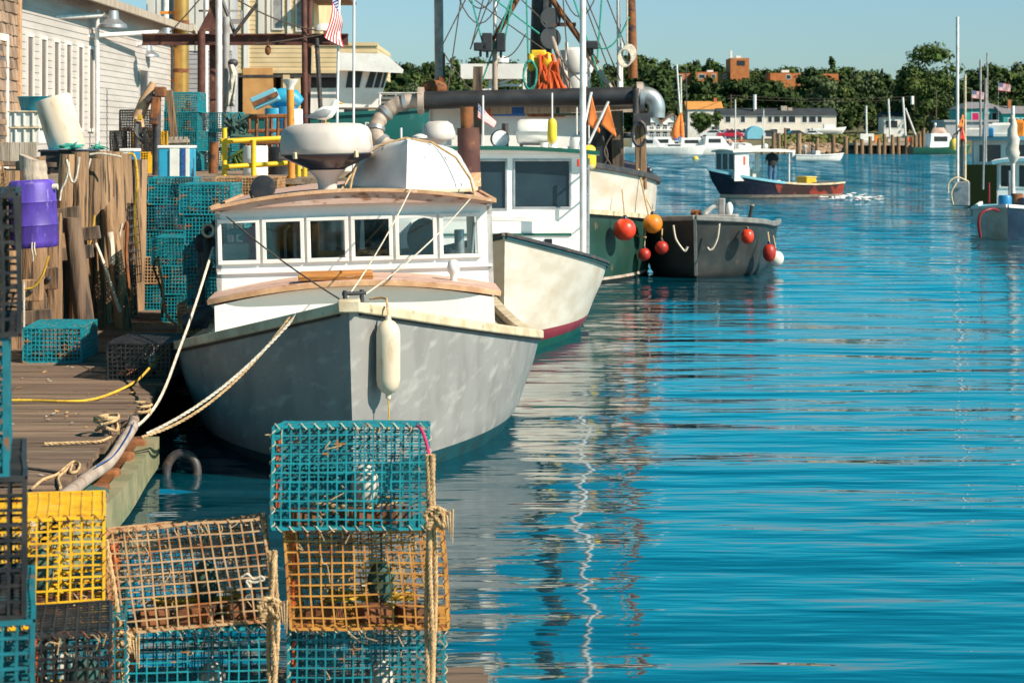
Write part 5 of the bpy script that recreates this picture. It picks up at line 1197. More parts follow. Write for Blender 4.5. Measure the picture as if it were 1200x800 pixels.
def make_trap(label, loc, w, h, d, mat, step=.0345, r=.0036, seed=0, rx=0.0, ry=0.0, rz=0.0, jit=.006, group=None, full=True, dx=0.0, net='net_green', vent=True, rope_=True):
    t = thing('lobster_trap', label, 'lobster trap', loc, rz, group, rx, ry)
    rr = random.Random(seed+100)
    cage_mb(w,h,d,step,r,seed,jit,1.7,dx).build('wire_cage', mat, t, None, True)
    m, c = net_head(w,h,d,-d*.12,d*.22,rr)
    m.build('net_head', net, t, None, True)
    m = MB(); m.tube([c+Vector((.075*math.cos(R(a)),0,.075*math.sin(R(a)))) for a in range(0,361,20)], .004, 6, False); m.build('entry_ring', 'net_white', t, 60, True)
    if vent:
        m = MB(); x = -w/2+.012
        for z0 in (.22,.62):
            y0 = -d*.35
            m.bx(x-.004,x+.004,y0,y0+.16,h*z0-.01,h*z0+.002); m.bx(x-.004,x+.004,y0,y0+.16,h*(z0+.2),h*(z0+.2)+.012); m.bx(x-.004,x+.004,y0-.012,y0,h*z0-.01,h*(z0+.2)+.012); m.bx(x-.004,x+.004,y0+.16,y0+.172,h*z0-.01,h*(z0+.2)+.012)
        m.build('escape_vent', 'orange_plastic', t, None, True)
    if rope_:
        m = MB(); pts = []
        for (A_,B_) in (((-w/2,-d/2,0),(w/2,-d/2,0)),((w/2,-d/2,0),(w/2,-d/2,h)),((w/2,-d/2,h),(-w/2,-d/2,h)),((-w/2,-d/2,h),(-w/2,-d/2,0))):
            A_ = Vector(A_); B_ = Vector(B_); n_ = int((B_-A_).length/.0075); dn_ = (B_-A_).normalized(); s1 = dn_.cross(Vector((0,1,0))); 
            for i in range(n_): a = i*1.05; q = A_.lerp(B_,i/n_); q.x += dx*(q.z/h-.5); pts.append(q+(Vector((0,1,0))*math.cos(a)+s1*math.sin(a))*r*2.6)
        m.tube(pts, .0019, 4, False); m.build('lacing', 'cream_trim' if seed % 2 else 'rust', t, None, True)
        m = MB()
        for k in range(26):
            q = Vector((rr.uniform(-w/2,w/2), rr.choice((-d/2,-d/2,d/2)), rr.choice((0,h,h,rr.uniform(0,h))))); q.y += rr.uniform(-.006,.006)
            m.tube(smoothpath([q, q+Vector((rr.uniform(-.02,.02),rr.uniform(-.01,.01),rr.uniform(-.03,.0))), q+Vector((rr.uniform(-.04,.04),rr.uniform(-.012,.01),rr.uniform(-.07,-.01)))],3), .0018, 4)
        m.build('dried_weed', 'rope_tan', t, 60, True)['kind'] = 'stuff'
    if full:
        m = MB()
        for x in (-.16,.02,.15): m.box((x+rr.uniform(-.02,.02), -d*.2+rr.uniform(-.05,.05), .03), (.10,.20,.05), (0,0,rr.uniform(-.3,.3)))
        m.build('ballast', 'rust', t, None, True, bevel=.004)
        m = MB(); m.ball((.04,.0,h*.38), (.05,.04,.075), 10, 8); m.tube([(.04,0,h*.55),(.04,0,h)], .003, 5); m.build('bait_bag', 'net_white' if seed % 2 else 'net_green', t, 60, True)
    if rope_:
        m = MB(); pts = []
        for k in range(40): pts.append(Vector((w*.30*math.sin(k*1.1+seed)+rr.uniform(-.03,.03), d*.18*math.cos(k*.83)+rr.uniform(-.03,.03)+.1, .015+.03*rr.random()+.0012*k)))
        m.tube(smoothpath(pts,3), .0045, 5); m.build('coiled_rope', 'rope_tan' if seed % 2 else 'rope_yellow', t, 60, True)
    return t
def near(px0, px1, py0, py1, d, depth, label, mat, seed, rx=0.0, ry=0.0, **k):
    """front face given by its photo box at distance d"""
    s = F/d; w = (px1-px0)/s; h = (py1-py0)/s; rz = k.pop('rz', math.atan((600-px1)/F))
    base = at((px0+px1)/2, py1, d); 
    # origin is base centre: move back half the depth along the tilted axis
    Q = Euler((rx,ry,rz)).to_matrix(); loc = base + Q@Vector((0,depth/2,0))
    return make_trap(label, loc, w, h, depth, mat, seed=seed, rx=rx, ry=ry, rz=rz, **k)
TL = -R(6.6)
near(319,502,500,619,7.06,.62,'teal lobster trap on top of the front pile, seen against the grey bow','teal_wire',1,rx=TL,step=.0315,r=.0039)
near(337,522,623,736,7.06,.62,'ochre wire lobster trap in the middle of the front pile, roped at its side','ochre_wire',2,rx=TL,dx=-.025,step=.038,r=.0036,jit=.010)
near(337,521,740,860,7.06,.62,'teal lobster trap at the bottom of the front pile','teal_wire',3,rx=TL,step=.0325,r=.0036)
near(131,318,617,734,7.0,.62,'tan wire lobster trap tilted on top of the middle pile','tan_wire',4,rx=-R(9),ry=-R(3.2),dx=-.03,step=.0375,r=.0036,jit=.010)
near(149,315,741,860,7.04,.62,'teal lobster trap under the tilted tan one','teal_wire',5,rx=TL,step=.0345,r=.0036)
near(-62,120,609,735,6.7,.50,'bright yellow lobster trap lit by the sun behind the black one','yellow_wire',6,rx=0.0,step=.0375,r=.0042)
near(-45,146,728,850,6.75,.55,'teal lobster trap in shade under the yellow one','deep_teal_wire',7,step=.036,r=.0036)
near(36,128,744,866,5.9,.4,'small black lobster trap low in front of the teal one','black_wire',8,step=.034,r=.004)
# tall near pile at the picture edge
dn = 4.65; z0 = FZ
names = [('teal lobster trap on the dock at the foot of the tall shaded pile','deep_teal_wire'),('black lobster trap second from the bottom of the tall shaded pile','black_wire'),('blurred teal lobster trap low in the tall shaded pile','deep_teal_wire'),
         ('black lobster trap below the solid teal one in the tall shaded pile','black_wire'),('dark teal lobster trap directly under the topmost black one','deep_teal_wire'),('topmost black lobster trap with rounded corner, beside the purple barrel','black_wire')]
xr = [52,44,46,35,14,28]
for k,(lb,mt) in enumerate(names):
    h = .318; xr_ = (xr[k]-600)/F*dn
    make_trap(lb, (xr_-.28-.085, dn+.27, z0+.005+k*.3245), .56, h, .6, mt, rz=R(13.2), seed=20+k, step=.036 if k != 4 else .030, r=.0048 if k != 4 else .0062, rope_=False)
# bearers under the piles
for (x0,x1,y,z1,lb) in ((-.80,-.2,7.1,.462,'squared timber under the front pile of traps'),(-1.45,-.84,7.1,.462,'squared timber under the middle pile of traps'),(-1.85,-1.25,6.85,.545,'squared timber under the yellow and teal traps'),(-1.42,-1.15,5.95,.62,'squared timber under the small black trap')):
    m = MB(); m.bx(x0,x1,y,y+.12,FZ,z1); m.bx(x0,x1,y+.32,y+.44,FZ,z1-.02); tag(m.build('timber_bearer', 'grey_board', bevel=.004), lb, 'timber')
# ropes tied down the piles
def rope_bunch(name, px, py0, py1, d, label, nst=4, knot=None, spread=.012):
    t = thing(name, label, 'rope', at(px,py1,d))
    for k in range(nst):
        m = MB(); pts = []
        n = 8
        for i in range(n+1):
            q = at(px+math.sin(i*.9+k*2)*1.6+ (k-(nst-1)/2)*4.0, py0+(py1-py0)*i/n, d-.012*(k%2)); q.y += rnd.uniform(-.008,.008); pts.append(q)
        twisted(m, smoothpath(pts,4), .0085, .05); m.build('strand', 'rope_tan', t, 60)
    if knot:
        kx, ky = knot; q = at(kx,ky,d-.02); m = MB()
        pts = [q+Vector((.03*math.sin(i*1.9)+.012*math.cos(i*.7), -.012*math.cos(i*2.3)-.01, .035*math.cos(i*1.3))) for i in range(15)]
        twisted(m, smoothpath(pts,4), .009, .05); m.build('knot', 'rope_tan', t, 60)
        for k in range(5):
            m = MB(); m.tube([q, q+Vector((.02+.01*k,-.02,.01*k-.01)), q+Vector((.035+.006*k,-.015,-.02-.016*k))], [.006,.005,.002], 5); m.build('frayed_end', 'rope_tan', t, 60)
    return t
rope_bunch('tie_rope', 505, 532, 812, 6.98, 'tan rope tied down the open side of the front pile with a frayed knot', 3, (510,606))
rope_bunch('tie_rope', 320, 645, 812, 6.94, 'tan rope hanging between the middle and front piles', 3, (316,712))
rope_bunch('tie_rope', 140, 735, 812, 6.9, 'thick tan rope coil at the foot of the tilted tan trap', 3, (143,752))
rope('tie_rope', smoothpath([at(124,632,6.93), at(128,655,6.92), at(134,690,6.9), at(139,725,6.9), at(142,748,6.9)],5), .009, 'rope_tan', 'tan rope running slantwise along the edge of the tilted tan trap', lay=True)
rope('trap_bridle', smoothpath([at(468,530,7.55)+Vector((0,0,.1)), at(480,499,7.3), at(492,501,7.05), at(500,520,7.0), at(503,535,6.98)],5), .005, 'magenta_cloth', 'thin red line lying over the top of the front teal trap')
for lb,pts in (('tan twine end tied on the face of the tilted tan trap',[(283,676),(290,672),(297,678),(306,675),(309,679),(298,682),(289,680),(293,688)]),):
    rope('twine', smoothpath([at(a,b,6.93) for a,b in pts],5), .004, 'rope_white', lb)

# ------------------------------------------------------------------ traps on the dock and the wharf (one cage mesh per colour, copied)
PROTO = {}
def far_trap(mat, label, loc, rz=0.0, group=None, hh=.31):
    if mat not in PROTO:
        t = make_trap(label, loc, .53, .31, .86, mat, step=.0385, r=.0056, seed=40+len(PROTO), rz=rz, group=group, jit=.008, full=True, rope_=False, vent=False); PROTO[mat] = t
    else: t = dup(PROTO[mat], loc, rz, label, group)
    return t
def stackpos(px, py, d): return at(px,py,d)+Vector((0,.43,0))
GD = 'traps piled on the dock'
far_trap('teal_wire','teal lobster trap alone on the dock by the pilings', Vector(((60-600)/F*18.9, 19.3, FZ+.005)), R(2))
far_trap('black_wire','black lobster trap alone on the dock against the grey hull', Vector((-3.17, 17.9, FZ+.005)), R(-2))
hz = .316
def col(px, d, rows, group):
    x = (px-600)/F*d
    for k,(mt,lb,dx_) in enumerate(rows):
        if mt: far_trap(mt, lb, Vector((x+dx_, d+.43, FZ+.005+k*hz)), R(rnd.uniform(-4,4)), group)
col(247, 21.4, [('tan_wire','tan lobster trap at the foot of the dock pile nearest the wheelhouse',-.10),('teal_wire','teal lobster trap second from the dock in the pile nearest the wheelhouse',0),('teal_wire','teal lobster trap third up in the pile nearest the wheelhouse',-.02),('teal_wire','teal lobster trap fourth up in the pile nearest the wheelhouse',.02),('teal_wire','teal lobster trap topmost in the pile nearest the wheelhouse',-.06)], GD)
col(212, 22.9, [('teal_wire','teal lobster trap on the planks at the foot of the middle dock pile',.05),('teal_wire','teal lobster trap second up in the middle dock pile',.03),('teal_wire','teal lobster trap on top of the middle dock pile',-.05)], GD)
col(193, 24.6, [('teal_wire','teal lobster trap with open end at the foot of the far dock pile',-.05),('tan_wire','tan lobster trap second up in the far dock pile',-.08),('teal_wire','teal lobster trap third up in the far dock pile',0),('deep_teal_wire','dark teal lobster trap fourth up in the far dock pile',0),('teal_wire','teal lobster trap topmost in the far dock pile, higher than its neighbours',.05)], GD)
# ================================================================== wharf
WZ = 1.95
def wx(y): return -4.72-.045*(y-18)
wf = thing('wharf', 'old timber wharf carrying fishing gear beside the grey building', 'wharf', (-7,30,0))
m = MB(); x = -4.75
rr = random.Random(21)
xx = -30.0
while xx < -4.75:
    w = rr.uniform(.2,.26); x1 = min(xx+w-.012, -4.74); y1 = min(47 if xx > -8.8 else 72, 18+(-4.74-x1)/.045+.2)
    if y1 > 17.2: m.bx(xx, x1, 17, y1, WZ-.07, WZ+rr.uniform(-.004,.004))
    xx += w
m.bx(-8.8,-4.2,56,72,WZ-.07,WZ)
m.build('deck', 'wharf_plank', wf)
m = MB()
m.bar((wx(17)-.1,17.1,WZ-.22),(wx(60)-.1,60,WZ-.22),.2,.28)
for y in range(18,60,3): m.bar((wx(y)-.1,y,WZ-.22),(-12,y,WZ-.22),.2,.26)
m.build('cap_beam', 'dark_pile', wf)
# second apron behind the boats: lower landing with yellow rails
m = MB(); m.bx(-6.2, -2.2, 27.3, 47, WZ-.085, WZ-.008); m.build('apron_deck', 'wharf_plank', wf)
for y in (28,33,38):
    for x in (-5.2,-3.6,-2.4): m = MB(); m.tube([(x,y,-1),(x,y,WZ-.09)], .14, 10); m.build('apron_post', 'dark_pile', wf, 40)
m = MB(); m.bx(-30,-5.6,27,27.2,-1,WZ-.36); m.bx(-30,-9,17.2,17.4,-1,WZ-.36); m.build('crib_wall', 'dark_pile', wf)
# ------------------------------------------------------------------ pilings
def piling(px0, py0, px1, py1, d, r, label, mat='pile_wood', cut=.0, seed=0, d2=None):
    a = at(px0,py0,d); b = at(px1,py1,d2 or d); rr = random.Random(seed+1)
    base = Vector(b)
    m = MB(); n = 16; K = 14; vs = []; fs = []
    ph = rr.uniform(0,9)
    for i in range(K+1):
        t = i/K; c = b.lerp(a, t)
        for j in range(n):
            an = 2*math.pi*j/n; v = Vector((math.cos(an), math.sin(an), 0))
            q = r*(1.06-.12*t)*(1+.10*noise.noise(Vector((v.x*1.6+ph, v.y*1.6, t*3.5)))+.05*noise.noise(Vector((v.x*5+ph, v.y*5, t*6))))
            z = (cut*v.x if i == K else 0)
            vs.append(c+v*q+Vector((0,0,z)))
    for i in range(K):
        for j in range(n): fs.append((i*n+j, i*n+(j+1)%n, (i+1)*n+(j+1)%n, (i+1)*n+j))
    fs.append(tuple(K*n+j for j in range(n))); fs.append(tuple(reversed(range(n))))
    m.add(vs, fs)
    t = thing('piling', label, 'piling', base)
    m.build('trunk', mat, t, 50)
    return t, a, b
P = []
def pl(*a, **k):
    a = list(a); a[5] *= .84; t,a_,b_ = piling(*a, **k); P.append((t,a_,b_)); return t
DB = 22.0
pl(36,186,38,420,20.6,.19,'thick piling with pale sawn top behind the purple barrel', seed=1, cut=.03)
pl(61,250,60,420,20.9,.13,'short piling with bolted blocks beside the purple barrel', seed=2)
pl(79,181,72,300,21.9,.10,'slim slanted post tied with white cord just beyond the purple barrel', seed=3)
pl(94,178,92,392,22.1,.115,'square topped piling with white cord round its head, second post beyond the purple barrel', seed=4)
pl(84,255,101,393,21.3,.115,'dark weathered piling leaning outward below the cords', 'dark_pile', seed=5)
pl(107,186,110,386,22.4,.15,'split piling between the corded post and the clustered tall ones', seed=6)
pl(118,177,120,382,22.9,.16,'tall piling in the wired cluster, nearest the split one', seed=7)
pl(127,240,146,392,22.3,.10,'piling with slanting pale cut end leaning toward the dock', seed=8, cut=.10)
pl(132,178,138,376,23.5,.15,'tall piling in the middle of the wired cluster', seed=9)
pl(141,180,147,372,23.9,.16,'broad brown piling closing the wired cluster', seed=10)
pl(163,187,158,364,24.6,.13,'lone slender piling beside the blue and white panel', seed=11)
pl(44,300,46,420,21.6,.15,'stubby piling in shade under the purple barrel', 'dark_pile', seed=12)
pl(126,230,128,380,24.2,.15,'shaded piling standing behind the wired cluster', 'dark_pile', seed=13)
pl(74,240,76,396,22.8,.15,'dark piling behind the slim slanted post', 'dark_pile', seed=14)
pl(8,200,8,430,20.2,.17,'piling at the picture edge behind the shaded trap pile', seed=15)
# blocks and braces
def block(px,py,d,size,label,mat='pile_wood',rot=None):
    m = MB(); p = at(px,py,d); m.box(p,size,rot); t = tag(m.build('timber_block',mat,bevel=.01),label,'timber')
    m = MB(); q = p+Vector((0,-size[1]/2-.012,0)); m.lathe([(0,-.012),(.028,-.012),(.028,.012),(.016,.02),(0,.02)], q, 8, Euler((R(90),0,0)).to_matrix()); m.build('bolt','dark_metal',t,40); return t
block(38,340,20.25,(.19,.14,.21),'bolted square block at the foot of the thick piling')
block(59,326,20.6,(.15,.14,.22),'bolted square block on the short piling')
for (a,b,d,lb) in (((68,252),(93,249),21.8,'horizontal timber brace between the corded posts'),((88,276),(116,272),21.9,'horizontal timber brace on the leaning piling'),((72,298),(108,294),21.8,'lower timber brace behind the leaning piling'),((28,372),(60,370),20.3,'short cross timber at deck height by the thick piling')):
    m = MB(); m.bar(at(*a,d),at(*b,d),.16,.14); tag(m.build('timber_brace','dark_pile',bevel=.008),lb,'timber')
# ropes on pilings
for pts,r,mt,lb in (([(78,187),(80,200),(76,214),(72,222),(70,235)],.014,'rope_white','white cord looped from the slim slanted post'),([(93,184),(90,205),(86,214),(82,207),(80,190)],.014,'rope_white','white cord hanging between the two corded posts'),
                    ([(106,186),(102,200),(98,204),(94,188)],.014,'rope_white','white cord loop between corded post and cluster'),([(105,181),(118,180),(132,182),(142,184)],.012,'rope_white','wire wrapped round the heads of the clustered pilings'),
                    ([(111,252),(108,275),(103,290),(95,295),(92,290)],.012,'rope_yellow','yellow line draped over the split piling'),([(150,180),(158,184),(161,215),(158,250),(160,290)],.014,'rope_yellow','yellow line hanging down the lone slender piling'),
                    ([(57,300),(50,322),(40,336),(30,339)],.012,'rope_yellow','yellow line at the bolted block under the barrel'),([(112,285),(122,310),(132,340),(137,355),(141,366)],.02,'rope_white','grey rope running down the clustered pilings to the dock'),
                    ([(143,262),(138,285),(134,300),(140,320)],.014,'rope_white','short grey cord on the broad brown piling'),([(129,272),(131,292),(131,310)],.035,'cream_drum','pale plastic pipe end on the pile with the slanting cut'),
                    ([(146,270),(149,262),(148,300),(151,340),(149,372)],.022,'rust','rusty rod standing beside the broad brown piling'),
                    ([(28,330),(28,390)],.012,'rope_white','straight white cord beside the thick piling'),
                    ([(184,302),(190,330),(193,362),(200,375),(212,382)],.016,'rope_tan','tan rope hanging down the front of the dock trap piles'),
                    ([(186,300),(180,312),(186,330),(191,350),(190,372)],.012,'rope_dark','dark rope hanging in front of the far dock pile')):
    d = 21.4 if pts[0][0] < 100 else 22.3
    if pts[0][0] < 60: d = 20.0
    if pts[0][0] > 180: d = 22.2
    elif pts[0][0] > 140: d = 23.2
    rope('cord', smoothpath([at(a,b,d-.15) for a,b in pts],5), r, mt, lb)
m = MB(); flag_cloth(m, (at(149,238,23.6),at(152,335,23.6),at(162,330,23.9),at(161,238,23.9)), 10, .04); o = m.build('old_netting', 'black_wire', smooth=60); tag(o, 'black netting hanging below the blue and white panel', 'net'); s_ = o.modifiers.new('wires','WIREFRAME'); s_.thickness = .012
# purple barrel
bt = at(41,290,19.6)
pb = thing('barrel', 'purple plastic barrel hung on the thick piling', 'barrel', bt, ry=R(-3))
m = MB(); m.lathe([(.0,.0),(.205,.0),(.222,.02),(.226,.06),(.226,.20),(.233,.215),(.226,.23),(.226,.42),(.233,.435),(.226,.45),(.224,.60),(.205,.635),(.19,.645),(.19,.632),(0,.632)], (0,0,0), 32); m.build('body', 'purple_plastic', pb, 40, True)
m = MB(); m.tube([(.03,-.235,.06),(.028,-.25,.0),(.034,-.24,-.08),(.028,-.23,-.12)], .007, 6); m.tube([(.055,-.235,.06),(.052,-.25,.0),(.06,-.24,-.06)], .007, 6); m.build('tie_cord', 'rope_white', pb, 50, True)
m = MB(); m.lathe([(.03,0),(.03,.05),(0,.05)], (.21,-.05,.57), 12, Euler((0,R(90),0)).to_matrix()); m.build('bung', 'cream_drum', pb, 50, True)

# ------------------------------------------------------------------ gear on the wharf
def drum(name, label, px, py0, py1, d, r, mat, tilt=0.0, ribs=True, cat='barrel', top=None):
    b = at(px,py1,d); h = (py1-py0)/F*d; t = thing(name, label, cat, b, ry=tilt)
    m = MB(); pr = [(0,0),(r*.93,0),(r,.02),(r,h*.3)]
    if ribs: pr += [(r*1.03,h*.33),(r,h*.36),(r,h*.64),(r*1.03,h*.67),(r,h*.70)]
    pr += [(r,h-.02),(r*.95,h),(r*.9,h),(r*.88,h-.03),(0,h-.03)]
    m.lathe(pr,(0,0,0),24); m.build('body', mat, t, 40, True); return t
def crate(label, px0, px1, py0, py1, d, depth, mat, cat='crate', lid=None, slots=True, name='fish_box', ribs=3):
    a = at(px0,py1,d); w = (px1-px0)/F*d; h = (py1-py0)/F*d; t = thing(name, label, cat, a+Vector((w/2,depth/2,0)))
    m = MB()
    m.box((0,0,h*.03+.004),(w*.96,depth*.96,h*.06))
    for sx_ in (-1,1): m.box((sx_*(w/2-.015),0,h/2),(.03,depth,h))
    for sy in (-1,1): m.box((0,sy*(depth/2-.015),h/2),(w-.064,.03,h))
    for k in range(ribs): m.box((-w*.3+w*.6*k/max(1,ribs-1), -depth/2-.012, h*.45),(w*.07,.02,h*.8))
    m.build('body', mat, t, None, True, bevel=.008)
    m = MB(); m.box((0,-depth/2-.006,h*.95),(w*1.04,.05,h*.1)); m.box((0,depth/2+.006,h*.95),(w*1.04,.05,h*.1)); m.box((-w/2-.006,0,h*.95),(.05,depth-.04,h*.1)); m.box((w/2+.006,0,h*.95),(.05,depth-.04,h*.1)); m.build('rim', lid or mat, t, None, True, bevel=.008)
    return t
crate('white fish crate, lower of two stacked by the grey wall',12,46,149,168,24.5,.4,'white_plastic','crate','cream_trim')
crate('white fish crate, upper of two, carrying the teal basin',11,46,130,148.6,24.5,.4,'white_plastic','crate','cream_trim')
t = thing('basin', 'round teal plastic basin on the upper white crate', 'basin', at(40,129.5,24.55)+Vector((0,.2,0)))
m = MB(); m.lathe([(0,0),(.20,0),(.235,.15),(.25,.165),(.24,.17),(.225,.16),(.19,.02),(0,.02)], (0,0,0), 28); m.build('body','teal_plastic',t,40,True)
drum('barrel','big stained cream barrel tilted against the black tub',80,112,176,23.6,.21,'cream_drum',R(-17),False)
t = crate('black tub lined with blue plastic under the tilted cream barrel',47,103,175.5,203,23.3,.55,'black_plastic','tub',None,name='tub',ribs=0)
m = MB(); TI_ = TM[t.name]; w_ = 56/F*23.3
m.box((0,0,.262),(w_*.98,.5,.012)); m.box((-w_*.1,-.29,.255),(w_*.7,.02,.03)); m.build('liner','blue_plastic',t,None,True,bevel=.004)
def tangle(name, label, p, size, mat, n=60, r=.008, seed=0, cat='net'):
    rr = random.Random(seed); pts = [Vector(p)+Vector((rr.gauss(0,size[0]*.45),rr.gauss(0,size[1]*.45),abs(rr.gauss(0,size[2]*.5)))) for k in range(n)]
    m = MB(); m.tube(smoothpath(pts,3), r, 5); return tag(m.build(name,mat,smooth=60),label,cat)
tangle('rope_heap','green rope heap spilling over the black tub',at(86,174,23.2),(.16,.1,.06),'rope_green',46,.008,1,'rope')
tangle('rope_heap','small green rope heap on the heads of the clustered pilings',at(117,175,22.9),(.10,.1,.05),'rope_green',30,.007,2,'rope')
# board fence in front of the crates
t = thing('board_fence','low fence of grey boards in front of the white crates','fence',at(26,196,22.6))
m = MB()
for k,px in enumerate((6,17,28,38)): m.box(at(px,181,22.6),(.098,.03,.27))
m.build('board','grey_board',t,None,bevel=.004)
m = MB(); m.bar(at(-8,191,22.55),at(66,193,22.55),.05,.05); m.bar(at(-8,200,22.6),at(60,202,22.6),.04,.05); m.build('rail','dark_pile',t)
t,a_,b_ = piling(38,186,40,215,20.3,.135,'stub of pale timber standing above the purple barrel','grey_board',cut=-.05,seed=40)
m = MB(); flag_cloth(m,(at(-4,188,19.6),at(-2,240,19.6),at(12,232,19.6),at(3,190,19.6)),10,.04); o = m.build('mesh_bag','tan_wire'); tag(o,'tan mesh netting hanging at the picture edge above the shaded traps','net'); s_ = o.modifiers.new('wires','WIREFRAME'); s_.thickness = .008
tangle('weed_clump','small green weeds growing between the fence rails',at(10,205,22.8),(.06,.05,.06),'leaf_pale',26,.006,3,'plant')
# panels, bins, yellow traps
def bin_(label, px0,px1,py0,py1,d, stripes, depth=.5, base='blue_plastic'):
    a = at(px0,py1,d); w = (px1-px0)/F*d; h = (py1-py0)/F*d
    t = thing('insulated_bin', label, 'bin', a+Vector((w/2,depth/2,0)))
    m = MB(); m.box((0,0,h/2),(w,depth,h)); m.build('body', base, t, None, True, bevel=.02)
    for (u0,u1,mt) in stripes:
        m = MB(); m.box((-w/2+w*(u0+u1)/2,-depth/2-.012,h/2),(w*(u1-u0),.022,h*.98)); m.build('batten', mt, t, None, True, bevel=.004)
    m = MB(); m.box((0,0,h+.02),(w*1.04,depth*1.04,.04)); m.build('lid', 'white_plastic', t, None, True, bevel=.01)
    return t
bin_('tall blue bin with broad white batten behind the lone slender piling',140,158,178,240,24.9,[(.25,.72,'white_plastic')],.4)
bin_('sky blue bin with white and dark blue battens beside the yellow traps',185,222,174,214,28.0,[(.38,.68,'white_plastic'),(.74,.86,'rope_blue'),(.88,1.0,'white_plastic')],.6,'sky_blue_plastic')
GW = 'traps piled on the wharf'
def wharf_trap(mt,lb,px,py,d,rz=0): far_trap(mt,lb,at(px,py,d)+Vector((0,.43,0)),R(rz),GW)
d0 = 33.0
wzz = lambda k: WZ+.005+k*.314
for k,(mt,lb) in enumerate((('teal_wire','teal trap at the foot of the tall wharf pile, mostly hidden by bins'),('teal_wire','teal trap second up in the tall wharf pile'),('teal_wire','teal trap third up in the tall wharf pile'),('teal_wire','teal trap topmost in the tall wharf pile below the rusty beam'))):
    far_trap(mt,lb,Vector(((211-600)/F*d0+(.0,.03,-.02,.02)[k],d0+.43,wzz(k))),R((2,-3,4,0)[k]),GW)
for k,(mt,lb) in enumerate((('teal_wire','teal trap at the foot of the short wharf pile by the rusty pipe'),('teal_wire','teal trap second up in the short wharf pile by the rusty pipe'),('teal_wire','teal trap topmost in the short wharf pile by the rusty pipe'))):
    far_trap(mt,lb,Vector(((244-600)/F*33.6,d0+1.2,wzz(k))),R((70,76,68)[k]),GW)
far_trap('yellow_wire','yellow trap low on the wharf behind the tall blue bin',Vector(((150-600)/F*30.5,30.9,WZ+.005)),R(5),GW)
far_trap('yellow_wire','yellow trap standing on the other yellow one near the orange davit',Vector(((172-600)/F*31.5,31.9,WZ+.005)),R(-4),GW)
far_trap('yellow_wire','yellow trap topmost by the orange davit',Vector(((170-600)/F*31.5,31.9,WZ+.32)),R(8),GW)
far_trap('black_wire','black trap stacked above the lower yellow wharf trap',Vector(((153-600)/F*30.6,31.0,WZ+.32)),R(-6),GW)
far_trap('black_wire','black trap topmost on the yellow and black wharf pile',Vector(((156-600)/F*30.7,31.1,WZ+.635)),R(12),GW)
# orange davit and hauler
dv = thing('davit','rusty orange davit arm with hydraulic hauler standing on the wharf','davit',at(170,216,29.5))
m = MB(); m.tube([at(161,140,29.5),at(170,118,29.5),at(180,97,29.5)],[.09,.085,.05],10); m.tube([at(162,140,29.4),at(165,150,29.4)],.07,8); m.build('arm','orange_trim',dv,50)
m = MB(); m.tube([at(160,215,29.5),at(161,140,29.5)],.05,8); m.tube([at(183,215,29.5),at(184,112,29.5)],.06,8); m.tube([at(172,118,29.4),at(186,113,29.4)],.06,8); m.build('frame','dark_metal',dv,50)
m = MB(); m.box(at(182,130,29.4),(.12,.15,.4),(0,.1,0)); m.box(at(188,108,29.4),(.16,.15,.15)); m.build('motor','rust',dv,None,bevel=.02)
m = MB()
for k in range(7): m.tube(smoothpath([at(161+k*.6,143,29.3),at(158+k*1.5,155+2*k,29.2),at(166+k,165-k,29.2),at(171-k,150+k,29.2)],4),.014,5)
m.build('hydraulic_hose','black_rubber',dv,60)
m = MB()
for k in range(18): m.tube(smoothpath([at(164+rr.uniform(-2,2),138+rr.uniform(-3,3),29.25) for q in range(4)],3),.012,5)
m.build('lashing','rope_yellow',dv,60)
t = thing('timber_post','dark brown timber post leaning in front of the tall wharf pile','post',at(206,178,31.5)); m = MB(); m.bar(at(206,178,31.5),at(198,106,31.5),.10,.10); m.build('post','pile_wood',t)
tag(MB.build((lambda mb_: (mb_.tube([at(249,228,31.0),at(251,166,31.0)],.07,10), mb_)[1])(MB()),'standing_pipe','rust',smooth=50),'short rusty orange pipe standing at the corner of the teal wharf piles','pipe')
# ================================================================== buildings on the wharf
def clap(mb, o, ux, uz, W, Hh, pitch=.135, lean=.018, t=.012):
    """lap siding: each course a board tilted out at its foot"""
    o = Vector(o); ux = Vector(ux).normalized(); uz = Vector(uz).normalized(); n = ux.cross(uz); k = 0; z = 0
    while z < Hh-.01:
        z1 = min(z+pitch+.012, Hh)
        vs = []
        for (zz_, a) in ((z, lean), (z1, .004), (z1, -t), (z, -t+lean*.2)): vs += [o+uz*zz_+n*a, o+ux*W+uz*zz_+n*a]
        mb.add(vs, [(0,1,3,2),(2,3,5,4),(4,5,7,6),(6,7,1,0),(0,2,4,6),(1,7,5,3)])
        z += pitch
def win(parent, o, ux, uz, x0,x1,z0,z1, glassm='window_dark', framem='board_white', fw=.06, proud=.03):
    m = MB(); m.frame(o,ux,uz,(x0,x1,z0,z1),fw,proud+.02,-.02); w = m.build('window', framem, parent)
    o = Vector(o); ux = Vector(ux).normalized(); uz = Vector(uz).normalized(); n = ux.cross(uz)
    m = MB(); m.slabq(o,ux,uz,n,x0+.001,x1-.001,z0+.001,z1-.001,proud-.004,-.02); m.build('pane', glassm, w)
    return w
gb = thing('clapboard_building', 'grey clapboard building with a row of tall narrow windows along the wharf', 'building', (-10,44,WZ))
o = (-9,36.1,WZ); ux = (0,1,0); uz = (0,0,1)
m = MB(); clap(m, o, ux, uz, 18, 3.5); clap(m, (-9.0,54.1,WZ), (-1,0,0), uz, 8, 3.5); m.build('wall', 'clapboard_grey', gb)
m = MB(); m.bx(-17,-9.04,36.2,54.05,WZ,WZ+3.45); m.build('inner_wall','clapboard_shade',gb)
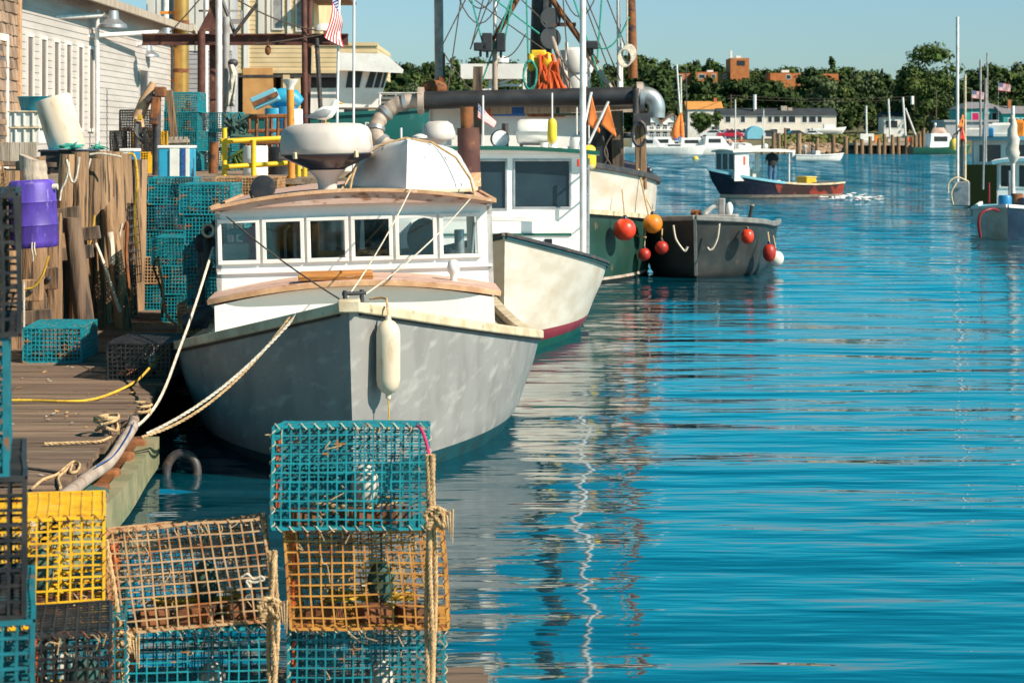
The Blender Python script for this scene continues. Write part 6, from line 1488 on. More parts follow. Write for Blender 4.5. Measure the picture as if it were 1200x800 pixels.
m = MB(); m.bx(-9.03,-8.95,54.05,54.16,WZ,WZ+3.5); m.bx(-9.03,-8.94,36.02,36.14,WZ,WZ+3.5); m.build('corner_board','board_white',gb)
for k in range(6):
    y = (37.9,39.0,40.1,41.2,42.35,43.45)[k]
    win(gb, o, ux, uz, y-36.1, y-36.1+.42, .72, 2.40, 'window_brown', 'board_white', .07)
win(gb, o, ux, uz, 13.2, 14.3, 1.3, 2.15, 'window_blue', 'clapboard_grey', .05)
win(gb, o, ux, uz, 12.6, 12.95, .5, 1.0, 'white_paint', 'board_white', .05)
m = MB()
rz0 = WZ+3.5
m.add([(-8.62,35.8,rz0-.05),(-8.62,55.3,rz0-.05),(-13,55.3,rz0+1.55),(-13,35.8,rz0+1.55),(-8.62,35.8,rz0-.17),(-8.62,55.3,rz0-.17),(-13,55.3,rz0+1.43),(-13,35.8,rz0+1.43)],[(0,1,2,3),(7,6,5,4),(0,4,5,1),(1,5,6,2),(2,6,7,3),(3,7,4,0)])
m.build('roof','shingle',gb)
m = MB(); m.sweep(smoothpath([(-8.57,35.8,rz0-.1),(-8.57,45,rz0-.1),(-8.57,53.6,rz0-.1),(-8.55,54.8,rz0-.02),(-8.5,55.3,rz0-.3)],5),.09,.17); m.build('gutter','grey_board',gb,40)
# three cornice lamps on swan arms
def wall_lamp(arm0, arm1, d0, d1, px, py0, py1, label):
    t = thing('wall_lamp', label, 'lamp', at(px,py1,d1))
    m = MB(); m.tube([at(*arm0,d0), at(*arm1,d1), at(px,arm1[1]+1,d1)], .055, 10); m.build('arm','white_pipe',t,50)
    p = at(px,py0,d1); h = (py1-py0)/F*d1
    m = MB(); m.lathe([(.0,.03),(.12,.02),(.14,-h*.45),(.30,-h*.8),(.31,-h),(.28,-h+.01),(.12,-h*.5),(0,-h*.45)], p, 20); m.build('shade','galvanised',t,40)
    return t
wall_lamp((22,22),(118,18),38.3,43.6,132,14,33,'galvanised lamp on the longer white wall arm, nearest of the three')
wall_lamp((100,43),(182,38),43.4,48.5,195,34,50,'galvanised lamp on the lower white arm, in front of the rusty beam')
wall_lamp((160,52),(170,52),49.0,50.5,172,53,67,'small galvanised lamp under the rusty beam end beside the blue window')
for px,d_,py0,lb in ((44.5,39.6,0,'thin white pole in front of the narrow windows'),(114,43.5,20,'thin white pole between the windows and the blank clapboards')):
    t = thing('pole',lb,'pole',at(px,190,d_)); m = MB(); a = at(px,190,d_); a.z = WZ; m.tube([a, at(px,py0-8,d_)], .045, 8); m.build('shaft','white_pipe',t,50)
# shingled building at the edge
sb = thing('shingled_building','weathered brown shingled building with orange corner board at the picture edge','building',(-10,34,WZ))
m = MB(); zc = 0
rr = random.Random(31)
while zc < 4.6:
    y = 30.0
    while y < 35.3:
        w = rr.uniform(.1,.24); m.box((-8.55+rr.uniform(0,.02), y+w/2, WZ+zc+.1), (.04,w-.012,.2+rr.uniform(0,.03)), (0,-.12,0)); y += w
    zc += .19
m.build('wall','shingle',sb)
m = MB(); m.bx(-13,-8.59,29,35.3,WZ,WZ+4.6); m.build('inner_wall','dark_pile',sb)
m = MB(); m.bx(-8.62,-8.48,35.3,35.45,WZ,WZ+4.8); m.build('corner_board','orange_trim',sb)
win(sb,(-8.55,30,WZ),(0,1,0),(0,0,1),3.6,4.5,.1,2.15,'window_brown','board_white',.12)
# tall white building with vertical boards behind the gantry
wb = thing('tall_building','tall building of white vertical boards above shaded grey clapboards','building',(-9,57,WZ))
d = 57.0; o = at(172,120,d); o.z = WZ; W_ = (272-172)/F*d
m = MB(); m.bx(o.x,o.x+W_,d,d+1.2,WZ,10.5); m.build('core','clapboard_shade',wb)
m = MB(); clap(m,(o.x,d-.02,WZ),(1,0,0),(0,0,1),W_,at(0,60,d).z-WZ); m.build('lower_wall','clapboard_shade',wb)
m = MB(); x = o.x; zl = at(0,60,d).z
k = 0
while x < o.x+W_-.05:
    w = rr.uniform(.2,.3); m.bx(x,min(x+w-.02,o.x+W_),d-.05-.02*(k%2),d-.001,zl,10.5); x += w; k += 1
m.build('upper_wall','board_white',wb)
win(wb,(o.x,d-.07,WZ),(1,0,0),(0,0,1),.55,.95,zl-WZ+.1,zl-WZ+3,'window_blue','board_white',.06)
# tall cream building
cb = thing('cream_building','cream clapboard building with dark openings and terrace at its end','building',(-7,66,WZ))
d = 66.0
def cx(px): return (px-600)/F*d
def cz(py): return CH-(py-YH)/F*d
m = MB(); m.bx(cx(262),cx(366),d,d+8,cz(84),9.5); m.bx(cx(366)+.001,cx(441),d+.002,d+7,cz(84)+.002,cz(54)); m.build('core','clapboard_cream',cb)
m = MB(); clap(m,(cx(262),d-.02,cz(84)),(1,0,0),(0,0,1),cx(368)-cx(262),9.5-cz(84),.15); clap(m,(cx(368),d-.02,cz(84)),(1,0,0),(0,0,1),cx(442)-cx(368),cz(52)-cz(84),.15); clap(m,(cx(442),d,cz(90)),(0,1,0),(0,0,1),7,cz(52)-cz(90),.15); m.build('wall','clapboard_cream',cb)
m = MB(); m.bx(cx(260),cx(443),d-.08,d-.03,cz(86),cz(82)); m.bx(cx(366),cx(443),d-.08,d+.0,cz(54),cz(50)); m.bx(cx(364),cx(368),d-.07,d-.03,cz(82),9.5); m.build('band','clapboard_cream',cb)
m = MB(); m.bx(cx(286),cx(292),d-.09,d-.03,cz(82),9.5); m.bx(cx(303),cx(310),d-.09,d-.03,cz(40),9.5); m.bx(cx(337),cx(341),d-.09,d-.03,cz(40),9.5); m.bx(cx(313),cx(317),d-.09,d-.03,cz(40),9.5); m.build('corner_board','board_white',cb)
for q in ((320,331,34,-10),(348,354,36,-10)): win(cb,(cx(q[0]),d-.03,cz(q[2])),(1,0,0),(0,0,1),0,cx(q[1])-cx(q[0]),0,cz(q[3])-cz(q[2]),'grey_pipe','board_white',.04)
m = MB(); m.bx(cx(355),cx(412),d-.6,d+2,cz(2),cz(-2)); m.build('eave','maroon_steel',cb)
m = MB(); m.bx(cx(262),cx(441),d+1.2,d+1.3,WZ,cz(86)); m.build('ground_floor_wall','window_dark',cb)
m = MB(); m.bx(cx(285),cx(320),d-.1,d+.8,WZ,cz(80)); m.bx(cx(330),cx(345),d-.1,d+.6,WZ,cz(92)); m.build('block_wall','block_orange',cb)
for a_,b_,y_ in ((332,340,.13),(345.2,352,.1),(432,440,.1)):
    m = MB(); m.bx(cx(a_),cx(b_),d-y_,d+.1-y_/4,WZ,cz(88)); m.build('pillar','clapboard_cream',cb)
m = MB(); m.bx(cx(360),cx(402),d+.3,d+.36,WZ,cz(103)); m.build('shutter','board_white',cb)
m = MB(); m.bx(cx(262),cx(441),d-.12,d-.09,cz(91),cz(88)); m.build('lintel','dark_metal',cb)
# pipes
def vpipe(name, px, py0, py1, d, r, mat, label, cat='pipe', joints=0):
    t = thing(name, label, cat, at(px,py1,d)); m = MB(); a = at(px,py1,d); b = at(px,py0,d); m.tube([a,b], r, 16); m.build('shaft', mat, t, 50)
    if joints:
        for k in range(1,joints+1): p = a.lerp(b,k/(joints+1)); m = MB(); m.tube([p+Vector((0,0,-.05)),p+Vector((0,0,.05))], r*1.06, 16); m.build('joint','rust',t,50)
        m = MB()
        for k in (.45,.8): p = a.lerp(b,k); m.box(p+Vector((-r*1.3,.0,0)),(r*3,.06,.08))
        m.build('bracket','orange_post',t,50)
    return t
vpipe('chimney_pipe',212.5,-30,196,54.0,.20,'brass_pipe','brass coloured chimney pipe rising behind the teal wharf traps',joints=3)
vpipe('drain_pipe',194,-20,42,56.5,.09,'white_pipe','white pipe end above the lamp in front of the rusty beam')
vpipe('drain_pipe',241.5,-20,196,44,.045,'white_pipe','thin white pipe between the two rusty columns')
vpipe('drain_pipe',256.5,-20,205,36,.055,'white_pipe','white pipe just beyond the darker rusty column')
vpipe('conduit',265,20,200,35,.06,'grey_pipe','grey conduit pole beside the white pipe by the yellow rails')
# rusty gantry
ga = thing('steel_gantry','rusty steel gantry beam on columns across the wharf','gantry',at(235,196,40))
m = MB(); a = at(167,46.5,40); b = at(408,46.5,40); 
m.box((a+b)/2+Vector((0,0,.095)),(b.x-a.x,.2,.03)); m.box((a+b)/2-Vector((0,0,.095)),(b.x-a.x,.2,.03)); m.box((a+b)/2,(b.x-a.x-.004,.04,.158)); m.build('beam','maroon_steel',ga)
m = MB(); q = at(236,196,39.8); q.z = WZ; m.tube([q, at(236,37,39.8)], .075, 14); m.build('column','maroon_steel',ga,50)
m = MB(); q = at(250,196,40.25); q.z = WZ; m.bar(q, at(249,-30,40.25), .12, .12); m.build('column','maroon_steel',ga)
m = MB(); m.add([at(232,37,40.1),at(247,37,40.1),at(246,10,40.1),at(232,37,40.16),at(247,37,40.16),at(246,10,40.16)],[(0,1,2),(5,4,3),(0,3,4,1),(1,4,5,2),(2,5,3,0)]); m.build('gusset','maroon_steel',ga)
for px0,px1,py0,d_,r in ((356,358,-30,39.6,.055),(364,360,-30,40.3,.05),(371,378,45,39.7,.045)):
    m = MB(); q = at(px1,170,d_); m.tube([q,at(px0,py0,d_)],r,8); m.build('strut','maroon_steel' if px0 != 371 else 'dark_metal',ga,50)
m = MB(); m.bar(at(233,13,40.5),at(283,13,40.5),.04); m.bar(at(283,13,40.5),at(283,26,40.5),.04); m.bar(at(258,26,40.4),at(286,25,40.4),.09); m.bar(at(261,8,40.4),at(263,40,40.4),.07); m.build('guard_rail','grey_pipe',ga)
m = MB(); m.tube([at(257,-8,40.1),at(276,42,40.1)],.04,6); m.tube([at(301,5,39.9),at(273,42,39.9)],.035,6); m.build('brace','dark_metal',ga,50)
for a,b,s,lb in (((199,38),(240,-8),.02,'dark cable slanting up to the top of the rusty column'),((272,-4),(372,36),.1,'dark cable running from the gantry toward the hanging flag'),((300,52),(392,38),.02,'cable slanting along the gantry beam')):
    rope('cable',sag(at(*a,39.5),at(*b,39.5),s,8),.014,'rope_dark',lb,cat='cable')
m = MB(); p = at(314,59,39.8); m.ball(p,(.06,.05,.1)); m.tube([p,p+Vector((0,0,.2))],.012,6); tag(m.build('hanging_hook','rust',smooth=60),'rusty hook block hanging from the gantry beam','hook')
p = at(380,33,41); t = thing('floodlight','white floodlight on the gantry end beside the hanging flag','floodlight',p)
m = MB(); m.lathe([(0,.1),(.12,.08),(.2,.0),(.22,-.06),(0,-.05)],p,16); m.tube([p,at(381,42,41)],.03,8); m.build('head','white_paint',t,50)
# gear on the far part of the wharf
yr = thing('yellow_railing','yellow pipe railing with two rails and posts on the wharf apron','railing',at(300,235,28.0))
m = MB(); m.tube([at(258,166,28),at(352,161,28.4)],.036,10); m.tube([at(261,196,28),at(356,190,28.4)],.034,10); m.build('rail','yellow_rail',yr,50)
for px,py0,py1 in ((263,150,228),(297,164,200),(350,161,226),(357,186,232)):
    m = MB(); q = at(px,py1,28.1); q.z = WZ; m.tube([q,at(px,py0,28.1)],.035,8); m.build('post','yellow_rail',yr,50)
m = MB(); m.box(at(263,175,27.95),(.08,.04,.3)); m.build('plate','yellow_rail',yr)
op = thing('bollard_post','orange post with flared white cap behind the radar dome','post',at(341,235,27.4))
m = MB(); q = at(342,235,27.4); m.tube([q,at(340,100,27.4)],.05,12); m.build('shaft','orange_post',op,50)
m = MB(); p = at(340,101,27.4); m.lathe([(.05,-.05),(.055,.0),(.10,.06),(.11,.09),(0,.095)],p,16); m.build('cap','white_plastic',op,50)
drum('barrel','white plastic drum standing behind the yellow railing',299.5,171,217,29.5,.178,'white_plastic')
drum('barrel','black plastic drum behind the yellow railing next to the white one',331,172,222,30.0,.215,'black_plastic')
far_trap('tan_wire','tan mesh trap standing just behind the big black searchlight',at(275,236,26.5)+Vector((0,.43,0)),R(3))
far_trap('tan_wire','tan mesh trap behind the searchlight, further along the apron',at(305,236,26.8)+Vector((0,.43,0)),R(-5))
rk = thing('rusty_rack','rusty steel rack behind the yellow railing','rack',at(312,172,33))
m = MB()
for px in (288,300,312,325,333): m.tube([at(px,176,33),at(px+1,134 if px > 295 else 142,33)],.03,6)
m.tube([at(286,137,33),at(336,136,33)],.035,6); m.tube([at(290,154,33.3),at(336,153,33.3)],.03,6); m.tube([at(286,168,33),at(338,167,33)],.03,6)
for px in (292,318,334): m.tube([at(px,176,33.6),at(px,138,33.6)],.03,6)
m.build('frame','rust',rk,50)
for (px,py0,py1,r,mt,lb) in ((322,127,172,.17,'sky_blue_plastic','sky blue drum in the rack behind the yellow railing'),(335,125,172,.18,'blue_plastic','deeper blue drum beside the sky blue one'),(345,128,172,.14,'white_plastic','white drum squeezed next to the blue drums')):
    drum('barrel',lb,px,py0,py1,34.0,r,mt)
t = thing('skiff','light blue upturned skiff lying on the blue drums','skiff',at(333,126,34.2))
m = MB(); vs = []
m.tube([at(313,118,34.2),at(318,117,34.2),at(330,115,34.2),at(345,117,34.2),at(352,122,34.2)],[.05,.14,.17,.17,.10],14); m.build('hull','sky_blue_plastic',t,50)
t = thing('plank_box','battered pale blue box with brown plank tilted on the rack','box',at(311,127,32.6))
m = MB(); m.box(at(311,116,32.6),(.42,.3,.2),(0,-R(24),0)); m.build('body','pale_blue_paint',t,None,bevel=.01)
m = MB(); m.box(at(311,116,32.43),(.43,.03,.07),(0,-R(24),0)); m.build('plank','rust',t)
t = thing('hanging_oilskin','pale oilskin hanging from the conduit pole','clothing',at(272,124,34.8))
m = MB(); m.grid(lambda u,v: at(267+9*u+2*math.sin(v*4),76+49*v,34.8)+Vector((0,.09*math.sin(u*9+v*3),0)),8,10); o = m.build('cloth','net_white',t,80); s_ = o.modifiers.new('cloth','SOLIDIFY'); s_.thickness = .03
m = MB(); m.ball(at(273,74,34.8),(.09,.08,.07)); m.build('hood','dark_metal',t,60)
tangle('net_heap','dark green net heap piled by the conduit pole',at(277,160,32.5),(.18,.2,.30),'net_green',90,.02,9)
tangle('net_heap','olive net heap low behind the tan mesh traps',at(283,196,30.5),(.2,.2,.2),'leaf_mid',60,.02,10)
t = thing('pallet','wooden pallet pieces on the wharf behind the sky blue bin','pallet',at(205,186,31))
m = MB()
for k in range(4): m.box(at(202+k*5,172,31.2),(.05,.04,.30),(0,R(4*k-6),0))
m.bar(at(197,166,31.15),at(222,165,31.15),.03,.05); m.build('slat','grey_board',t)
# small white cabin boat glimpsed behind the radar pedestal
wc = thing('cabin_boat','small white cabin boat with dark rounded window, mostly hidden behind the radar pedestal','boat',(-2.3,31.2,0),rz=R(10))
VI = TM[wc.name].inverted()
HV = Hull(6,[(0,1.25,1.1,1.1,1.15,2),(.2,.8,.7,.7,1.1,2),(.5,.0,.0,.0,.9,2.1),(.8,-.4,-.4,-.4,0,2)],sm=.45,taper=.1)
m = MB(); HV.shell(m,0,3,8,22); m.build('hull','white_paint',wc,40,True)
m = MB(); HV.deck(m,0,-.03); m.build('deck','white_paint',wc,30,True)
m = MB(); m.prism([(-.95,1.15),(.95,1.15),(.85,2.05),(.6,2.14),(-.6,2.14),(-.85,2.05)],1.8,4.4); m.build('cabin','white_house_paint',wc,30,True,bevel=.05)
for x in (-.45,.42):
    m = MB(); m.bx(x-.34,x+.34,1.78,1.80,1.5,1.98); m.build('window','window_dark',wc,None,True,bevel=.05)
# ================================================================== far shore
SH = 300.0
rr = random.Random(77)
def land_z(x, y):
    """shore bank, flat quay, then the hill"""
    t = y-SH
    if t < 0: return -1.0
    b = 2.05*min(1,t/9.0)
    hill = 0
    if y > 470: hill = 13.0*(1-math.exp(-((y-470)/130.0)))
    if y > 470 and x < 60: hill *= 1.0
    return b+hill+noise.noise(Vector((x*.01,y*.01,3)))*min(1,t/40)*.6
m = MB()
xs_ = [-900+i*30 for i in range(71)]; ys_ = [SH-1,SH,SH+2,SH+5,SH+9,SH+20,SH+60,SH+110,SH+160,470,490,515,545,580,620,680,760,900,1200,1800,2600]
vs = [(x,y,land_z(x,y)-(0 if y >= SH else 0)) for y in ys_ for x in xs_]; w = len(xs_)
m.add(vs,[(j*w+i,j*w+i+1,(j+1)*w+i+1,(j+1)*w+i) for j in range(len(ys_)-1) for i in range(w-1)])
o = m.build('far_shore_land','land',smooth=60); o['kind'] = 'structure'
m = MB(); d0 = SH+12
m.add([(at(700,0,d0).x,SH+10,2.12),(at(985,0,d0).x,SH+10,2.12),(at(990,0,455).x,455,2.16),(at(760,0,455).x,455,2.16)],[(0,1,2,3)]); o = m.build('parking_lot','gravel'); o['kind'] = 'structure'
# ---------- leaf clumps
def rand_unit(r): 
    z = r.uniform(-1,1); a = r.uniform(0,2*math.pi); q = math.sqrt(1-z*z); return Vector((q*math.cos(a),q*math.sin(a),z))
def crown_mesh(seed, R_, H_, clumps, leaves, size, conif=False, droop=0.0):
    """returns leaf faces (verts, quads) of an uneven crown of radius R_, height H_, base at z=0"""
    r = random.Random(seed); V = []; Q = []; cores = []
    for c in range(clumps):
        t = r.random()
        if conif:
            t = (c+.5)/clumps; rad = R_*(1-t)**.8+.25; a = r.uniform(0,6.28); q = rad*r.uniform(.2,.75); cen = Vector((q*math.cos(a),q*math.sin(a),H_*t)); cr = Vector((rad*.5,rad*.5,H_/clumps*2.2))
        else:
            env = math.sin(math.pi*(.12+.80*t))**.6; a = r.uniform(0,6.28); q = R_*env*math.sqrt(r.random())*.82
            cen = Vector((q*math.cos(a),q*math.sin(a),H_*(.10+.80*t))); s_ = R_*r.uniform(.24,.42); cr = Vector((s_,s_,s_*r.uniform(.6,.85)))
        cores.append((cen,cr))
        for k in range(leaves//clumps):
            u = rand_unit(r); u.z = u.z*.9+.1; f = r.uniform(.72,1.12); p = cen+Vector((u.x*cr.x,u.y*cr.y,u.z*cr.z))*f
            n = (u+rand_unit(r)*.7+Vector((0,0,.25))).normalized(); x = n.cross(rand_unit(r)).normalized(); y = n.cross(x); s = size*r.uniform(.5,1.3)
            i = len(V); V += [p-x*s-y*s*.35, p+y*s*.55, p+x*s-y*s*.2, p-y*s*.7]; Q.append((i,i+1,i+2,i+3))
    return V,Q,cores
def add_crown(mb, V, Q, T): mb.add([T@v for v in V], Q)
def trunk_mb(h, r, seed, spread, limbs=5):
    q = random.Random(seed); m = MB(); m.tube([(0,0,-.4),(.05,0,h*.35),(q.uniform(-.2,.2),0,h*.8),(0,0,h*1.1)],[r*1.25,r,r*.7,r*.3],8)
    for k in range(limbs):
        a = q.uniform(0,6.28); z = h*q.uniform(.45,.95); m.tube([(0,0,z),(spread*.4*math.cos(a),spread*.4*math.sin(a),z+h*.25),(spread*.75*math.cos(a),spread*.75*math.sin(a),z+h*.45)],[r*.5,r*.35,r*.12],6)
    return m
def tree(label, px, d, base_z, top_py, width_px, kind='mid', seed=0, conif=False, trunk_frac=.22, leaves=1600, size=None, clumps=26):
    s = F/d; top = CH-(top_py-YH)/s; h = top-base_z; Rr = width_px/s/2
    t = thing('conifer_tree' if conif else 'tree', label, 'tree', Vector(((px-600)/F*d, d, base_z)))
    th = h*trunk_frac
    m = trunk_mb(th*1.6, max(.18,h*.022), seed, Rr); m.build('trunk','bark',t,50,True)
    V,Q,C_ = crown_mesh(seed, Rr, h-th, clumps, leaves, size or max(.28,Rr*.11), conif)
    m = MB(Matrix.Translation((0,0,th)))
    m.add(V,Q)
    for c,cr in C_: 
        if not conif: m.ball(c, tuple(cr*.45), 7, 5)
    m.build('crown','leaf_'+kind,t,None,True)
    return t
# ---------- the wood on the hillside: one mass of many crowns
protos = []
for k in range(7):
    V,Q,C_ = crown_mesh(500+k, 5.0*(1 if k < 5 else .7), 9.0*(1 if k < 5 else 1.35), 22, 900, .50, k >= 5); protos.append((V,Q,C_))
mbs = {'dark':MB(),'mid':MB(),'pale':MB()}
core = MB()
sky_pts = [(380,92),(440,72),(455,66),(500,65),(530,68),(560,66),(600,68),(640,72),(680,76),(720,74),(745,58),(765,62),(790,71),(810,66),(835,66),(858,72),(880,80),(905,74),(925,76),(945,83),(962,72),(985,69),(1010,78),(1040,80),(1060,76),(1120,86),(1150,78),(1180,74),(1220,74),(1300,70)]
def sky_line(px):
    for (a,b),(c,d) in zip(sky_pts,sky_pts[1:]):
        if a <= px <= c: return b+(d-b)*(px-a)/(c-a)
    return sky_pts[0][1] if px < sky_pts[0][0] else sky_pts[-1][1]
rows = [(640,0,2.6),(602,6,2.8),(574,13,2.8),(547,21,2.6),(522,31,2.6),(500,43,2.6),(482,55,2.6)]
for (D,drop,step) in rows:
    x = at(360,0,D).x
    while x < at(1290,0,D).x:
        d = D+rr.uniform(-10,10); s = F/d; px = x/d*F+600
        k = rr.choice((0,1,2,3,4,0,1,2,3,4,5)); gz = land_z(x,d)
        top = CH-(sky_line(px)+drop+rr.uniform(-3,7)-YH)/s
        if drop == 0: top = CH-(sky_line(px)+rr.uniform(-2,4)-YH)/s
        h = top-gz
        if h > 3:
            sc_ = h/(9.0*(1 if k < 5 else 1.35)); sxy = rr.uniform(.75,1.15)*min(1.3,max(.7,sc_)); 
            T = Matrix.Translation((x,d,gz))@Matrix.Rotation(rr.uniform(0,6.28),4,'Z')@Matrix.Diagonal((sxy,sxy,sc_,1))
            V,Q,C_ = protos[k]; kind = rr.choices(['dark','mid','pale'],[.48,.42,.10 if px < 950 else .18])[0]
            mbs[kind].add([T@v for v in V],Q)
            for c,cr in C_:
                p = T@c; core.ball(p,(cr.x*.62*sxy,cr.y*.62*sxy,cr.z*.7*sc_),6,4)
        x += step*rr.uniform(1.3,2.5)
for kind in mbs:
    o = mbs[kind].build({'dark':'wooded_hillside','mid':'wooded_hillside','pale':'wooded_hillside'}[kind],'leaf_'+kind)
    tag(o,{'dark':'dark green wood covering the far hillside','mid':'mid green crowns within the wood on the far hillside','pale':'pale yellowish crowns within the wood on the far hillside'}[kind],'wood',kind='stuff')
o = core.build('crown_core','leaf_core',smooth=60); tag(o,'dark crown cores, inner shade of the far hillside wood put in their colour','wood',kind='stuff')  # cores coloured near black for the shade inside the crowns
# ---------- single trees that stand out
tree('tallest leafy tree rising above the wood beyond the far dock',1091,452,2.1,50,74,'mid',901,leaves=4200,clumps=46,size=.42)
tree('dark conifer beside the tallest leafy tree',1058,458,2.1,84,44,'dark',902,True,.1,2200,clumps=22)
tree('broad dark tree behind the grey shed',1142,445,2.1,92,52,'dark',903,leaves=1900)
tree('leafy tree in front of the house with the orange roof',822,405,2.1,127,30,'mid',904,leaves=1500,size=.32)
tree('slender small tree at the corner of the hotel',840,402,2.1,130,14,'mid',905,leaves=800,size=.28,trunk_frac=.4)
tree('bushy dark tree behind the condominiums',768,470,2.4,80,58,'dark',906,leaves=2400,clumps=34)
tree('pale green tree on the slope above the hotel end',962,480,3.0,88,46,'pale',907,leaves=1900)
tree('broad dark tree behind the middle of the hotel roof',905,490,3.0,94,64,'dark',908,leaves=2400,clumps=32)
tree('dark tree behind the hotel roof beside the utility pole',866,500,4.0,91,56,'dark',909,leaves=2000)
tree('dark tree covering the middle of the brick building wing',952,505,5.0,80,46,'dark',911,leaves=2200)
tree('dark tree below the brick wing beside the sailing mast',818,500,4.0,96,56,'dark',912,leaves=2200)
tree('yellow green tree showing below the pilothouse roof',478,330,.5,94,40,'pale',910,leaves=1500)
# ---------- generic building on the shore
def house(label, px0, px1, py_base, py_eave, d, depth, wall, roof, py_ridge=None, name='house', skew=0.0, hip=False, base_z=None):
    s = F/d; w = (px1-px0)/s; z0 = base_z if base_z is not None else CH-(py_base-YH)/s; z1 = CH-(py_eave-YH)/s; zr = CH-((py_ridge or py_eave)-YH)/s
    t = thing(name, label, 'building', Vector((((px0+px1)/2-600)/s, d, z0)), skew)
    h = z1-z0; rg = zr-z0
    m = MB(); m.bx(-w/2,w/2,0,depth,0,h); m.build('wall',wall,t,None,True)
    if py_ridge:
        e = .35; m = MB(); i = w*.22 if hip else -e
        m.add([(-w/2-e,-e,h-.05),(w/2+e,-e,h-.05),(w/2+e,depth+e,h-.05),(-w/2-e,depth+e,h-.05),(-w/2+(i if hip else -e),depth/2,rg),(w/2-(i if hip else -e),depth/2,rg)],[(3,2,1,0),(0,1,5,4),(2,3,4,5),(1,2,5),(3,0,4)])
        m.build('roof',roof,t,None,True)
    else:
        m = MB(); m.bx(-w/2-.3,w/2+.3,-.3,depth+.3,h,h+.3); m.build('roof',roof,t,None,True)
    return t, w, h
def hwin(t, x0,x1,z0,z1, y=-.02, glassm='window_dark', fr='white_paint'):
    m = MB(); f_ = .10
    m.bx(x0-f_,x1+f_,y-.05,y+.015,z0-f_,z0); m.bx(x0-f_,x1+f_,y-.05,y+.015,z1,z1+f_); m.bx(x0-f_,x0,y-.05,y+.015,z0,z1); m.bx(x1,x1+f_,y-.05,y+.015,z0,z1); w = m.build('window',fr,t,None,True)
    m = MB(); m.bx(x0,x1,y-.02,y+.012,z0,z1); m.build('pane',glassm,w,None,True)
# hotel
D = 440.0; s = F/D
t, w, h = house('long pale two storey inn with dark low roof on the far waterfront',843,980,161.5,135,D,11,'hotel_wall','hotel_roof',126.5,'hotel',base_z=2.15)
for (a,b,c,d_) in ((850,856,136.5,143.5),(868,873,136.5,143.5),(887,893,136.5,143.5),(900,904.5,136.5,143.5),(907,914,136.5,143.5),(917,922,136.5,143.5),(924,932,136.5,143.5),(940,945.5,136.5,143.5),(948,956,136.5,143.5),(958,963,136.5,143.5),
                   (851,854,151,158),(856,859,151,158),(861.5,868,151.5,160),(871,874,151,160),(876,879,151,160),(882,885,150,160),(888,893,150,156),(903,911,151.5,160),(921,926,150.5,157),(946,949,151,158.5),(951,954,151,158.5),(964,967,150,156)):
    x0 = (a-911.5)/s; x1 = (b-911.5)/s; hwin(t,x0,x1,CH-(d_-YH)/s-2.15,CH-(c-YH)/s-2.15)
m = MB(); 
for (a,b,y0,y1) in ((918,925,124,129),(926,931,126,129),(885,887,127,129)): m.bx((a-911.5)/s,(b-911.5)/s,3.5,5,CH-(y1-YH)/s-2.3,CH-(y0-YH)/s-2.15)
m.build('roof_unit','grey_board',t,None,True)
m = MB(); m.tube([((886.5-911.5)/s,3,6.2),((886.5-911.5)/s,3,9.4)],.35,8); m.build('vent_stack','white_paint',t,None,True)
# orange roofed house
t, w, h = house('white house with orange roof beside the inn',806,846,162,128,460,9,'board_white','orange_roof',118.5,'house',base_z=2.1)
m = MB(); m.bx(2.4,3.1,4,4.7,h+.4,h+2.6); m.build('chimney','brick_hill',t,None,True)
for x in (-2,0.5,2.6): hwin(t,x-.5,x+.5,h*.62,h*.82)
for x in (-1,2): hwin(t,x-.5,x+.5,h*.15,h*.4)
# condominiums with balconies
D = 375.0; s = F/D
for (px0,px1,rd,lb) in ((752,775,132,'white gabled condominium with balconies, nearest the trawler post'),(775,801,135,'white gabled condominium with brown roof beside the sailboat with the orange sail')):
    wpx = px1-px0; t = thing('condominium',lb,'building',Vector((((px0+px1)/2-600)/s,D,2.1)))
    W_ = wpx/s; Hh = CH-(145-YH)/s-2.1; G = CH-(rd-YH)/s-2.1
    m = MB(); m.prism([(-W_/2,0),(W_/2,0),(W_/2,Hh),(0,G),(-W_/2,Hh)],0,9); m.build('wall','white_house_paint',t,None,True)
    m = MB(); e = .35
    for sg in (-1,1): m.add([(0,-.4,G+.12),(0,9.3,G+.12),(sg*(W_/2+e),9.3,Hh-.25),(sg*(W_/2+e),-.4,Hh-.25),(0,-.4,G+.35),(0,9.3,G+.35),(sg*(W_/2+e),9.3,Hh-.02),(sg*(W_/2+e),-.4,Hh-.02)],[(0,1,2,3),(7,6,5,4),(0,4,5,1),(1,5,6,2),(2,6,7,3),(3,7,4,0)])
    m.build('roof','shingle',t,None,True)
    for z in (.3,1.6,2.9):
        if z+1 > Hh+.2: continue
        for k in range(3):
            x = -W_/2+W_*(k+.5)/3; hwin(t,x-W_*.1,x+W_*.1,z+.15,z+.95)
        m = MB(); m.bx(-W_/2,W_/2,-1.0,-.03,z-.12,z-.02); 
        for q in range(9): m.bx(-W_/2+W_*q/8.6,-W_/2+W_*q/8.6+.08,-1.0,-.92,z-.02,z+.5)
        m.bx(-W_/2,W_/2,-1.02,-.94,z+.5,z+.58); m.build('balcony','white_paint',t,None,True)
    hwin(t,-.8,.8,Hh*.86,Hh*1.08)
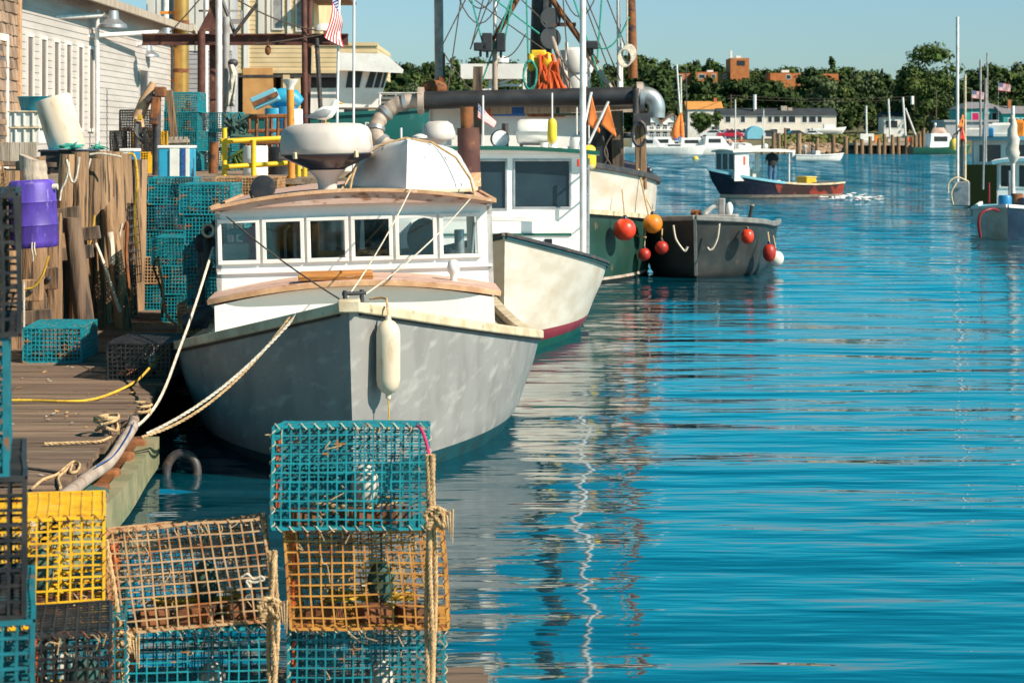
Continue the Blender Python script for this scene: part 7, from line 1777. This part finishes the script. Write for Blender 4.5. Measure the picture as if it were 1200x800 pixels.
# brick building on the hill
D = 560.0; s = F/D
t = thing('brick_building','orange brick building with flat roof and square tower on the wooded hill','building',Vector((at(862,0,D).x,D,13)))
X = lambda px: (px-862)/s
Zz = lambda py: CH-(py-YH)/s-13
m = MB()
m.bx(X(795),X(812),4,16,0,Zz(85.5)); m.bx(X(812)+.01,X(855),0,14,0,Zz(84.5)); m.build('wall','brick_hill',t,None,True)
for a_,b_,y_,q_ in ((906,942,6,85),(962,988,8,85.5)):
    m = MB(); m.bx(X(a_),X(b_),y_,18,0,Zz(q_)); m.build('wing','brick_hill',t,None,True)
m = MB(); m.bx(X(855)+.02,X(877),-2,10,0,Zz(68.5)); tw = m.build('tower','brick_hill',t,None,True)
m = MB(); m.bx(X(863),X(872),-2.1,-1.95,Zz(77),Zz(71.5)); m.build('louvre','window_dark',tw,None,True)
m = MB(); m.bx(X(856.5),X(859),2,3,Zz(68.5)+.02,Zz(59)); m.bx(X(863),X(869),1,4,Zz(68.5)+.02,Zz(65.5)); m.build('roof_unit','white_paint',tw,None,True)
for (a,b) in ((796,801),(819,826),(834,838),(848,851),(925,930)): hwin(t,X(a),X(b),Zz(92),Zz(87.5),(3.98 if a < 812 else (5.98 if a > 890 else -.02)),'window_blue')
m = MB(); m.bx(X(830),X(837),3,6,Zz(84.5)+.02,Zz(82)); m.bx(X(921),X(930),9,11,Zz(84)+.02,Zz(81)); m.build('roof_unit','white_paint',t,None,True)
# other houses
t,w,h = house('white cottage with porch half hidden in the trees',1036,1061,150,137,450,7,'board_white','hotel_roof',131,'house',base_z=2.4); hwin(t,-.9,.6,h*.45,h*.8); hwin(t,-2.0,-1.3,h*.45,h*.8)
t,w,h = house('teal house with grey hipped roof behind the moored boats',1131,1176,163,127,330,12,'teal_house','roof_grey',119,'house',hip=True,base_z=2.0); hwin(t,-2,-.9,h*.55,h*.85,glassm='magenta_cloth'); 
for x in (.3,1.6,2.7): hwin(t,x-.35,x+.35,h*.5,h*.85)
t,w,h = house('long grey metal shed behind the moored boats',1108,1168,166,143,318,9,'grey_shed','grey_shed',None,'shed',base_z=1.8)
t,w,h = house('teal house with orange trim at the picture edge',1176,1215,163,133,326,9,'teal_house','roof_grey',124,'house',base_z=2.0)
for x in (-1.6,-.6,.6): hwin(t,x-.3,x+.3,h*.45,h*.8)
m = MB(); m.bx(-1.2,-.7,3,3.5,h+.5,h+2.2); m.build('chimney','brick_hill',t,None,True)
for (px,py,dy,lb) in ((1145,112,16,'pink striped flag outside the teal house'),(1176,103,14,'pink striped flag at the picture edge beside the furled canvas')):
    us_flag(lb,at(px-6,py-6,300),at(px-6,py+3,300),at(px+8,py+5,300),at(px+8,py-4,300),at(px-6,py+40,300),at(px-6,py-9,300),.15)
# utility pole and wires
def upole(px,py0,py1,d,lb,arm=True,lean=0):
    t = thing('utility_pole',lb,'utility pole',at(px,py1,d)); m = MB(); m.tube([at(px,py1,d),at(px+lean,py0,d)],.17,8); m.build('pole','bark',t,50)
    if arm: m = MB(); m.bar(at(px-4,py0+5,d),at(px+4,py0+3.5,d),.15); m.build('crossarm','bark',t)
upole(856.5,111,135,445,'utility pole with crossarm behind the inn roof')
upole(1097,106,160,440,'utility pole in front of the tallest leafy tree',False)
upole(1071,112,128,445,'short utility pole with white transformer among the dark trees',False)
for dy in (0,3.5): rope('power_line',sag(at(856,112+dy,445),at(1071,113+dy,445),.6,12),.045,'rope_dark','power line between the utility poles, '+('upper wire' if dy == 0 else 'lower wire'),cat='cable')
rope('power_line',sag(at(856,112,445),at(800,132,455),.6,8),.045,'rope_dark','power line dropping from the utility pole to the orange roofed house',cat='cable')
m = MB(); p = at(1069,118,444.6); m.lathe([(0,-.9),(.35,-.85),(.35,.8),(.2,.95),(0,.95)],p,10); tag(m.build('transformer','white_paint',smooth=50),'white transformer can on the short utility pole','transformer')
# ---------- bank: rocks, grass
m = MB()
for k in range(520):
    px = rr.uniform(925,1030); y = SH+rr.uniform(-.5,9); x = at(px,0,y).x; z = land_z(x,y); s_ = rr.uniform(.25,.75)
    V_ = MB(); V_.ball((x,y,z+.1),(s_,s_*.8,s_*.6),6,4)
    m.add([v+noise.noise_vector(v*1.7)*.18 for v in V_.v],V_.f)
tag(m.build('rock_bank','rock'),'brown boulders armouring the far shore bank','rocks',kind='stuff')
m = MB()
for k in range(2600):
    px = rr.uniform(915,1032); y = SH+rr.uniform(5,22); x = at(px,0,y).x; z = land_z(x,y); q = rr.uniform(0,3.1); hh = rr.uniform(.3,1.0); dx,dy = .35*math.cos(q),.35*math.sin(q)
    m.add([(x-dx,y-dy,z),(x+dx,y+dy,z),(x+dx*1.3,y+dy*1.3,z+hh),(x-dx*1.3,y-dy*1.3,z+hh*.8)],[(0,1,2,3)])
tag(m.build('shore_grass','grass_bank'),'yellow green grass on top of the far rocky bank','grass',kind='stuff')
# ---------- parked cars
def car_mesh(mat, label, px, d, rz, z=2.14):
    t = thing('parked_car', label, 'car', Vector((at(px,0,d).x,d,z)), rz)
    m = MB(); pr = [(-2.1,.35),(-2.12,.75),(-1.95,.92),(-1.1,.98),(-.55,1.42),(.75,1.45),(1.45,1.02),(2.0,.95),(2.12,.7),(2.1,.35)]
    m.prism([(a,b) for a,b in pr],-.85,.85); m.build('body',mat,t,40,True,bevel=.06)
    m = MB(); m.prism([(-.95,1.0),(-.5,1.36),(.7,1.39),(1.25,1.02)],-.87,.87); m.build('window','window_dark',t,None,True)
    for sx_ in (-1.3,1.3):
        for sy in (-.8,.8):
            m = MB(); m.lathe([(0,-.1),(.32,-.1),(.34,0),(.32,.1),(0,.1)],(sx_,sy,.33),14,Euler((R(90),0,0)).to_matrix()); m.build('wheel','black_rubber',t,40,True)
    return t
for (mt,px,d,rz,lb) in (('dark_car_paint',846,350,.2,'dark hatchback parked before the orange roofed house'),('red_car_paint',855,336,.1,'crimson car parked in front of the inn'),('white_car_paint',835,338,-.1,'white car parked among the marina boats'),('dark_car_paint',868,360,.1,'dark blue car parked behind the crimson one'),('silver_car_paint',882,345,0,'silver car parked below the inn windows'),
                       ('dark_car_paint',900,352,.15,'black car parked at the middle of the inn'),('dark_car_paint',931,355,.1,'dark car parked near the grassy bank'),('white_car_paint',950,365,0,'white car parked at the end of the inn')): car_mesh(mt,lb,px,d,rz)
m = MB(); m.slab(lambda u,v:(at(875+20*u,0,SH+25).x,SH+24+4*v,3.1+.9*math.sin(3.14*u)**.5+.2*math.sin(3.1*v)),lambda u,v:(at(875+20*u,0,SH+25).x,SH+24+4*v,2.1),10,4); tag(m.build('covered_boat','pale_blue_paint',smooth=50),'boat under pale blue shrink wrap on the far quay','boat')
t = thing('boat_on_trailer','white motorboat stored ashore at the end of the inn','boat',Vector((at(992,0,420).x,420,2.2)),R(90))
HB2 = Hull(7,[(0,2.3,2.0,2.0,1.2,2),(.4,1.5,1.3,1.3,1.1,2),(1,.8,.6,.6,0,2)],sm=.5,taper=.1); m = MB(); HB2.shell(m,0,2,6,16); HB2.deck(m,0,-.02); m.box((0,3.6,2.4),(1.6,2.2,.9)); m.build('hull','white_paint',t,40,True); m = MB(); m.bx(-.8,.8,2,5,0,.7); m.build('trailer','dark_metal',t,None,True)
# ---------- marina boats
def motorboat(label, px, py, L, d, rz, cab=1.5, mast=0, hullm='white_paint', top=None, name='motorboat'):
    p = at(px,py,d); p.z = 0; t = thing(name,label,'boat',p,rz); b = L*.17
    Hm = Hull(L,[(-L/2,1.35,1.0,1.0,b,2.2),(-L/2+.25,.6,.45,.45,b*.93,2.2),(-L/2+.6,-.2,-.2,-.2,b*.7,2.2),(-L/2+.9,-.4,-.4,-.4,0,2)],sm=.5,taper=.1); Hm.L = L/2
    m = MB(); Hm.shell(m,0,3,8,20); m.build('hull',hullm,t,40,True)
    m = MB(); Hm.deck(m,0,-.03); m.build('deck','white_paint',t,30,True)
    if cab:
        m = MB(); m.prism([(-L*.22,.9),(L*.22,.9),(L*.20,.9+cab),(-L*.10,.9+cab),(-L*.2,1.4)],-b*.7,b*.7,'x'); m.build('cabin','white_house_paint',t,None,True,bevel=.06)
        m = MB(); m.bx(-b*.72,b*.72,-L*.07,L*.15,.9+cab*.45,.9+cab*.8); m.build('window','window_dark',t,None,True)
    if top: m = MB(); m.bx(-b*.8,b*.8,-L*.1,L*.3,1.1+cab,1.2+cab); m.build('canopy',top,t,None,True)
    if mast:
        m = MB(); m.tube([(0,-L*.08,.9),(0,-L*.08,mast)],.11,8); m.tube([(0,-L*.08,2.2),(0,L*.36,2.1)],.07,8); m.build('mast','white_pipe',t,50,True)
        m = MB()
        for y in (-L*.48,L*.48): m.tube([(0,y,1.1),(0,-L*.08,mast*.96)],.025,4)
        for x in (-b,b): m.tube([(x,-L*.05,1),(0,-L*.08,mast*.9)],.025,4)
        m.build('stay','grey_pipe',t,None,True)
    return t
mb_ = [(762,178.6,7,4,R(80),1.4,0,None,'white motorboat moored farthest from the inn, next to the trawler post'),(777,178.8,8,8,R(100),1.5,0,None,'white motorboat with tall cabin second from the trawler post'),(793,178.6,8,0,R(85),.6,0,None,'low white motorboat below the condominium roof'),
       (812,178.4,9,3,R(95),1.4,0,None,'white motorboat moored under the orange sail'),(826,178.2,7,9,R(80),1.1,0,'rope_green','white motorboat with green canopy'),(838,178.5,8,2,R(100),1.6,0,None,'white motorboat nearest the lobster boat roof'),
       (752,178.6,7,10,R(95),1.7,0,'sail_blue','white motorboat with blue canopy half behind the trawler post'),(850,178.0,7,12,R(85),1.2,0,'rope_blue','white motorboat with dark blue canopy behind the antenna'),(868,178.0,7,10,R(95),.7,0,'orange_plastic','white motorboat with orange cover behind the lobster boat')]
for k,(px,py,L,dd,rz,cab,mast,top,lb) in enumerate(mb_): motorboat(lb,px,py,L,SH-16+dd,rz,cab,mast,'white_paint',top)
# sailing boats
def mastline(px0,py0,px1,py1,d,r,label,mat='white_pipe',name='spar',cat='spar'):
    t = thing(name,label,cat,at(px1,py1,d)); m = MB(); m.tube([at(px1,py1,d),at(px0,py0,d)],r,8); m.build('shaft',mat,t,50); return t
sv = motorboat('sailboat with orange and white furled sail and tall white mast beside the condominiums',797,178.2,10,SH-4,R(70),1.0,0,'white_paint',None,'sailboat')
m = MB(); m.tube([at(800,172,SH-4),at(793,76,SH-4)],.13,8); m.build('mast','white_pipe',sv,50)
m = MB(); m.tube([at(798,90,SH-4),at(799,170,SH-4)],.10,8); m.build('mast','white_pipe',sv,50)
m = MB(); m.tube([at(797.5,133,SH-4.2),at(793,146,SH-4.2),at(791,158,SH-4.2),at(792,163,SH-4.2)],[.1,.5,.7,.4],10); m.tube([at(798.5,132,SH-4.3),at(799,150,SH-4.3),at(800,168,SH-4.3)],[.1,.35,.3],10); m.build('furled_sail','flag_orange',sv,60)
m = MB(); m.tube([at(791,163,SH-4.4),at(796,166,SH-4.4),at(797,160,SH-4.4)],[.3,.4,.2],10); m.tube([at(799,168,SH-4.4),at(800.5,175,SH-4.4)],[.3,.35],10); m.build('sail_cover','sail_blue',sv,60)
mastline(804,78,805,165,SH-2,.09,'dark bare mast standing beside the orange sail','dark_metal','mast','mast')
mastline(790,95,790.5,150,SH-1,.07,'thin brown mast standing behind the white mast of the orange sail','bark','mast','mast')
# ---------- pilings and landing on the far side
D = SH-6
k = 0
for (px,py0,py1,r,lb) in ((868,160,186,.22,'weathered far piling behind the lobster boat cabin'),(894,159,181,.2,'far piling close to the radar of the lobster boat'),(906.5,155,182,.26,'far piling just behind the lobster boat radar'),(913,157,178,.24,'far piling with split top right of the lobster boat radar'),(920,150,184,.16,'dark thin far piling beside the split one'),
                          (936,156,179,.38,'stout pale far piling by the rock bank'),(957.5,162,184,.27,'far piling behind the people in the white skiff'),(976.5,159,184,.30,'far piling at the stern of the white skiff'),(991,160,182,.32,'brown far piling near the end of the rock bank')):
    t = thing('far_piling',lb,'piling',at(px,py1,D)); m = MB(); b = at(px,py1,D); b.z = -1; m.tube([b,at(px,py0,D)],[r*1.1,r],10); m.build('trunk','pile_wood',t,50)
for i,(px,py0,py1) in enumerate(((1003,164,178),(1010,163,181),(1020,160,180),(1036,157,178),(1046,158,182),(1053,160,181.5),(1062,159,181),(1068,161,180),(1073,158,180),(1078,157,180),(1082,150,178),(1087,158,179),(1030,163,178))):
    t = thing('far_piling',('first','second','third','fourth','fifth','sixth','seventh','eighth','ninth','tenth','eleventh','twelfth','short')[i]+(' piling of the far landing counted from the rock bank' if i < 12 else ' piling between the third and fourth of the far landing'),'piling',at(px,py1,D)); m = MB(); b = at(px,py1,D); b.z = -1; m.tube([b,at(px+rr.uniform(-.8,.8),py0,D)],[.3,.25],10); m.build('trunk','pile_wood',t,50)
ld = thing('far_landing','timber landing with dark cribbing on the far shore','wharf',at(1045,178,SH-3)); D2 = SH-3
m = MB(); a = at(1000,169,D2); b = at(1092,169,D2); m.box((a+b)/2+Vector((0,3,0)),(b.x-a.x,8,.35)); m.build('deck','grey_board',ld)
m = MB()
for px in range(1003,1090,5): q = at(px,178,D2); q.z = -.5; m.bar(q,at(px,169.5,D2),.28)
m.bar(at(1000,174,D2+.3),at(1090,174,D2+.3),.25); m.build('crib','dark_pile',ld)
m = MB(); m.box(at(1040,174,D2+4)+Vector((0,0,-.3)),(10.5,.3,1.5)); m.build('back_wall','window_dark',ld)
for (px,py,w,h,mt,lb,nm) in ((1016,161,2.0,1.05,'white_paint','white sign board standing on the far landing','sign_board'),(1068,163,1.6,.5,'buoy_red','red crate stack on the far landing','crate'),(1055,164,1.2,.5,'grey_board','pale timber bundle on the far landing','timber'),(1027,163,.5,1.1,'buoy_orange','orange drum behind the white sign board','barrel'),(1044,165,.9,.5,'cream_drum','cream box on the far landing','box')):
    m = MB(); m.box(at(px,py,D2+1),(w,.35,h)); m.box(at(px,py,D2+1)+Vector((0,.05,-h/2-.12)),(w*.7,.25,.26)); tag(m.build(nm,mt,bevel=.03),lb,nm.replace('_',' '))
mastline(1015,124,1015.5,158,D2+2,.14,'white mast by the sign board on the far landing',name='mast',cat='mast'); mastline(1041,116,1043.5,165,D2+2,.14,'white mast in the middle of the far landing',name='mast',cat='mast'); mastline(1058,114,1061.5,163,D2+2,.15,'tallest white mast leaning over the far landing',name='mast',cat='mast'); mastline(1061,127,1074,161,D2+2,.12,'slanting white spar at the end of the far landing')
mastline(1014,126,1001,166,D2+2,.07,'thin slanting stay pole beside the sign board mast','bark')
gbt = motorboat('white and green cruiser berthed at the far landing',1102,178,9,SH-10,R(100),2.0,0,'stripe_green',None)
m = MB(); p = at(1100,155,SH-10); m.tube([p+Vector((-.9,0,-.6)),p+Vector((-.5,0,.1)),p+Vector((.5,0,.1)),p+Vector((.9,0,-.6))],[.5,.6,.6,.5],12); m.build('spray_hood','pink_wood',gbt,60); m = MB(); p = at(1096,146,SH-10); m.tube([p,p+Vector((0,0,-1.6))],.07,8); m.ball(p,(.2,.2,.25)); m.build('radar_post','white_paint',gbt,50)
m = MB(); m.lathe([(0,0),(.6,0),(.7,.5),(.6,1.2),(.3,1.6),(0,1.65)],at(1118,176,SH-20),12); tag(m.build('float_buoy','buoy_yellow',smooth=50),'yellow mooring buoy beside the far cruiser','buoy')
# ---------- small skiff with two people
D = 2.5*F/(188.3-YH)
ws = thing('outboard_skiff','long low white skiff with two people passing the rock bank','boat',Vector((at(960,188,D).x,D,0)),R(96))
HW = Hull(2.6,[(-2.6,.75,.55,.6,.75,2.2),(-2.4,.3,.22,.22,.7,2.2),(-2.1,-.1,-.1,-.1,.5,2.2),(-1.9,-.2,-.2,-.2,0,2)],sm=.45,taper=.05)
m = MB(); HW.shell(m,0,3,8,20); m.build('hull','white_paint',ws,40,True)
m = MB(); HW.deck(m,1,.02,.05); m.build('sole','white_paint',ws,30,True)
m = MB()
for sg in (-1,1): m.tube(HW.line(0,sg,0,1,20),.06,8)
m.build('gunwale','white_paint',ws,50,True)
m = MB(); m.box((0,2.75,.7),(.35,.35,.8)); m.build('outboard_motor','white_plastic',ws,None,True,bevel=.08)
m = MB(); m.box((0,0.2,.62),(.6,.5,.8)); m.build('console','white_paint',ws,None,True,bevel=.05)
Wm = TM[ws.name]
person(Wm@Vector((0,.75,.22)),R(60),'person in dark clothes standing in the far white skiff',1.7,'shirt_black','jeans')
person(Wm@Vector((.1,1.5,.2)),R(-30),'person in pale shirt standing near the outboard of the far white skiff',1.65,'canvas','grey_pipe')
# small yellow marker float
m = MB(); m.ball(at(815,186.5,2.5*F/(186.5-YH)),.35); tag(m.build('marker_buoy','buoy_yellow',smooth=60),'tiny yellow marker float in open water before the marina','buoy')
